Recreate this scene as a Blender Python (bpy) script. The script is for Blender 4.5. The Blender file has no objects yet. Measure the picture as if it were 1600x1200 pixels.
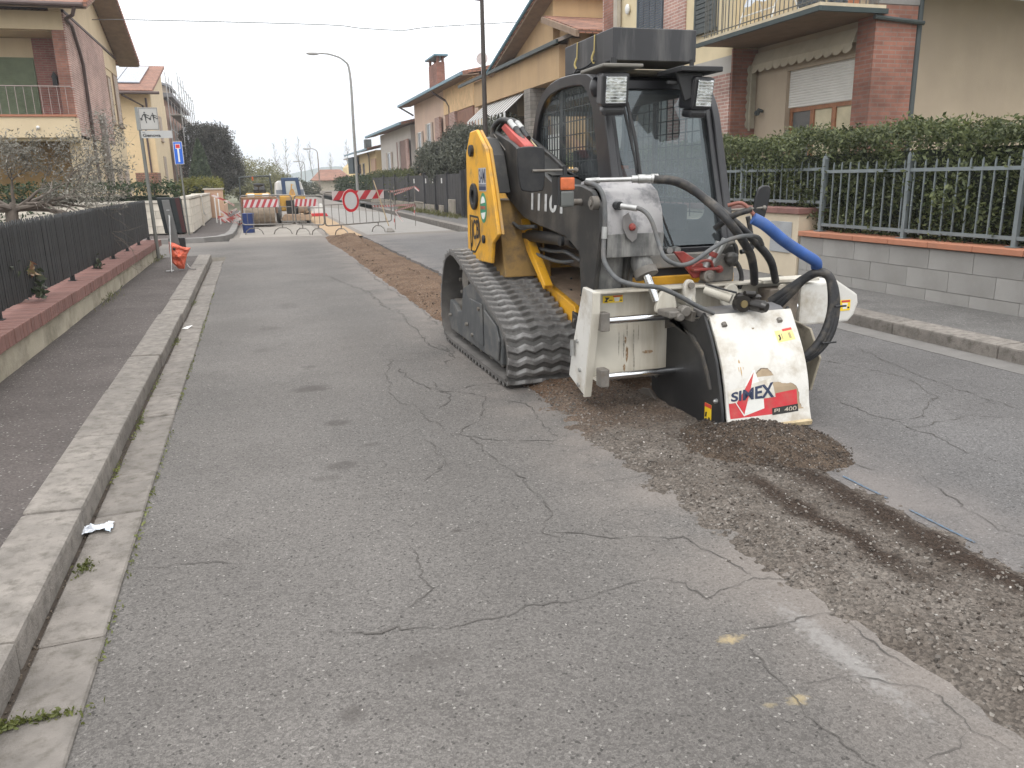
import bpy, bmesh, math, random
import numpy as np
from mathutils import Vector, Matrix, noise
random.seed(7); rng = np.random.default_rng(7)
PI = math.pi
scene = bpy.context.scene
col = scene.collection

# ---------------------------------------------------------------- camera
cam_data = bpy.data.cameras.new("camera"); cam = bpy.data.objects.new("camera", cam_data); col.objects.link(cam)
cam_data.sensor_width = 36; cam_data.lens = 28.01; cam_data.clip_end = 3000; cam_data.clip_start = 0.05
Rw = ((0.9534507, -0.09396126, 0.28653627), (-0.30086637, -0.23252142, 0.92488552), (-0.02027759, -0.96804187, -0.24996749))
cam.matrix_world = Matrix(((Rw[0][0], -Rw[0][1], -Rw[0][2], 0), (Rw[1][0], -Rw[1][1], -Rw[1][2], 0), (Rw[2][0], -Rw[2][1], -Rw[2][2], 1.3), (0, 0, 0, 1)))
scene.camera = cam

# ---------------------------------------------------------------- sky and sun (overcast)
world = bpy.data.worlds.new("World"); scene.world = world; world.use_nodes = True
nt = world.node_tree; nt.nodes.clear()
def N(t, typ, **kw):
    n = t.nodes.new(typ)
    for k, v in kw.items(): setattr(n, k, v)
    return n
SUN_EL, SUN_AZ = math.radians(52), math.radians(200)
wo = N(nt, 'ShaderNodeOutputWorld'); bg = N(nt, 'ShaderNodeBackground')
sky = N(nt, 'ShaderNodeTexSky', sky_type='NISHITA', sun_disc=False); sky.sun_elevation = SUN_EL; sky.sun_rotation = SUN_AZ
sky.air_density = 1.0; sky.dust_density = 4.0
hs = N(nt, 'ShaderNodeHueSaturation'); hs.inputs['Saturation'].default_value = 0.25
tc = N(nt, 'ShaderNodeTexCoord'); sx = N(nt, 'ShaderNodeSeparateXYZ')
mx = N(nt, 'ShaderNodeMath', operation='MAXIMUM'); mx.inputs[1].default_value = 0.0
ramp = N(nt, 'ShaderNodeValToRGB')
e = ramp.color_ramp.elements; e[0].position = 0.0; e[0].color = (10.2, 10.6, 11.1, 1); e[1].position = 1.0; e[1].color = (25.5, 25.5, 25.5, 1)
q = ramp.color_ramp.elements.new(0.10); q.color = (13.2, 13.5, 14.0, 1)
q = ramp.color_ramp.elements.new(0.24); q.color = (16.5, 16.7, 16.9, 1)
cl = N(nt, 'ShaderNodeTexNoise'); cl.inputs['Scale'].default_value = 2.2; cl.inputs['Detail'].default_value = 4
clm = N(nt, 'ShaderNodeMapRange'); clm.inputs['From Min'].default_value = .3; clm.inputs['From Max'].default_value = .7
clm.inputs['To Min'].default_value = .94; clm.inputs['To Max'].default_value = 1.05
mulc = N(nt, 'ShaderNodeMixRGB', blend_type='MULTIPLY'); mulc.inputs[0].default_value = 1
mixs = N(nt, 'ShaderNodeMixRGB'); mixs.inputs[0].default_value = 0.88
L = nt.links.new
L(tc.outputs['Generated'], sx.inputs[0]); L(sx.outputs['Z'], mx.inputs[0]); L(mx.outputs[0], ramp.inputs[0])
L(tc.outputs['Generated'], cl.inputs['Vector']); L(cl.outputs[0], clm.inputs['Value'])
L(ramp.outputs[0], mulc.inputs[1]); L(clm.outputs[0], mulc.inputs[2])
L(sky.outputs[0], hs.inputs['Color']); L(hs.outputs[0], mixs.inputs[1]); L(mulc.outputs[0], mixs.inputs[2])
L(mixs.outputs[0], bg.inputs[0]); bg.inputs[1].default_value = 0.115
L(bg.outputs[0], wo.inputs[0])
sd = bpy.data.lights.new("sun", 'SUN'); sd.energy = 0.9; sd.angle = math.radians(14); sd.color = (1, .98, .95)
sun = bpy.data.objects.new("sun", sd); col.objects.link(sun)
d = Vector((math.sin(SUN_AZ) * math.cos(SUN_EL), math.cos(SUN_AZ) * math.cos(SUN_EL), math.sin(SUN_EL)))
sun.rotation_euler = d.to_track_quat('Z', 'Y').to_euler()
scene.view_settings.view_transform = 'Standard'; scene.view_settings.look = 'None'
scene.view_settings.exposure = 0; scene.view_settings.gamma = 1; scene.view_settings.use_curve_mapping = False
scene.render.engine = 'CYCLES'

# ---------------------------------------------------------------- materials
def newmat(name):
    m = bpy.data.materials.new(name); m.use_nodes = True; t = m.node_tree
    return m, t, t.nodes['Principled BSDF']
def rgba(c): return (c[0], c[1], c[2], 1)
def mapr(t, src, a, b, c=0., d=1.):
    n = N(t, 'ShaderNodeMapRange'); n.inputs['From Min'].default_value = a; n.inputs['From Max'].default_value = b
    n.inputs['To Min'].default_value = c; n.inputs['To Max'].default_value = d; t.links.new(src, n.inputs['Value']); return n.outputs[0]
def mixc(t, fac, c1, c2, mode='MIX'):
    n = N(t, 'ShaderNodeMixRGB', blend_type=mode)
    for i, v in ((0, fac), (1, c1), (2, c2)):
        if isinstance(v, (int, float)): n.inputs[i].default_value = v if i == 0 else (v, v, v, 1)
        elif isinstance(v, tuple): n.inputs[i].default_value = rgba(v)
        else: t.links.new(v, n.inputs[i])
    return n.outputs[0]
def nz(t, vec, scale, detail=4, rough=.55, dist=0):
    n = N(t, 'ShaderNodeTexNoise'); n.inputs['Scale'].default_value = scale; n.inputs['Detail'].default_value = detail
    n.inputs['Roughness'].default_value = rough; n.inputs['Distortion'].default_value = dist
    if vec is not None: t.links.new(vec, n.inputs['Vector'])
    return n.outputs['Fac']
def mth(t, op, a, b=None):
    n = N(t, 'ShaderNodeMath', operation=op)
    for i, v in ((0, a), (1, b)):
        if v is None: continue
        if isinstance(v, (int, float)): n.inputs[i].default_value = v
        else: t.links.new(v, n.inputs[i])
    return n.outputs[0]
def bump(t, bs, h, strength=.3, dist=.01):
    b = N(t, 'ShaderNodeBump'); b.inputs['Strength'].default_value = strength; b.inputs['Distance'].default_value = dist
    t.links.new(h, b.inputs['Height']); t.links.new(b.outputs[0], bs.inputs['Normal'])
def mat(name, c, rough=.7, metal=0., var=.15, scale=4., bmp=.0, bscale=60., dirt=None, dscale=3., damt=.5, rnd=0., spec=.5, streak=False, isl=0.):
    m, t, b = newmat(name)
    co = N(t, 'ShaderNodeTexCoord').outputs['Object']
    f = mapr(t, nz(t, co, scale), .3, .7)
    c1 = tuple(x * (1 - var) for x in c); c2 = tuple(min(1, x * (1 + var)) for x in c)
    out = mixc(t, f, c1, c2)
    if rnd > 0:
        r = N(t, 'ShaderNodeObjectInfo').outputs['Random']
        out = mixc(t, 1., out, mapr(t, r, 0, 1, 1 - rnd, 1 + rnd), 'MULTIPLY')
    if isl > 0:
        r = N(t, 'ShaderNodeNewGeometry').outputs['Random Per Island']
        out = mixc(t, 1., out, mapr(t, r, 0, 1, 1 - isl, 1 + isl), 'MULTIPLY')
    if dirt:
        v = co
        if streak:
            mp = N(t, 'ShaderNodeMapping'); mp.inputs['Scale'].default_value = (1, 1, .12); t.links.new(co, mp.inputs[0]); v = mp.outputs[0]
        g = mapr(t, nz(t, v, dscale, 6, .65), .48, .68, 0, damt)
        out = mixc(t, g, out, dirt)
    t.links.new(out, b.inputs['Base Color'])
    b.inputs['Roughness'].default_value = rough; b.inputs['Metallic'].default_value = metal
    b.inputs['Specular IOR Level'].default_value = spec
    if bmp > 0: bump(t, b, nz(t, co, bscale, 5), bmp, .01)
    return m
def brickmat(name, c1, c2, mortar, bw=.25, bh=.065, ms=.012, bmp=.4, var=.25):
    m, t, b = newmat(name)
    co = N(t, 'ShaderNodeTexCoord').outputs['Object']; s = N(t, 'ShaderNodeSeparateXYZ'); t.links.new(co, s.inputs[0])
    u = mth(t, 'ADD', s.outputs['X'], s.outputs['Y']); cb = N(t, 'ShaderNodeCombineXYZ')
    t.links.new(u, cb.inputs[0]); t.links.new(s.outputs['Z'], cb.inputs[1])
    br = N(t, 'ShaderNodeTexBrick'); br.inputs['Scale'].default_value = 1; br.inputs['Brick Width'].default_value = bw
    br.inputs['Row Height'].default_value = bh; br.inputs['Mortar Size'].default_value = ms
    br.inputs['Color1'].default_value = rgba(c1); br.inputs['Color2'].default_value = rgba(c2); br.inputs['Mortar'].default_value = rgba(mortar)
    t.links.new(cb.outputs[0], br.inputs['Vector'])
    o = mixc(t, 1., br.outputs['Color'], mapr(t, nz(t, co, 1.3, 6), .3, .7, 1 - var, 1 + var), 'MULTIPLY')
    o = mixc(t, 1., o, mapr(t, nz(t, co, 9, 3), .3, .7, .9, 1.1), 'MULTIPLY')
    t.links.new(o, b.inputs['Base Color']); b.inputs['Roughness'].default_value = .9
    bump(t, b, mth(t, 'SUBTRACT', 1., br.outputs['Fac']), bmp, .008)
    return m
def leafmat(name, c, c2, trans=.25):
    m, t, b = newmat(name)
    co = N(t, 'ShaderNodeTexCoord').outputs['Object']
    r = N(t, 'ShaderNodeNewGeometry').outputs['Random Per Island']
    o = mixc(t, r, c, c2)
    o = mixc(t, 1., o, mapr(t, nz(t, co, 2.5, 4), .3, .7, .6, 1.35), 'MULTIPLY')
    t.links.new(o, b.inputs['Base Color']); b.inputs['Roughness'].default_value = .5; b.inputs['Specular IOR Level'].default_value = .35
    tr = N(t, 'ShaderNodeBsdfTranslucent'); t.links.new(o, tr.inputs[0])
    ms = N(t, 'ShaderNodeMixShader'); ms.inputs[0].default_value = trans
    t.links.new(b.outputs[0], ms.inputs[1]); t.links.new(tr.outputs[0], ms.inputs[2])
    t.links.new(ms.outputs[0], t.nodes['Material Output'].inputs[0])
    return m
def glassmat(name, tint=(.55, .62, .66), refl=.35):
    m = bpy.data.materials.new(name); m.use_nodes = True; t = m.node_tree; t.nodes.clear()
    o = N(t, 'ShaderNodeOutputMaterial'); tr = N(t, 'ShaderNodeBsdfTransparent'); tr.inputs[0].default_value = rgba(tint)
    gl = N(t, 'ShaderNodeBsdfGlossy'); gl.inputs['Roughness'].default_value = .04; gl.inputs[0].default_value = (.75, .85, .9, 1)
    df = N(t, 'ShaderNodeBsdfDiffuse'); df.inputs[0].default_value = (.30, .32, .33, 1)
    lw = N(t, 'ShaderNodeLayerWeight'); lw.inputs[0].default_value = .45
    a = N(t, 'ShaderNodeMixShader'); t.links.new(mapr(t, lw.outputs['Fresnel'], 0, 1, refl * .10, refl * .75), a.inputs[0])
    t.links.new(tr.outputs[0], a.inputs[1]); t.links.new(gl.outputs[0], a.inputs[2])
    co = N(t, 'ShaderNodeTexCoord').outputs['Object']
    b = N(t, 'ShaderNodeMixShader'); t.links.new(mapr(t, nz(t, co, 5, 6, .7), .35, .75, .05, .20), b.inputs[0])
    t.links.new(a.outputs[0], b.inputs[1]); t.links.new(df.outputs[0], b.inputs[2]); t.links.new(b.outputs[0], o.inputs[0])
    return m

# ---------------------------------------------------------------- mesh helpers
def wloc(o):
    v = Vector((0, 0, 0))
    while o is not None: v += o.location; o = o.parent
    return v
class MB:
    shift = Vector((0, 0, 0))      # where the assembly being built stands relative to its drawing
    def __init__(s): s.v = []; s.f = []
    def add(s, vs, fs):
        n = len(s.v); s.v += [tuple(p) for p in vs]; s.f += [tuple(i + n for i in f) for f in fs]; return s
    def box(s, x0, x1, y0, y1, z0, z1, M=None):
        vs = [(x, y, z) for z in (z0, z1) for y in (y0, y1) for x in (x0, x1)]
        if M is not None: vs = [M @ Vector(p) for p in vs]
        return s.add(vs, [(0, 2, 3, 1), (4, 5, 7, 6), (0, 1, 5, 4), (2, 6, 7, 3), (0, 4, 6, 2), (1, 3, 7, 5)])
    def hexa(s, b, t):
        return s.add(list(b) + list(t), [(3, 2, 1, 0), (4, 5, 6, 7), (0, 1, 5, 4), (1, 2, 6, 5), (2, 3, 7, 6), (3, 0, 4, 7)])
    def prism(s, pts, axis, a, b):
        def P(p, w): return {'x': (w, p[0], p[1]), 'y': (p[0], w, p[1]), 'z': (p[0], p[1], w)}[axis]
        n = len(pts)
        ar = sum(pts[i][0] * pts[(i + 1) % n][1] - pts[(i + 1) % n][0] * pts[i][1] for i in range(n))
        if (ar < 0): pts = pts[::-1]
        if axis == 'y': pts = pts[::-1]
        vs = [P(p, a) for p in pts] + [P(p, b) for p in pts]
        fs = [tuple(range(n))[::-1], tuple(range(n, 2 * n))] + [(i, (i + 1) % n, n + (i + 1) % n, n + i) for i in range(n)]
        if b < a: fs = [f[::-1] for f in fs]
        return s.add(vs, fs)
    def ring(s, outer, inner, axis, a, b):
        def P(p, w): return {'x': (w, p[0], p[1]), 'y': (p[0], w, p[1]), 'z': (p[0], p[1], w)}[axis]
        n = len(outer)
        vs = [P(p, w) for w in (a, b) for p in outer] + [P(p, w) for w in (a, b) for p in inner]
        fs = []
        for i in range(n):
            j = (i + 1) % n
            fs += [(i, j, n + j, n + i), (2 * n + j, 2 * n + i, 3 * n + i, 3 * n + j), (j, i, 2 * n + i, 2 * n + j), (n + i, n + j, 3 * n + j, 3 * n + i)]
        return s.add(vs, fs)
    def tube(s, pts, r, n=8, smooth=0, cap=True):
        pts = [Vector(p) for p in pts]
        rr = r if isinstance(r, (list, tuple)) else [r] * len(pts)
        if smooth and len(pts) > 2:
            q = []; q2 = []
            ext = [2 * pts[0] - pts[1]] + pts + [2 * pts[-1] - pts[-2]]
            for i in range(1, len(ext) - 2):
                for k in range(smooth):
                    u = k / smooth; p0, p1, p2, p3 = ext[i - 1:i + 3]
                    q.append(.5 * ((2 * p1) + (-p0 + p2) * u + (2 * p0 - 5 * p1 + 4 * p2 - p3) * u * u + (-p0 + 3 * p1 - 3 * p2 + p3) * u ** 3))
                    q2.append(rr[i - 1] * (1 - u) + rr[i] * u)
            q.append(pts[-1]); q2.append(rr[-1]); pts = q; rr = q2
        base = len(s.v); m = len(pts)
        up = None
        for i, p in enumerate(pts):
            dvec = (pts[min(i + 1, m - 1)] - pts[max(i - 1, 0)]).normalized()
            if up is None: up = dvec.orthogonal().normalized()
            up = (up - dvec * up.dot(dvec))
            up = up.normalized() if up.length > 1e-6 else dvec.orthogonal().normalized()
            w = dvec.cross(up)
            for k in range(n):
                a = 2 * PI * k / n; s.v.append(tuple(p + (up * math.cos(a) + w * math.sin(a)) * rr[i]))
        for i in range(m - 1):
            for k in range(n):
                a = base + i * n + k; b = base + i * n + (k + 1) % n; s.f.append((a, b, b + n, a + n))
        if cap:
            s.f.append(tuple(base + k for k in range(n))[::-1]); s.f.append(tuple(base + (m - 1) * n + k for k in range(n)))
        return s
    def cyl(s, p0, p1, r, n=16): return s.tube([p0, p1], r, n)
    def ball(s, c, r, seg=12, rings=8, jit=0):
        rx, ry, rz = r if isinstance(r, (tuple, list)) else (r, r, r); base = len(s.v)
        vs = [(c[0], c[1], c[2] - rz)]
        for i in range(1, rings):
            a = -PI / 2 + PI * i / rings
            for k in range(seg):
                b = 2 * PI * k / seg; j = 1 + random.uniform(-jit, jit)
                vs.append((c[0] + rx * j * math.cos(a) * math.cos(b), c[1] + ry * j * math.cos(a) * math.sin(b), c[2] + rz * j * math.sin(a)))
        vs.append((c[0], c[1], c[2] + rz)); fs = []
        for k in range(seg): fs.append((0, 1 + (k + 1) % seg, 1 + k))
        for i in range(rings - 2):
            for k in range(seg):
                a = 1 + i * seg + k; b = 1 + i * seg + (k + 1) % seg; fs.append((a, b, b + seg, a + seg))
        t = len(vs) - 1
        for k in range(seg): fs.append((t, t - seg + k, t - seg + (k + 1) % seg))
        return s.add(vs, fs)
    def disc(s, c, r, axis='y', th=.01, n=24):
        d = {'x': (th, 0, 0), 'y': (0, th, 0), 'z': (0, 0, th)}[axis]
        return s.tube([c, (c[0] + d[0], c[1] + d[1], c[2] + d[2])], r, n)
    def build(s, name, m, parent=None, bevel=0, smooth=False, recalc=False, **tags):
        off = (wloc(parent) if parent is not None else Vector((0, 0, 0))) - MB.shift
        me = bpy.data.meshes.new(name)
        me.from_pydata([(v[0] - off.x, v[1] - off.y, v[2] - off.z) for v in s.v], [], s.f)
        if bevel or recalc:
            bm = bmesh.new(); bm.from_mesh(me)
            bmesh.ops.recalc_face_normals(bm, faces=bm.faces)
            if bevel:
                es = [ed for ed in bm.edges if len(ed.link_faces) == 2 and ed.calc_face_angle(0) > .6]
                bmesh.ops.bevel(bm, geom=es, offset=bevel, segments=2 if bevel > .008 else 1, affect='EDGES', profile=.6, clamp_overlap=True)
            bm.to_mesh(me); bm.free()
        if smooth:
            for p in me.polygons: p.use_smooth = True
            try: me.set_sharp_from_angle(angle=math.radians(38))
            except Exception: pass
        me.materials.append(m)
        o = bpy.data.objects.new(name, me); col.objects.link(o)
        if parent is not None: o.parent = parent
        for k, v in tags.items(): o[k] = v
        return o
def thing(name, label, cat, loc=(0, 0, 0), group=None):
    o = bpy.data.objects.new(name, None); col.objects.link(o); o.location = loc; o.empty_display_size = .2
    o['label'] = label; o['category'] = cat
    if group: o['group'] = group
    return o
def dup(o, parent=None, loc=None, label=None):
    c = o.copy(); col.objects.link(c)
    if parent is not None: c.parent = parent
    if loc is not None: c.location = loc
    if label: c['label'] = label
    for ch in list(o.children): dup(ch, c)
    return c
def inst(me_obj, parent, M, name=None):
    c = me_obj.copy(); col.objects.link(c); c.parent = parent; c.matrix_local = M; return c
def catmull(pts, k=6, closed=True):
    n = len(pts); out = []
    for i in range(n if closed else n - 1):
        p0 = Vector(pts[(i - 1) % n]); p1 = Vector(pts[i]); p2 = Vector(pts[(i + 1) % n]); p3 = Vector(pts[(i + 2) % n])
        for j in range(k):
            u = j / k; out.append(tuple(.5 * ((2 * p1) + (-p0 + p2) * u + (2 * p0 - 5 * p1 + 4 * p2 - p3) * u * u + (-p0 + 3 * p1 - 3 * p2 + p3) * u ** 3)))
    return out
def text_geo(body, bold=0.0):
    cu = bpy.data.curves.new("txt", 'FONT'); cu.body = body; cu.size = 1; cu.offset = bold; cu.resolution_u = 4
    o = bpy.data.objects.new("txt", cu); col.objects.link(o); bpy.context.view_layer.update()
    me = bpy.data.meshes.new_from_object(o.evaluated_get(bpy.context.evaluated_depsgraph_get()))
    vs = np.array([v.co[:2] for v in me.vertices]); fs = [tuple(p.vertices) for p in me.polygons]
    bpy.data.objects.remove(o); bpy.data.curves.remove(cu); bpy.data.meshes.remove(me)
    mn = vs.min(0); mxx = vs.max(0); vs = (vs - mn) / (mxx - mn)
    return vs, fs
def text_obj(body, P, m, parent, name='lettering', bold=0.02, **kw):
    """P maps (u,v) in 0..1 to a 3D point"""
    vs, fs = text_geo(body, bold); b = MB(); b.add([P(u, v) for u, v in vs], fs)
    return b.build(name, m, parent, **kw)
def plane(O, U, V):
    O, U, V = Vector(O), Vector(U), Vector(V)
    return lambda u, v: tuple(O + U * u + V * v)
def leaves(name, pts, m, parent, size=.03, jit=.5, updir=0.0, aspect=.45, **kw):
    """pts: (n,3) array of leaf positions in world space"""
    off = np.array(wloc(parent)) if parent is not None else np.zeros(3)
    n = len(pts); a = rng.normal(size=(n, 3)); a[:, 2] += updir; a /= np.linalg.norm(a, axis=1)[:, None]
    b = rng.normal(size=(n, 3)); b -= (b * a).sum(1)[:, None] * a; b /= np.linalg.norm(b, axis=1)[:, None]
    s = size * (1 + jit * (rng.random(n) - .5) * 2)[:, None]
    c = np.cross(a, b)
    v0 = pts - a * s * .5; v1 = pts + b * s * aspect * .5 + c * s * .08; v2 = pts + a * s * .5; v3 = pts - b * s * aspect * .5 + c * s * .08
    V = np.stack([v0, v1, v2, v3], 1).reshape(-1, 3) - off
    me = bpy.data.meshes.new(name); me.vertices.add(4 * n); me.vertices.foreach_set('co', V.ravel())
    me.loops.add(4 * n); me.loops.foreach_set('vertex_index', np.arange(4 * n)); me.polygons.add(n)
    me.polygons.foreach_set('loop_start', np.arange(0, 4 * n, 4)); me.update(calc_edges=True); me.validate()
    me.materials.append(m); o = bpy.data.objects.new(name, me); col.objects.link(o)
    if parent is not None: o.parent = parent
    for k, v in kw.items(): o[k] = v
    return o
def fbm(x, y, s=1., oct=4, seed=0.):
    return noise.fractal(Vector((x * s, y * s, seed)), 1.0, 2.0, oct)

# colours
M_asph_base = None
white_mark = mat('white_paint', (.62, .61, .58), .6, var=.1, scale=8, dirt=(.25, .24, .22), dscale=6, damt=.7)
concrete = mat('kerb_concrete', (.205, .185, .165), .92, var=.22, scale=9, bmp=.6, bscale=110, dirt=(.095, .085, .07), dscale=22, damt=.75, rnd=.10)
gutter_c = mat('gutter_concrete', (.180, .162, .145), .92, var=.22, scale=9, bmp=.5, bscale=120, dirt=(.09, .08, .065), dscale=20, damt=.75, rnd=.10)
render_w = mat('wall_render', (.40, .36, .28), .9, var=.15, scale=3, bmp=.5, bscale=30, dirt=(.14, .125, .085), dscale=2.2, damt=.8)
coping_m = mat('red_coping', (.22, .112, .094), .85, var=.15, scale=6, bmp=.2, bscale=60, dirt=(.14, .075, .06), dscale=5, damt=.5, rnd=.16)
terra_m = mat('terracotta', (.40, .17, .10), .85, var=.15, scale=5, bmp=.2, bscale=60, rnd=.08, dirt=(.22, .12, .08), dscale=5, damt=.5)
block_m = mat('grey_block', (.295, .285, .27), .92, var=.12, scale=2.2, bmp=.35, bscale=160, rnd=.07, dirt=(.23, .22, .20), dscale=2, damt=.5)
white_block = mat('white_block', (.60, .55, .47), .9, var=.1, scale=4, bmp=.3, bscale=60, rnd=.06, dirt=(.32, .29, .24), dscale=1.5, damt=.6)
cream = mat('cream_plaster', (.59, .475, .315), .9, var=.05, scale=1.5, bmp=.15, bscale=50, dirt=(.50, .40, .26), dscale=1.6, damt=.5, streak=True)
cream_r = mat('pale_plaster', (.40, .325, .24), .9, var=.08, scale=1.1, bmp=.35, bscale=70, dirt=(.36, .29, .22), dscale=1.4, damt=.5, streak=True)
peach = mat('peach_plaster', (.55, .36, .25), .9, var=.06, scale=1.5)
orange_p = mat('ochre_plaster', (.46, .315, .175), .9, var=.07, scale=1.2, dirt=(.36, .25, .15), dscale=1.5, damt=.6, streak=True)
pink_p = mat('pink_plaster', (.60, .44, .345), .9, var=.06, scale=1.2, dirt=(.48, .34, .27), dscale=1.2, damt=.4, streak=True)
greyish_p = mat('pale_grey_plaster', (.55, .51, .47), .9, var=.05, scale=1.2)
yellow_p = mat('yellow_plaster', (.68, .52, .28), .9, var=.05, scale=1.2)
dark_ochre = mat('ochre_recess', (.30, .19, .08), .9)
brick_l = brickmat('pink_brick', (.38, .215, .18), (.30, .165, .14), (.45, .38, .33), ms=.010)
brick_r = brickmat('red_brick', (.26, .115, .082), (.195, .083, .060), (.20, .135, .11), ms=.009, var=.3)
brick_d = brickmat('dark_brick', (.30, .12, .10), (.23, .09, .075), (.26, .18, .15))
stone_br = brickmat('grey_stone', (.30, .27, .24), (.23, .21, .19), (.18, .17, .15), bw=.35, bh=.12)
roof_m = brickmat('roof_tiles', (.36, .17, .11), (.27, .13, .09), (.14, .08, .06), bw=.2, bh=.10, ms=.02)
soffit_m = mat('soffit', (.24, .17, .12), .9)
gut_m = mat('gutter_green', (.035, .05, .05), .5, metal=.3)
pipe_m = mat('brown_downpipe', (.08, .05, .045), .6)
slate_m = mat('dark_green_grey', (.05, .06, .06), .6)
shut_g = mat('green_shutter', (.14, .17, .10), .7)
shut_b = mat('blue_grey_shutter', (.065, .08, .10), .6)
shut_w = mat('white_shutter', (.62, .60, .56), .7, var=.04)
shut_t = mat('taupe_shutter', (.42, .34, .28), .7)
wood_m = mat('window_wood', (.26, .11, .05), .55, var=.25, scale=12)
pane_m = mat('window_pane', (.10, .11, .11), .12, var=.2, spec=.8)
curtain_m = mat('curtain', (.50, .44, .30), .8)
awn_m = mat('awning_beige', (.42, .37, .28), .85, var=.08)
white_p = mat('white_enamel', (.70, .70, .68), .5, var=.04)
red_p = mat('red_paint', (.55, .035, .04), .5, var=.06)
rail_steel = mat('barrier_steel', (.20, .185, .17), .5, metal=.6, var=.2, scale=20)
steel = mat('galvanised_steel', (.42, .42, .41), .42, metal=.75, var=.2, scale=20)
pole_m = mat('dull_pole', (.17, .17, .155), .6, metal=.4, var=.15)
fence_g = mat('fence_grey', (.22, .25, .26), .5, metal=.5, var=.12)
fence_d = mat('fence_anthracite', (.019, .020, .021), .65, var=.25, scale=6, rnd=.3)
black_m = mat('matt_black', (.012, .012, .013), .5, var=.2)
blue_sign = mat('sign_blue', (.02, .12, .55), .4, var=.03)
sign_grey = mat('faded_sign', (.40, .39, .37), .6, var=.06, dirt=(.3, .29, .27), damt=.3)
sign_black = mat('sign_black', (.05, .05, .05), .6)
bark = mat('bark', (.11, .085, .065), .95, var=.3, scale=15, bmp=.6, bscale=40)
twig_m = mat('twig_grey', (.20, .165, .14), .95, var=.3, scale=12)
soil_m = mat('garden_soil', (.09, .07, .05), .95, var=.3)

# ================================================================ GROUND
g = MB(); g.add([(-600, -60, -.32), (600, -60, -.32), (600, 1200, -.32), (-600, 1200, -.32)], [(0, 1, 2, 3)])
g.build('ground', mat('earth', (.12, .12, .07), .95, var=.3, scale=.05), kind='structure')

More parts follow.
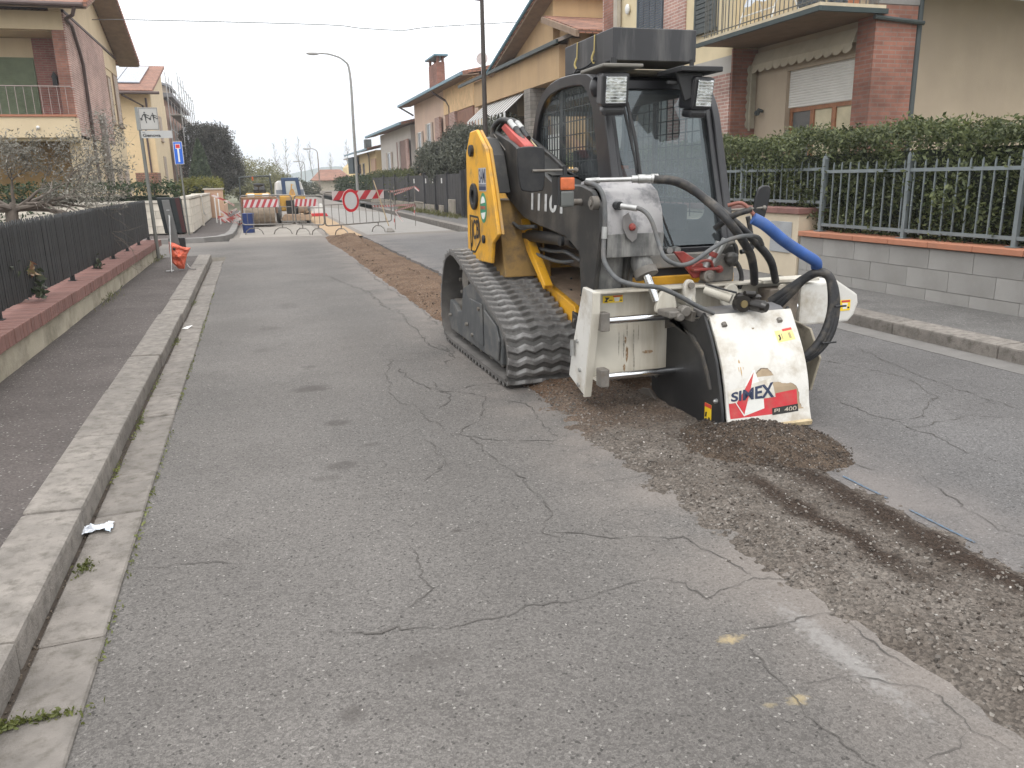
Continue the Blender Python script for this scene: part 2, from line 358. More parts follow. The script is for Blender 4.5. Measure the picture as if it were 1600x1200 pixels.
def asphalt(name, crack_right=False):
    m, t, b = newmat(name)
    co = N(t, 'ShaderNodeTexCoord').outputs['Object']
    s = N(t, 'ShaderNodeSeparateXYZ'); t.links.new(co, s.inputs[0])
    base = mixc(t, mapr(t, nz(t, co, 1.1, 6, .6), .32, .68), (.108, .0995, .0925), (.140, .130, .1215))
    base = mixc(t, mapr(t, nz(t, co, .35, 3), .4, .65, 0, .5), base, (.094, .089, .085))
    xb = mth(t, 'SINE', mth(t, 'MULTIPLY', mth(t, 'ADD', s.outputs['X'], mth(t, 'MULTIPLY', nz(t, co, .4, 2), .5)), 3.9))
    base = mixc(t, 1., base, mapr(t, xb, -1, 1, .94, 1.06), 'MULTIPLY')
    base = mixc(t, mapr(t, nz(t, co, 3.2, 6, .7), .55, .72, 0, .35), base, (.075, .069, .064))
    # aggregate: dark and pale grains
    v = N(t, 'ShaderNodeTexVoronoi'); v.inputs['Scale'].default_value = 150; t.links.new(co, v.inputs['Vector'])
    cs = N(t, 'ShaderNodeSeparateColor'); t.links.new(v.outputs['Color'], cs.inputs[0])
    base = mixc(t, mapr(t, cs.outputs[0], 0, 1, .0, 1), mixc(t, 1., base, .74, 'MULTIPLY'), mixc(t, 1., base, 1.26, 'MULTIPLY'))
    base = mixc(t, mapr(t, cs.outputs[2], .965, .985, 0, .7), base, (.03, .028, .026))
    base = mixc(t, mapr(t, cs.outputs[1], .985, .998, 0, .55), base, (.34, .325, .30))
    base = mixc(t, 1., base, mapr(t, nz(t, co, 260, 2), .3, .7, .72, 1.28), 'MULTIPLY')
    # far stretch is dusty and paler
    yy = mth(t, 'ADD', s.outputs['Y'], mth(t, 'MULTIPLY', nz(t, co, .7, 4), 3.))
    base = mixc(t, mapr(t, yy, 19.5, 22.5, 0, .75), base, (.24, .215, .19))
    # dust along the milled strip
    xx = mth(t, 'ABSOLUTE', mth(t, 'SUBTRACT', s.outputs['X'], 2.0))
    dm = mth(t, 'MULTIPLY', mapr(t, xx, .35, .95, 1, 0), mapr(t, nz(t, co, 2.2, 5), .35, .6))
    base = mixc(t, mth(t, 'MULTIPLY', dm, .45), base, (.235, .20, .175))
    if crack_right: base = mixc(t, 1., base, (.97, 1.0, 1.05), 'MULTIPLY')
    # old oil and water marks, each with a shape of its own
    st = None
    wv = N(t, 'ShaderNodeTexNoise'); wv.inputs['Scale'].default_value = 9; wv.inputs['Detail'].default_value = 4; t.links.new(co, wv.inputs['Vector'])
    wob = mth(t, 'MULTIPLY', mth(t, 'SUBTRACT', wv.outputs['Fac'], .5), 1.3)
    for (sx_, sy_, rx, ry, am) in ((.24, 5.19, .12, .10, .75), (.33, 4.35, .085, .065, .7), (.28, 3.64, .10, .055, .6), (.27, 5.84, .06, .05, .5), (.11, 1.78, .035, .04, .6), (.20, 3.5, .08, .04, .4),
                                   (.62, 2.75, .02, .015, .9), (.02, 7.6, .10, .12, .35), (.25, 9.0, .12, .25, .35), (-.05, 6.6, .07, .1, .3), (.35, 1.95, .14, .06, .35), (-.1, 1.45, .02, .012, .9), (.45, 3.9, .05, .03, .5)):
        dx = mth(t, 'DIVIDE', mth(t, 'SUBTRACT', s.outputs['X'], sx_), rx); dy = mth(t, 'DIVIDE', mth(t, 'SUBTRACT', s.outputs['Y'], sy_), ry)
        r2 = mth(t, 'SQRT', mth(t, 'ADD', mth(t, 'MULTIPLY', dx, dx), mth(t, 'MULTIPLY', dy, dy)))
        k = mapr(t, mth(t, 'ADD', r2, wob), .55, 1.15, am, 0)
        st = k if st is None else mth(t, 'MAXIMUM', st, k)
    base = mixc(t, mth(t, 'MULTIPLY', st, .8), base, (.05, .044, .040))
    # worn yellow and pale marks
    for (px, py, rx, ry, c_, am) in ((1.19, 1.765, .045, .02, (.40, .31, .16), .6), (1.20, 1.47, .035, .022, (.38, .30, .16), .5), (1.12, 1.475, .02, .012, (.36, .29, .16), .35), (1.44, 1.62, .05, .30, (.27, .26, .25), .55)):
        dx = mth(t, 'DIVIDE', mth(t, 'SUBTRACT', s.outputs['X'], px), rx); dy = mth(t, 'DIVIDE', mth(t, 'SUBTRACT', s.outputs['Y'], py), ry)
        r2 = mth(t, 'SQRT', mth(t, 'ADD', mth(t, 'MULTIPLY', dx, dx), mth(t, 'MULTIPLY', dy, dy)))
        w2 = mth(t, 'MULTIPLY', mth(t, 'SUBTRACT', nz(t, co, 45, 4), .5), 2.4)
        base = mixc(t, mapr(t, mth(t, 'ADD', r2, w2), .3, 1.1, am, 0), base, c_)
    # fine alligator cracking in patches
    wn = N(t, 'ShaderNodeTexNoise'); wn.inputs['Scale'].default_value = 6; wn.inputs['Detail'].default_value = 5; t.links.new(co, wn.inputs['Vector'])
    va = N(t, 'ShaderNodeVectorMath', operation='ADD'); t.links.new(co, va.inputs[0])
    vs_ = N(t, 'ShaderNodeVectorMath', operation='SCALE'); t.links.new(wn.outputs['Color'], vs_.inputs[0]); vs_.inputs['Scale'].default_value = .35
    t.links.new(vs_.outputs[0], va.inputs[1])
    vc = N(t, 'ShaderNodeTexVoronoi', feature='DISTANCE_TO_EDGE'); vc.inputs['Scale'].default_value = 3.4; t.links.new(va.outputs[0], vc.inputs['Vector'])
    ck = mapr(t, vc.outputs['Distance'], .0, .012, 1, 0)
    patch = mth(t, 'MULTIPLY', mapr(t, nz(t, co, .9, 3), .50, .60), mapr(t, s.outputs['X'], .4, 1.0))
    ckm = mth(t, 'MULTIPLY', ck, patch)
    base = mixc(t, mth(t, 'MULTIPLY', ckm, .5), base, (.035, .033, .03))
    t.links.new(base, b.inputs['Base Color']); b.inputs['Roughness'].default_value = .88; b.inputs['Specular IOR Level'].default_value = .3
    h = mth(t, 'ADD', mth(t, 'MULTIPLY', v.outputs['Distance'], .6), mth(t, 'MULTIPLY', nz(t, co, 190, 3), .5))
    h = mth(t, 'SUBTRACT', h, mth(t, 'MULTIPLY', ckm, .8))
    bump(t, b, h, .5, .004)
    return m
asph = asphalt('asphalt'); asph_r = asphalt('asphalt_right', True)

def SK(x, y): return x - .006 * max(0, y - 2)           # the left kerb line drifts slightly outwards
def edge_l(y):
    b = 1.60 if y > 3.6 else 1.60
    return b + .05 * fbm(1.3, y, 2.2, 5, 3) + .03 * fbm(5, y, 11, 3, 9)
def edge_r(y):
    b = 2.46 if y > 3.9 else (2.30 if y < 3.2 else 2.30 + .16 * (y - 3.2) / .7)
    return b + .04 * fbm(7.3, y, 2.2, 5, 5) + .03 * fbm(2, y, 11, 3, 1)
ys = [(-1.5 + .05 * i) for i in range(0, 720)]
TR_END = 20.2
def road_sheet(name, side, m, x_out):
    b = MB(); v = []; f = []
    yy = [y for y in ys if y < TR_END]
    for y in yy:
        xo = x_out(y); xe = edge_l(y) if side < 0 else edge_r(y)
        v += [(xo, y, -.12), (xo, y, 0), (xe, y, 0), (xe + (.02 if side < 0 else -.02), y, -.12)]
    for i in range(len(yy) - 1):
        for k in range(3):
            a = 4 * i + k; fc = (a, a + 1, a + 5, a + 4)
            f.append(fc if side > 0 else fc[::-1])
    b.add(v, f); return b.build(name, m, recalc=True, kind='structure')
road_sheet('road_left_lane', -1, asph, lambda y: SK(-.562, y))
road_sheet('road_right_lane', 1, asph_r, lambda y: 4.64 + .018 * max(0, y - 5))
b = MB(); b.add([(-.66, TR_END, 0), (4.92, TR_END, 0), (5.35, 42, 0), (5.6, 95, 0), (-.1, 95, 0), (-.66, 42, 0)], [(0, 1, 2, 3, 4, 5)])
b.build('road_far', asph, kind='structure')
b = MB(); b.add([(-40, 15.6, -.003), (SK(-.55, 15), 15.6, -.003), (SK(-.55, 20), 20.1, -.003), (-40, 20.1, -.003)], [(0, 1, 2, 3)])
b.build('side_street', asph, kind='structure')
# right-hand far pavement in pale concrete beyond the barrier, and sand filled trench beyond it
b = MB(); b.add([(2.62, 20.4, .004), (4.9, 20.9, .004), (5.2, 34, .004), (3.3, 46, .004), (2.9, 46, .004)], [(0, 1, 2, 3, 4)])
b.build('concrete_patch', mat('new_concrete', (.255, .242, .225), .9, var=.12, scale=1.2, dirt=(.17, .16, .148), dscale=1.2), kind='structure')
b = MB(); b.add([(1.72, 20.0, .008), (2.45, 20.1, .008), (2.6, 34, .008), (2.3, 44, .008), (1.9, 44, .008), (1.8, 30, .008)], [(0, 1, 2, 3, 4, 5)])
b.build('sand_filled_trench', mat('trench_sand', (.36, .25, .15), .95, var=.15, scale=3), kind='structure')
b = MB(); b.add([(-.45, 21.2, .004), (1.55, 20.7, .004), (1.7, 34, .004), (-.3, 34, .004)], [(0, 1, 2, 3)])
b.build('dusty_lane', mat('dusty_concrete', (.27, .245, .215), .9, var=.12, scale=1.5), kind='structure')

# ------------------------------------------------ cracks (narrow dark sunk seams of tar and dirt)
CR = [[(0.06, 2.19), (0.43, 2.08), (0.59, 2.1), (0.86, 2.13), (1.16, 2.15), (1.22, 2.09), (1.24, 1.99), (1.46, 2.05), (1.66, 1.97)],
 [(1.22, 1.79), (1.33, 1.78), (1.53, 1.79), (1.59, 1.8)], [(1.22, 1.72), (1.2, 1.57), (1.2, 1.52), (1.18, 1.43), (1.19, 1.33), (1.21, 1.2), (1.17, 1.0)],
 [(1.22, 1.53), (1.4, 1.51), (1.48, 1.44), (1.54, 1.4), (1.55, 1.34), (1.52, 1.24), (1.56, 1.15)], [(1.52, 1.24), (1.48, 1.23), (1.44, 1.2), (1.32, 1.19)],
 [(1.56, 1.74), (1.55, 1.64), (1.56, 1.53), (1.57, 1.47)], [(1.5, 13.4), (1.5, 9.93), (1.55, 8.72), (1.51, 6.73), (1.14, 6.58)],
 [(0.82, 5.91), (0.9, 5.05), (1.06, 4.81), (1.25, 4.57), (1.04, 4.08)], [(0.79, 4.45), (0.85, 3.91), (1.14, 3.69), (1.38, 3.6)],
 [(0.92, 3.89), (1.03, 3.08), (1.02, 2.79), (0.93, 2.63), (1.0, 2.49)], [(1.33, 8.38), (1.24, 6.25), (1.36, 5.69)], [(1.23, 3.05), (1.40, 3.02), (1.58, 3.03)],
 [(3.17, 3.8), (3.15, 3.26), (3.12, 2.83), (3.14, 2.5), (3.05, 2.1)], [(3.13, 3.15), (3.61, 3.21), (3.81, 3.07)], [(4.27, 4.96), (4.11, 4.32), (3.97, 3.64), (3.96, 3.2)],
 [(3.93, 4.0), (3.72, 3.58), (3.36, 3.31), (3.15, 3.3)], [(-0.49, 14.59), (-0.07, 14.98), (1.32, 15.58)], [(-0.54, 2.84), (-0.33, 2.81), (-0.16, 2.72)],
 [(2.6, 3.13), (2.52, 2.86), (2.54, 2.68)], [(2.67, 2.63), (2.57, 2.29), (2.51, 2.06), (2.57, 1.9)], [(.86, 5.9), (.7, 4.9), (.79, 4.45)], [(1.25, 4.57), (1.42, 4.3), (1.38, 3.6)],
 [(1.06, 4.81), (1.36, 4.86), (1.5, 4.6)], [(.2, 12.5), (.9, 11.6), (1.2, 9.8), (1.24, 8.2)], [(1.46, 2.05), (1.42, 2.4), (1.1, 2.52), (.95, 2.63)], [(3.4, 6.3), (3.55, 5.2), (3.93, 4.0)], [(1.04, 4.08), (.92, 3.89)]]
CR += [[(.3 + .3 * i, 2.2 + 1.1 * i), (.45 + .3 * i, 2.35 + 1.15 * i), (.42 + .3 * i, 2.7 + 1.2 * i)] for i in range(4)]
b = MB()
for c in CR:
    P = []
    for i in range(len(c) - 1):
        a0, a1 = Vector((*c[i], 0)), Vector((*c[i + 1], 0)); n = max(2, int((a1 - a0).length / .014))
        for k in range(n):
            p = a0.lerp(a1, k / n); w = min(.05, (a1 - a0).length * .14); px_, py_ = p.x, p.y
            p.x += w * fbm(px_, py_, 5, 5, 1.7) + .013 * fbm(px_, py_, 26, 4, 3); p.y += w * fbm(px_, py_, 5, 5, 8.1) + .013 * fbm(px_, py_, 26, 4, 6); P.append(p)
    P.append(Vector((*c[-1], 0))); n = len(P); vs = []
    for i, p in enumerate(P):
        dd = (P[min(i + 1, n - 1)] - P[max(i - 1, 0)]).normalized(); pr = Vector((-dd.y, dd.x, 0))
        env = min(1, i / 6, (n - 1 - i) / 6)
        w = (.0005 + .0036 * max(0, noise.noise(Vector((p.x * 11, p.y * 11, 4))) + .22)) * env + .0002
        w *= (1 + max(0, p.y - 3) * .22)
        vs += [(p.x + pr.x * w, p.y + pr.y * w, .003), (p.x - pr.x * w, p.y - pr.y * w, .003)]
    b.add(vs, [(2 * i, 2 * i + 1, 2 * i + 3, 2 * i + 2) for i in range(n - 1)])
b.build('road_cracks', mat('crack_dirt', (.076, .069, .063), .95), kind='stuff')
# blue chalk layout dashes
b = MB()
for y0, y1 in ((2.44, 2.71), (2.01, 2.32), (1.5, 1.75)):
    n = 24; vs = []
    for i in range(n + 1):
        y = y0 + (y1 - y0) * i / n; w = .006 * (1 + .5 * noise.noise(Vector((y * 40, 0, 0)))); x = 2.35 + .012 * (y - 2.3) + .004 * noise.noise(Vector((y * 9, 3, 0)))
        vs += [(x - w, y, .003), (x + w, y, .003)]
    b.add(vs, [(2 * i, 2 * i + 1, 2 * i + 3, 2 * i + 2) for i in range(n)])
b.build('blue_survey_marks', mat('blue_chalk', (.075, .115, .165), .9, var=.3, scale=60, dirt=(.125, .12, .118), dscale=70, damt=1.), kind='structure')

# ------------------------------------------------ milled strip
def strip_mat(name):
    m, t, b = newmat(name)
    co = N(t, 'ShaderNodeTexCoord').outputs['Object']; s = N(t, 'ShaderNodeSeparateXYZ'); t.links.new(co, s.inputs[0])
    near = mixc(t, mapr(t, nz(t, co, 3.0, 6, .65), .35, .65), (.088, .073, .061), (.160, .140, .122))
    far = mixc(t, mapr(t, nz(t, co, 1.8, 6, .65), .35, .65), (.105, .066, .043), (.165, .110, .075))
    base = mixc(t, mapr(t, mth(t, 'ADD', s.outputs['Y'], mth(t, 'MULTIPLY', nz(t, co, 2, 3), 1.5)), 4.3, 5.3), near, far)
    # moist brown wheel streaks in front of the machine
    for (x0, w, ya, yb) in ((1.95, .06, 1.7, 2.75), (2.20, .10, 1.2, 2.85)):
        dx = mth(t, 'ABSOLUTE', mth(t, 'SUBTRACT', mth(t, 'ADD', s.outputs['X'], mth(t, 'MULTIPLY', mth(t, 'SUBTRACT', nz(t, co, 4, 4), .5), .2)), x0))
        k = mth(t, 'MULTIPLY', mapr(t, dx, w * .4, w * 1.3, .95, 0), mth(t, 'MULTIPLY', mapr(t, s.outputs['Y'], ya, ya + .3), mapr(t, s.outputs['Y'], yb, yb + .3, 1, 0)))
        base = mixc(t, k, base, (.040, .028, .021))
    v = N(t, 'ShaderNodeTexVoronoi'); v.inputs['Scale'].default_value = 110; t.links.new(co, v.inputs['Vector'])
    cs = N(t, 'ShaderNodeSeparateColor'); t.links.new(v.outputs['Color'], cs.inputs[0])
    base = mixc(t, 1., base, mapr(t, cs.outputs[0], 0, 1, .6, 1.4), 'MULTIPLY')
    base = mixc(t, mapr(t, cs.outputs[1], .965, .995, 0, .6), base, (.34, .32, .29))
    t.links.new(base, b.inputs['Base Color']); b.inputs['Roughness'].default_value = .95; b.inputs['Specular IOR Level'].default_value = .2
    bump(t, b, mth(t, 'ADD', v.outputs['Distance'], nz(t, co, 60, 5, .7)), .8, .012)
    return m
sm = strip_mat('milled_gravel')
def strip_h(x, y):
    if y < 4.6:
        wl = 1.57 + (.22 * (2.1 - y) if y < 2.1 else 0) + .06 * fbm(1.3, y, 2.2, 5, 3) + .05 * fbm(x, y, 12, 3, 9); wr = 2.255 + .06 * fbm(7.3, y, 2.2, 5, 5) + .05 * fbm(x, y, 12, 3, 1)
        if y > 3.2: wr += .22
        e = min(x - wl, wr - x)
        h = .004 + .012 * min(1, max(-1.6, e / .13))
        h += .008 * fbm(x, y, 7, 4, 2) + .006 * fbm(x, y, 30, 3, 6)
        h += .018 * math.exp(-((x - 1.74) / .07) ** 2) * (.6 + .6 * fbm(3, y, 3, 3, 7)) + .012 * math.exp(-((x - 2.22) / .06) ** 2)
        hf = h
        if y < 4.2: return h
        far = 0
    e = min(x - 1.58, 2.50 - x)
    k = 1 / (1 + math.exp(-(x - 2.13 - .03 * fbm(x, y, 3, 3, 4)) / .018))
    f_ = (.045 + .014 * fbm(x, y, 6, 4, 2)) * (1 - k) + (-.035 + .003 * fbm(x, y, 8, 3, 2)) * k
    f_ += .022 * math.exp(-((x - 2.09) / .035) ** 2) * (.7 + .5 * fbm(x, y, 5, 3, 5))
    f_ += .007 * fbm(x, y, 25, 3, 8) * (1.3 - k)
    if x < 1.66: f_ -= .035 * (1.66 - x) / .08
    if y > 16.5:   # heaped end of the trench spoil
        f_ += .12 * math.exp(-((y - 18.2) / 1.1) ** 2) * math.exp(-((x - 1.95) / .38) ** 2) * (1 + .4 * fbm(x, y, 4, 4, 3))
    if y < 4.6: u = (y - 4.2) / .4; return h * (1 - u) + f_ * u
    return f_
def grid(name, x0, x1, y0, y1, sp, fn, m, **kw):
    nx = int((x1 - x0) / sp) + 1; ny = int((y1 - y0) / sp) + 1; vs = []
    for j in range(ny):
        y = y0 + (y1 - y0) * j / (ny - 1)
        for i in range(nx):
            x = x0 + (x1 - x0) * i / (nx - 1); vs.append((x, y, fn(x, y)))
    fs = [(j * nx + i, j * nx + i + 1, (j + 1) * nx + i + 1, (j + 1) * nx + i) for j in range(ny - 1) for i in range(nx - 1)]
    b = MB(); b.add(vs, fs); return b.build(name, m, smooth=True, **kw)
grid('milled_strip', 1.32, 2.68, .75, 5.0, .013, strip_h, sm, kind='structure')
grid('trench_bed', 1.36, 2.74, 4.98, 20.0, .04, strip_h, sm, kind='structure')
# spoil heap in front of the planer
def heap_h(x, y):
    cx, cy = 2.28, 3.19
    dx = (x - cx) / (.38 if x > cx else .42); dy = (y - cy) / (.42 if y < cy else .5)
    r = math.sqrt(dx * dx + dy * dy) + .16 * fbm(x, y, 5, 4, 12)
    h = .118 * max(0, 1 - r) ** .85 if r < 1 else -.03 * (r - 1) * 3
    return h - .004 + .011 * fbm(x, y, 14, 4, 3) + .005 * fbm(x, y, 55, 3, 5) * (1 if r < 1 else 0)
def heap_mat():
    m, t, b = newmat('heap_spoil'); co = N(t, 'ShaderNodeTexCoord').outputs['Object']
    base = mixc(t, mapr(t, nz(t, co, 6, 6, .7), .35, .65), (.050, .036, .027), (.125, .094, .070))
    v = N(t, 'ShaderNodeTexVoronoi'); v.inputs['Scale'].default_value = 120; t.links.new(co, v.inputs['Vector'])
    cs = N(t, 'ShaderNodeSeparateColor'); t.links.new(v.outputs['Color'], cs.inputs[0])
    base = mixc(t, 1., base, mapr(t, cs.outputs[0], 0, 1, .6, 1.4), 'MULTIPLY')
    base = mixc(t, mapr(t, cs.outputs[1], .96, .99, 0, .6), base, (.35, .33, .3))
    t.links.new(base, b.inputs['Base Color']); b.inputs['Roughness'].default_value = .95; b.inputs['Specular IOR Level'].default_value = .2
    bump(t, b, mth(t, 'ADD', v.outputs['Distance'], nz(t, co, 70, 5, .7)), .9, .014); return m
hm = heap_mat()
hp = grid('spoil_heap', 1.85, 2.80, 2.78, 3.85, .010, heap_h, hm)
hp['kind'] = 'stuff'; hp['label'] = 'dark brown heap of milled spoil piled against the planer cover'
# loose stones
def stones(name, n, fn, m, smin, smax):
    b = MB()
    for _ in range(n):
        x, y = fn(); z = max(strip_h(x, y) if 1.32 < x < 2.7 and .75 < y < 20 else 0, 0)
        if 1.85 < x < 2.8 and 2.78 < y < 3.85: z = max(z, heap_h(x, y))
        s = smin + (smax - smin) * random.random() ** 3
        M = Matrix.Rotation(random.random() * 6, 3, Vector((random.random(), random.random(), random.random() + .01)).normalized())
        sc = (s, s * random.uniform(.6, 1), s * random.uniform(.5, .9)); vs = []
        for p in ((1, 0, 0), (-1, 0, 0), (0, 1, 0), (0, -1, 0), (0, 0, 1), (0, 0, -1), (.55, .55, .55), (-.6, .5, -.5)):
            q = M @ Vector((p[0] * sc[0] * random.uniform(.8, 1.2), p[1] * sc[1], p[2] * sc[2])); vs.append((x + q.x, y + q.y, z + s * .25 + q.z))
        b.add(vs, [(0, 2, 6), (2, 4, 6), (4, 0, 6), (2, 1, 4), (1, 3, 4), (3, 0, 4), (2, 0, 5), (7, 2, 5), (1, 7, 5), (2, 7, 1), (3, 1, 5), (0, 3, 5)])
    return b.build(name, m, kind='stuff')
def s_near():
    while True:
        y = .9 + 4.0 * random.random() ** 1.3; x = random.triangular(1.56, 2.36, 1.8) + (.2 * (2.1 - y) if y < 2.1 else 0)
        return x, y
def s_edge(): y = 1.2 + random.random() * 4; return 1.60 + (.22 * (2.1 - y) if y < 2.1 else 0) + random.gauss(0, .04), y
def s_heap():
    a = random.random() * 6.28; r = random.random() ** .6 * 1.05; return 2.28 + .38 * r * math.cos(a), 3.19 + .42 * r * math.sin(a)
st_g = mat('stone_grey', (.145, .128, .112), .9, isl=.5); st_l = mat('stone_pale', (.38, .355, .33), .85, isl=.35); st_d = mat('stone_dark', (.065, .052, .042), .95, isl=.5)
stones('loose_grey_stones', 2600, s_near, st_g, .002, .010)
stones('loose_dark_clods', 2200, s_near, st_d, .002, .010)
stones('edge_stones', 1100, s_edge, st_g, .002, .012)
stones('pale_stones', 240, s_near, st_l, .002, .007)
stones('heap_clods', 2600, s_heap, st_d, .002, .011)
stones('heap_pale_grit', 130, s_heap, st_l, .002, .005)
def s_road():
    return random.uniform(-.5, 1.6), 1.0 + 6 * random.random() ** 1.5
stones('road_grit', 260, s_road, st_l, .0015, .0035)
def s_gut(): y = 1.2 + 12 * random.random() ** 1.5; return SK(-.735, y) + abs(random.gauss(0, .022)), y
stones('gutter_grit', 900, s_gut, mat('grit', (.13, .105, .08), .95, isl=.6), .002, .008)
def s_far(): y = random.uniform(5, 19); return (1.6 + abs(random.gauss(0, .12)), y) if random.random() < .6 else (2.09 + random.gauss(0, .04), y)
stones('trench_clods', 500, s_far, mat('clod', (.12, .085, .06), .95, isl=.5), .006, .022)

# ================================================================ LEFT PAVEMENT
def pave_mat(name, c):
    m, t, b = newmat(name); co = N(t, 'ShaderNodeTexCoord').outputs['Object']
    base = mixc(t, mapr(t, nz(t, co, 1.7, 6, .6), .32, .68), tuple(x * .82 for x in c), tuple(x * 1.15 for x in c))
    v = N(t, 'ShaderNodeTexVoronoi'); v.inputs['Scale'].default_value = 120; t.links.new(co, v.inputs['Vector'])
    cs = N(t, 'ShaderNodeSeparateColor'); t.links.new(v.outputs['Color'], cs.inputs[0])
    base = mixc(t, 1., base, mapr(t, cs.outputs[0], 0, 1, .78, 1.22), 'MULTIPLY')
    base = mixc(t, mapr(t, cs.outputs[1], .97, .995, 0, .6), base, (.36, .34, .32))
    base = mixc(t, mapr(t, nz(t, co, 5, 5, .7), .56, .68, 0, .45), base, tuple(x * .55 for x in c))
    t.links.new(base, b.inputs['Base Color']); b.inputs['Roughness'].default_value = .9; b.inputs['Specular IOR Level'].default_value = .25
    bump(t, b, mth(t, 'ADD', v.outputs['Distance'], nz(t, co, 90, 4)), .4, .006); return m
pv = pave_mat('pavement_asphalt', (.088, .076, .071))
b = MB(); yy = [-1 + .5 * i for i in range(33)]
vs = []
for y in yy: vs += [(-1.70, y, .097), (SK(-.925, y), y, .094)]
b.add(vs, [(2 * i, 2 * i + 1, 2 * i + 3, 2 * i + 2) for i in range(len(yy) - 1)])
pav = b.build('pavement', pv, kind='structure')
kerb = thing('kerb', 'row of worn concrete kerb stones along the left pavement', 'kerb', (SK(-.85, 0), 0, 0)); kerb['kind'] = 'structure'; del kerb['category']
def seg_box(b, x0, x1, y0, y1, z0, z1, dz=0):
    b.hexa([(SK(x0, y0), y0, z0), (SK(x1, y0), y0, z0), (SK(x1, y1), y1, z0), (SK(x0, y1), y1, z0)],
           [(SK(x0, y0), y0, z1), (SK(x1, y0), y0, z1 + dz), (SK(x1, y1), y1, z1 + dz), (SK(x0, y1), y1, z1)])
y = -.7
while y < 15.2:
    l = 1.0 + random.uniform(-.03, .03)
    b = MB(); j = random.uniform(-.006, .006)
    seg_box(b, -.952 + j, -.742 + j, y + .005, y + l - .004, -.1, .10 + random.uniform(-.004, .004), -.006)
    b.build('kerb_stone', concrete, kerb, bevel=.016); y += l
gut = thing('gutter', 'concrete gutter slabs beside the left kerb', 'gutter', (SK(-.64, 0), 0, 0)); gut['kind'] = 'structure'; del gut['category']
y = -.6
while y < 14.7:
    l = random.choice((.5, .5, 1.0, .98)) if y > 3 else (.98 if y > .9 else 1.0)
    b = MB(); j = random.uniform(-.006, .006)
    seg_box(b, -.722 + j, -.540 + j, y + .004, y + l - .004, -.1, .006 + random.uniform(-.003, .004), .006)
    b.build('gutter_slab', gutter_c, gut, bevel=.006); y += l
b = MB(); b.hexa([(-.76, -1, -.1), (-.70, -1, -.1), (-.81, 15.3, -.1), (-.86, 15.3, -.1)], [(-.76, -1, -.001), (-.70, -1, -.001), (-.79, 15.3, -.001), (-.86, 15.3, -.001)])
b.build('gutter_dirt', mat('gutter_dirt', (.055, .042, .032), .95, var=.4, scale=14), kind='structure')
b = MB(); b.add([(-1.0, 14.7, .09), (SK(-.95, 15), 15.2, .09), (-1.1, 15.6, .0), (-1.75, 15.6, .0), (-1.75, 15.0, .097)], [(0, 1, 2, 3, 4)]); b.build('pavement_ramp', pv, kind='structure')
# moss and weeds in the joints
moss = leafmat('moss', (.10, .12, .03), (.16, .17, .05)); pts = []
for (x, y, n, sx_, sy_) in ((-.69, 2.88, 150, .025, .05), (-.73, 4.7, 120, .015, .25), (-.75, 7.2, 160, .03, .2), (-.76, 9.6, 80, .02, .3), (-.63, 2.01, 220, .08, .012), (-.72, 2.0, 160, .03, .02), (-.74, 5.6, 60, .012, .3), (-.73, 3.9, 60, .012, .2)):
    for _ in range(n): pts.append((random.gauss(x, sx_ * .6), random.gauss(y, sy_ * .6), .008 + abs(random.gauss(0, .009))))
for _ in range(900):
    y = 1.1 + 10 * random.random() ** 1.2
    if fbm(0, y, 2, 3, 3) > -.08: pts.append((SK(-.533, y) + random.gauss(0, .006), y, .004 + abs(random.gauss(0, .005))))
leaves('joint_moss', np.array(pts), moss, None, .014, kind='stuff')
# grass tufts at the wall foot
gr = leafmat('weed', (.10, .12, .035), (.19, .17, .08)); pts = []
for _ in range(260): pts.append((random.gauss(-1.62, .04), random.choice((random.gauss(14.6, .35), random.gauss(9.6, .35))), .10 + random.random() * .05))
leaves('wall_foot_weeds', np.array(pts), gr, None, .05, aspect=.15, updir=2, kind='stuff')

# ------------------------------------------------ left garden wall
GW = thing('garden_wall', 'low rendered wall with red brick coping under the dark slat fence', 'wall', (-1.75, 0, 0))
b = MB(); n = 60; vs = []
for i in range(n + 1):
    y = 0 + 15.25 * i / n; vs += [(-1.665 - .008 * fbm(1, y, 1.5, 4, 2), y, .05), (-1.66 - .006 * fbm(4, y, 1.5, 4, 2), y, .285)]
fs = [(2 * i, 2 * i + 2, 2 * i + 3, 2 * i + 1) for i in range(n)]
b.add(vs, fs); b.box(-1.92, -1.675, 0, 15.24, .0, .283); b.build('render', render_w, GW)
y = 2.0
cb = None
while y < 15.3:
    b = MB(); b.box(-1.96, -1.622 + random.uniform(-.003, .003), y, y + .0665, .287, .392 + random.uniform(-.002, .002))
    if cb is None: cb = b.build('coping_brick', coping_m, GW, bevel=.004); b0 = y
    else:
        c = cb.copy(); col.objects.link(c); c.parent = GW; c.location = (random.uniform(-.003, .003), y - b0, random.uniform(-.002, .002))
    y += .0735
b = MB(); b.box(-1.95, -1.634, 1.9, 15.29, .29, .384); b.build('mortar', mat('coping_mortar', (.20, .10, .085), .95), GW)
FL = thing('slat_fence', 'dark anthracite fence of close pointed slats on the left garden wall', 'fence', (-1.80, 0, .39))
sl = None; y = 4.6; i = 0
while y < 15.3:
    if sl is None:
        b = MB(); b.prism([(y, .45), (y + .05, .45), (y + .05, 1.02), (y + .025, 1.065), (y, 1.02)], 'x', -1.806, -1.798)
        b.box(-1.812, -1.806, y + .018, y + .032, .45, 1.0)
        sl = b.build('slat', fence_d, FL); y0 = y
    else:
        c = sl.copy(); col.objects.link(c); c.parent = FL; c.location = (random.uniform(-.002, .002), y - y0, random.uniform(-.004, .004))
        pass
    y += .0585
for z in (.56, .92):
    b = MB(); b.box(-1.845, -1.815, 4.5, 15.34, z - .02, z + .02); b.build('rail', fence_d, FL)
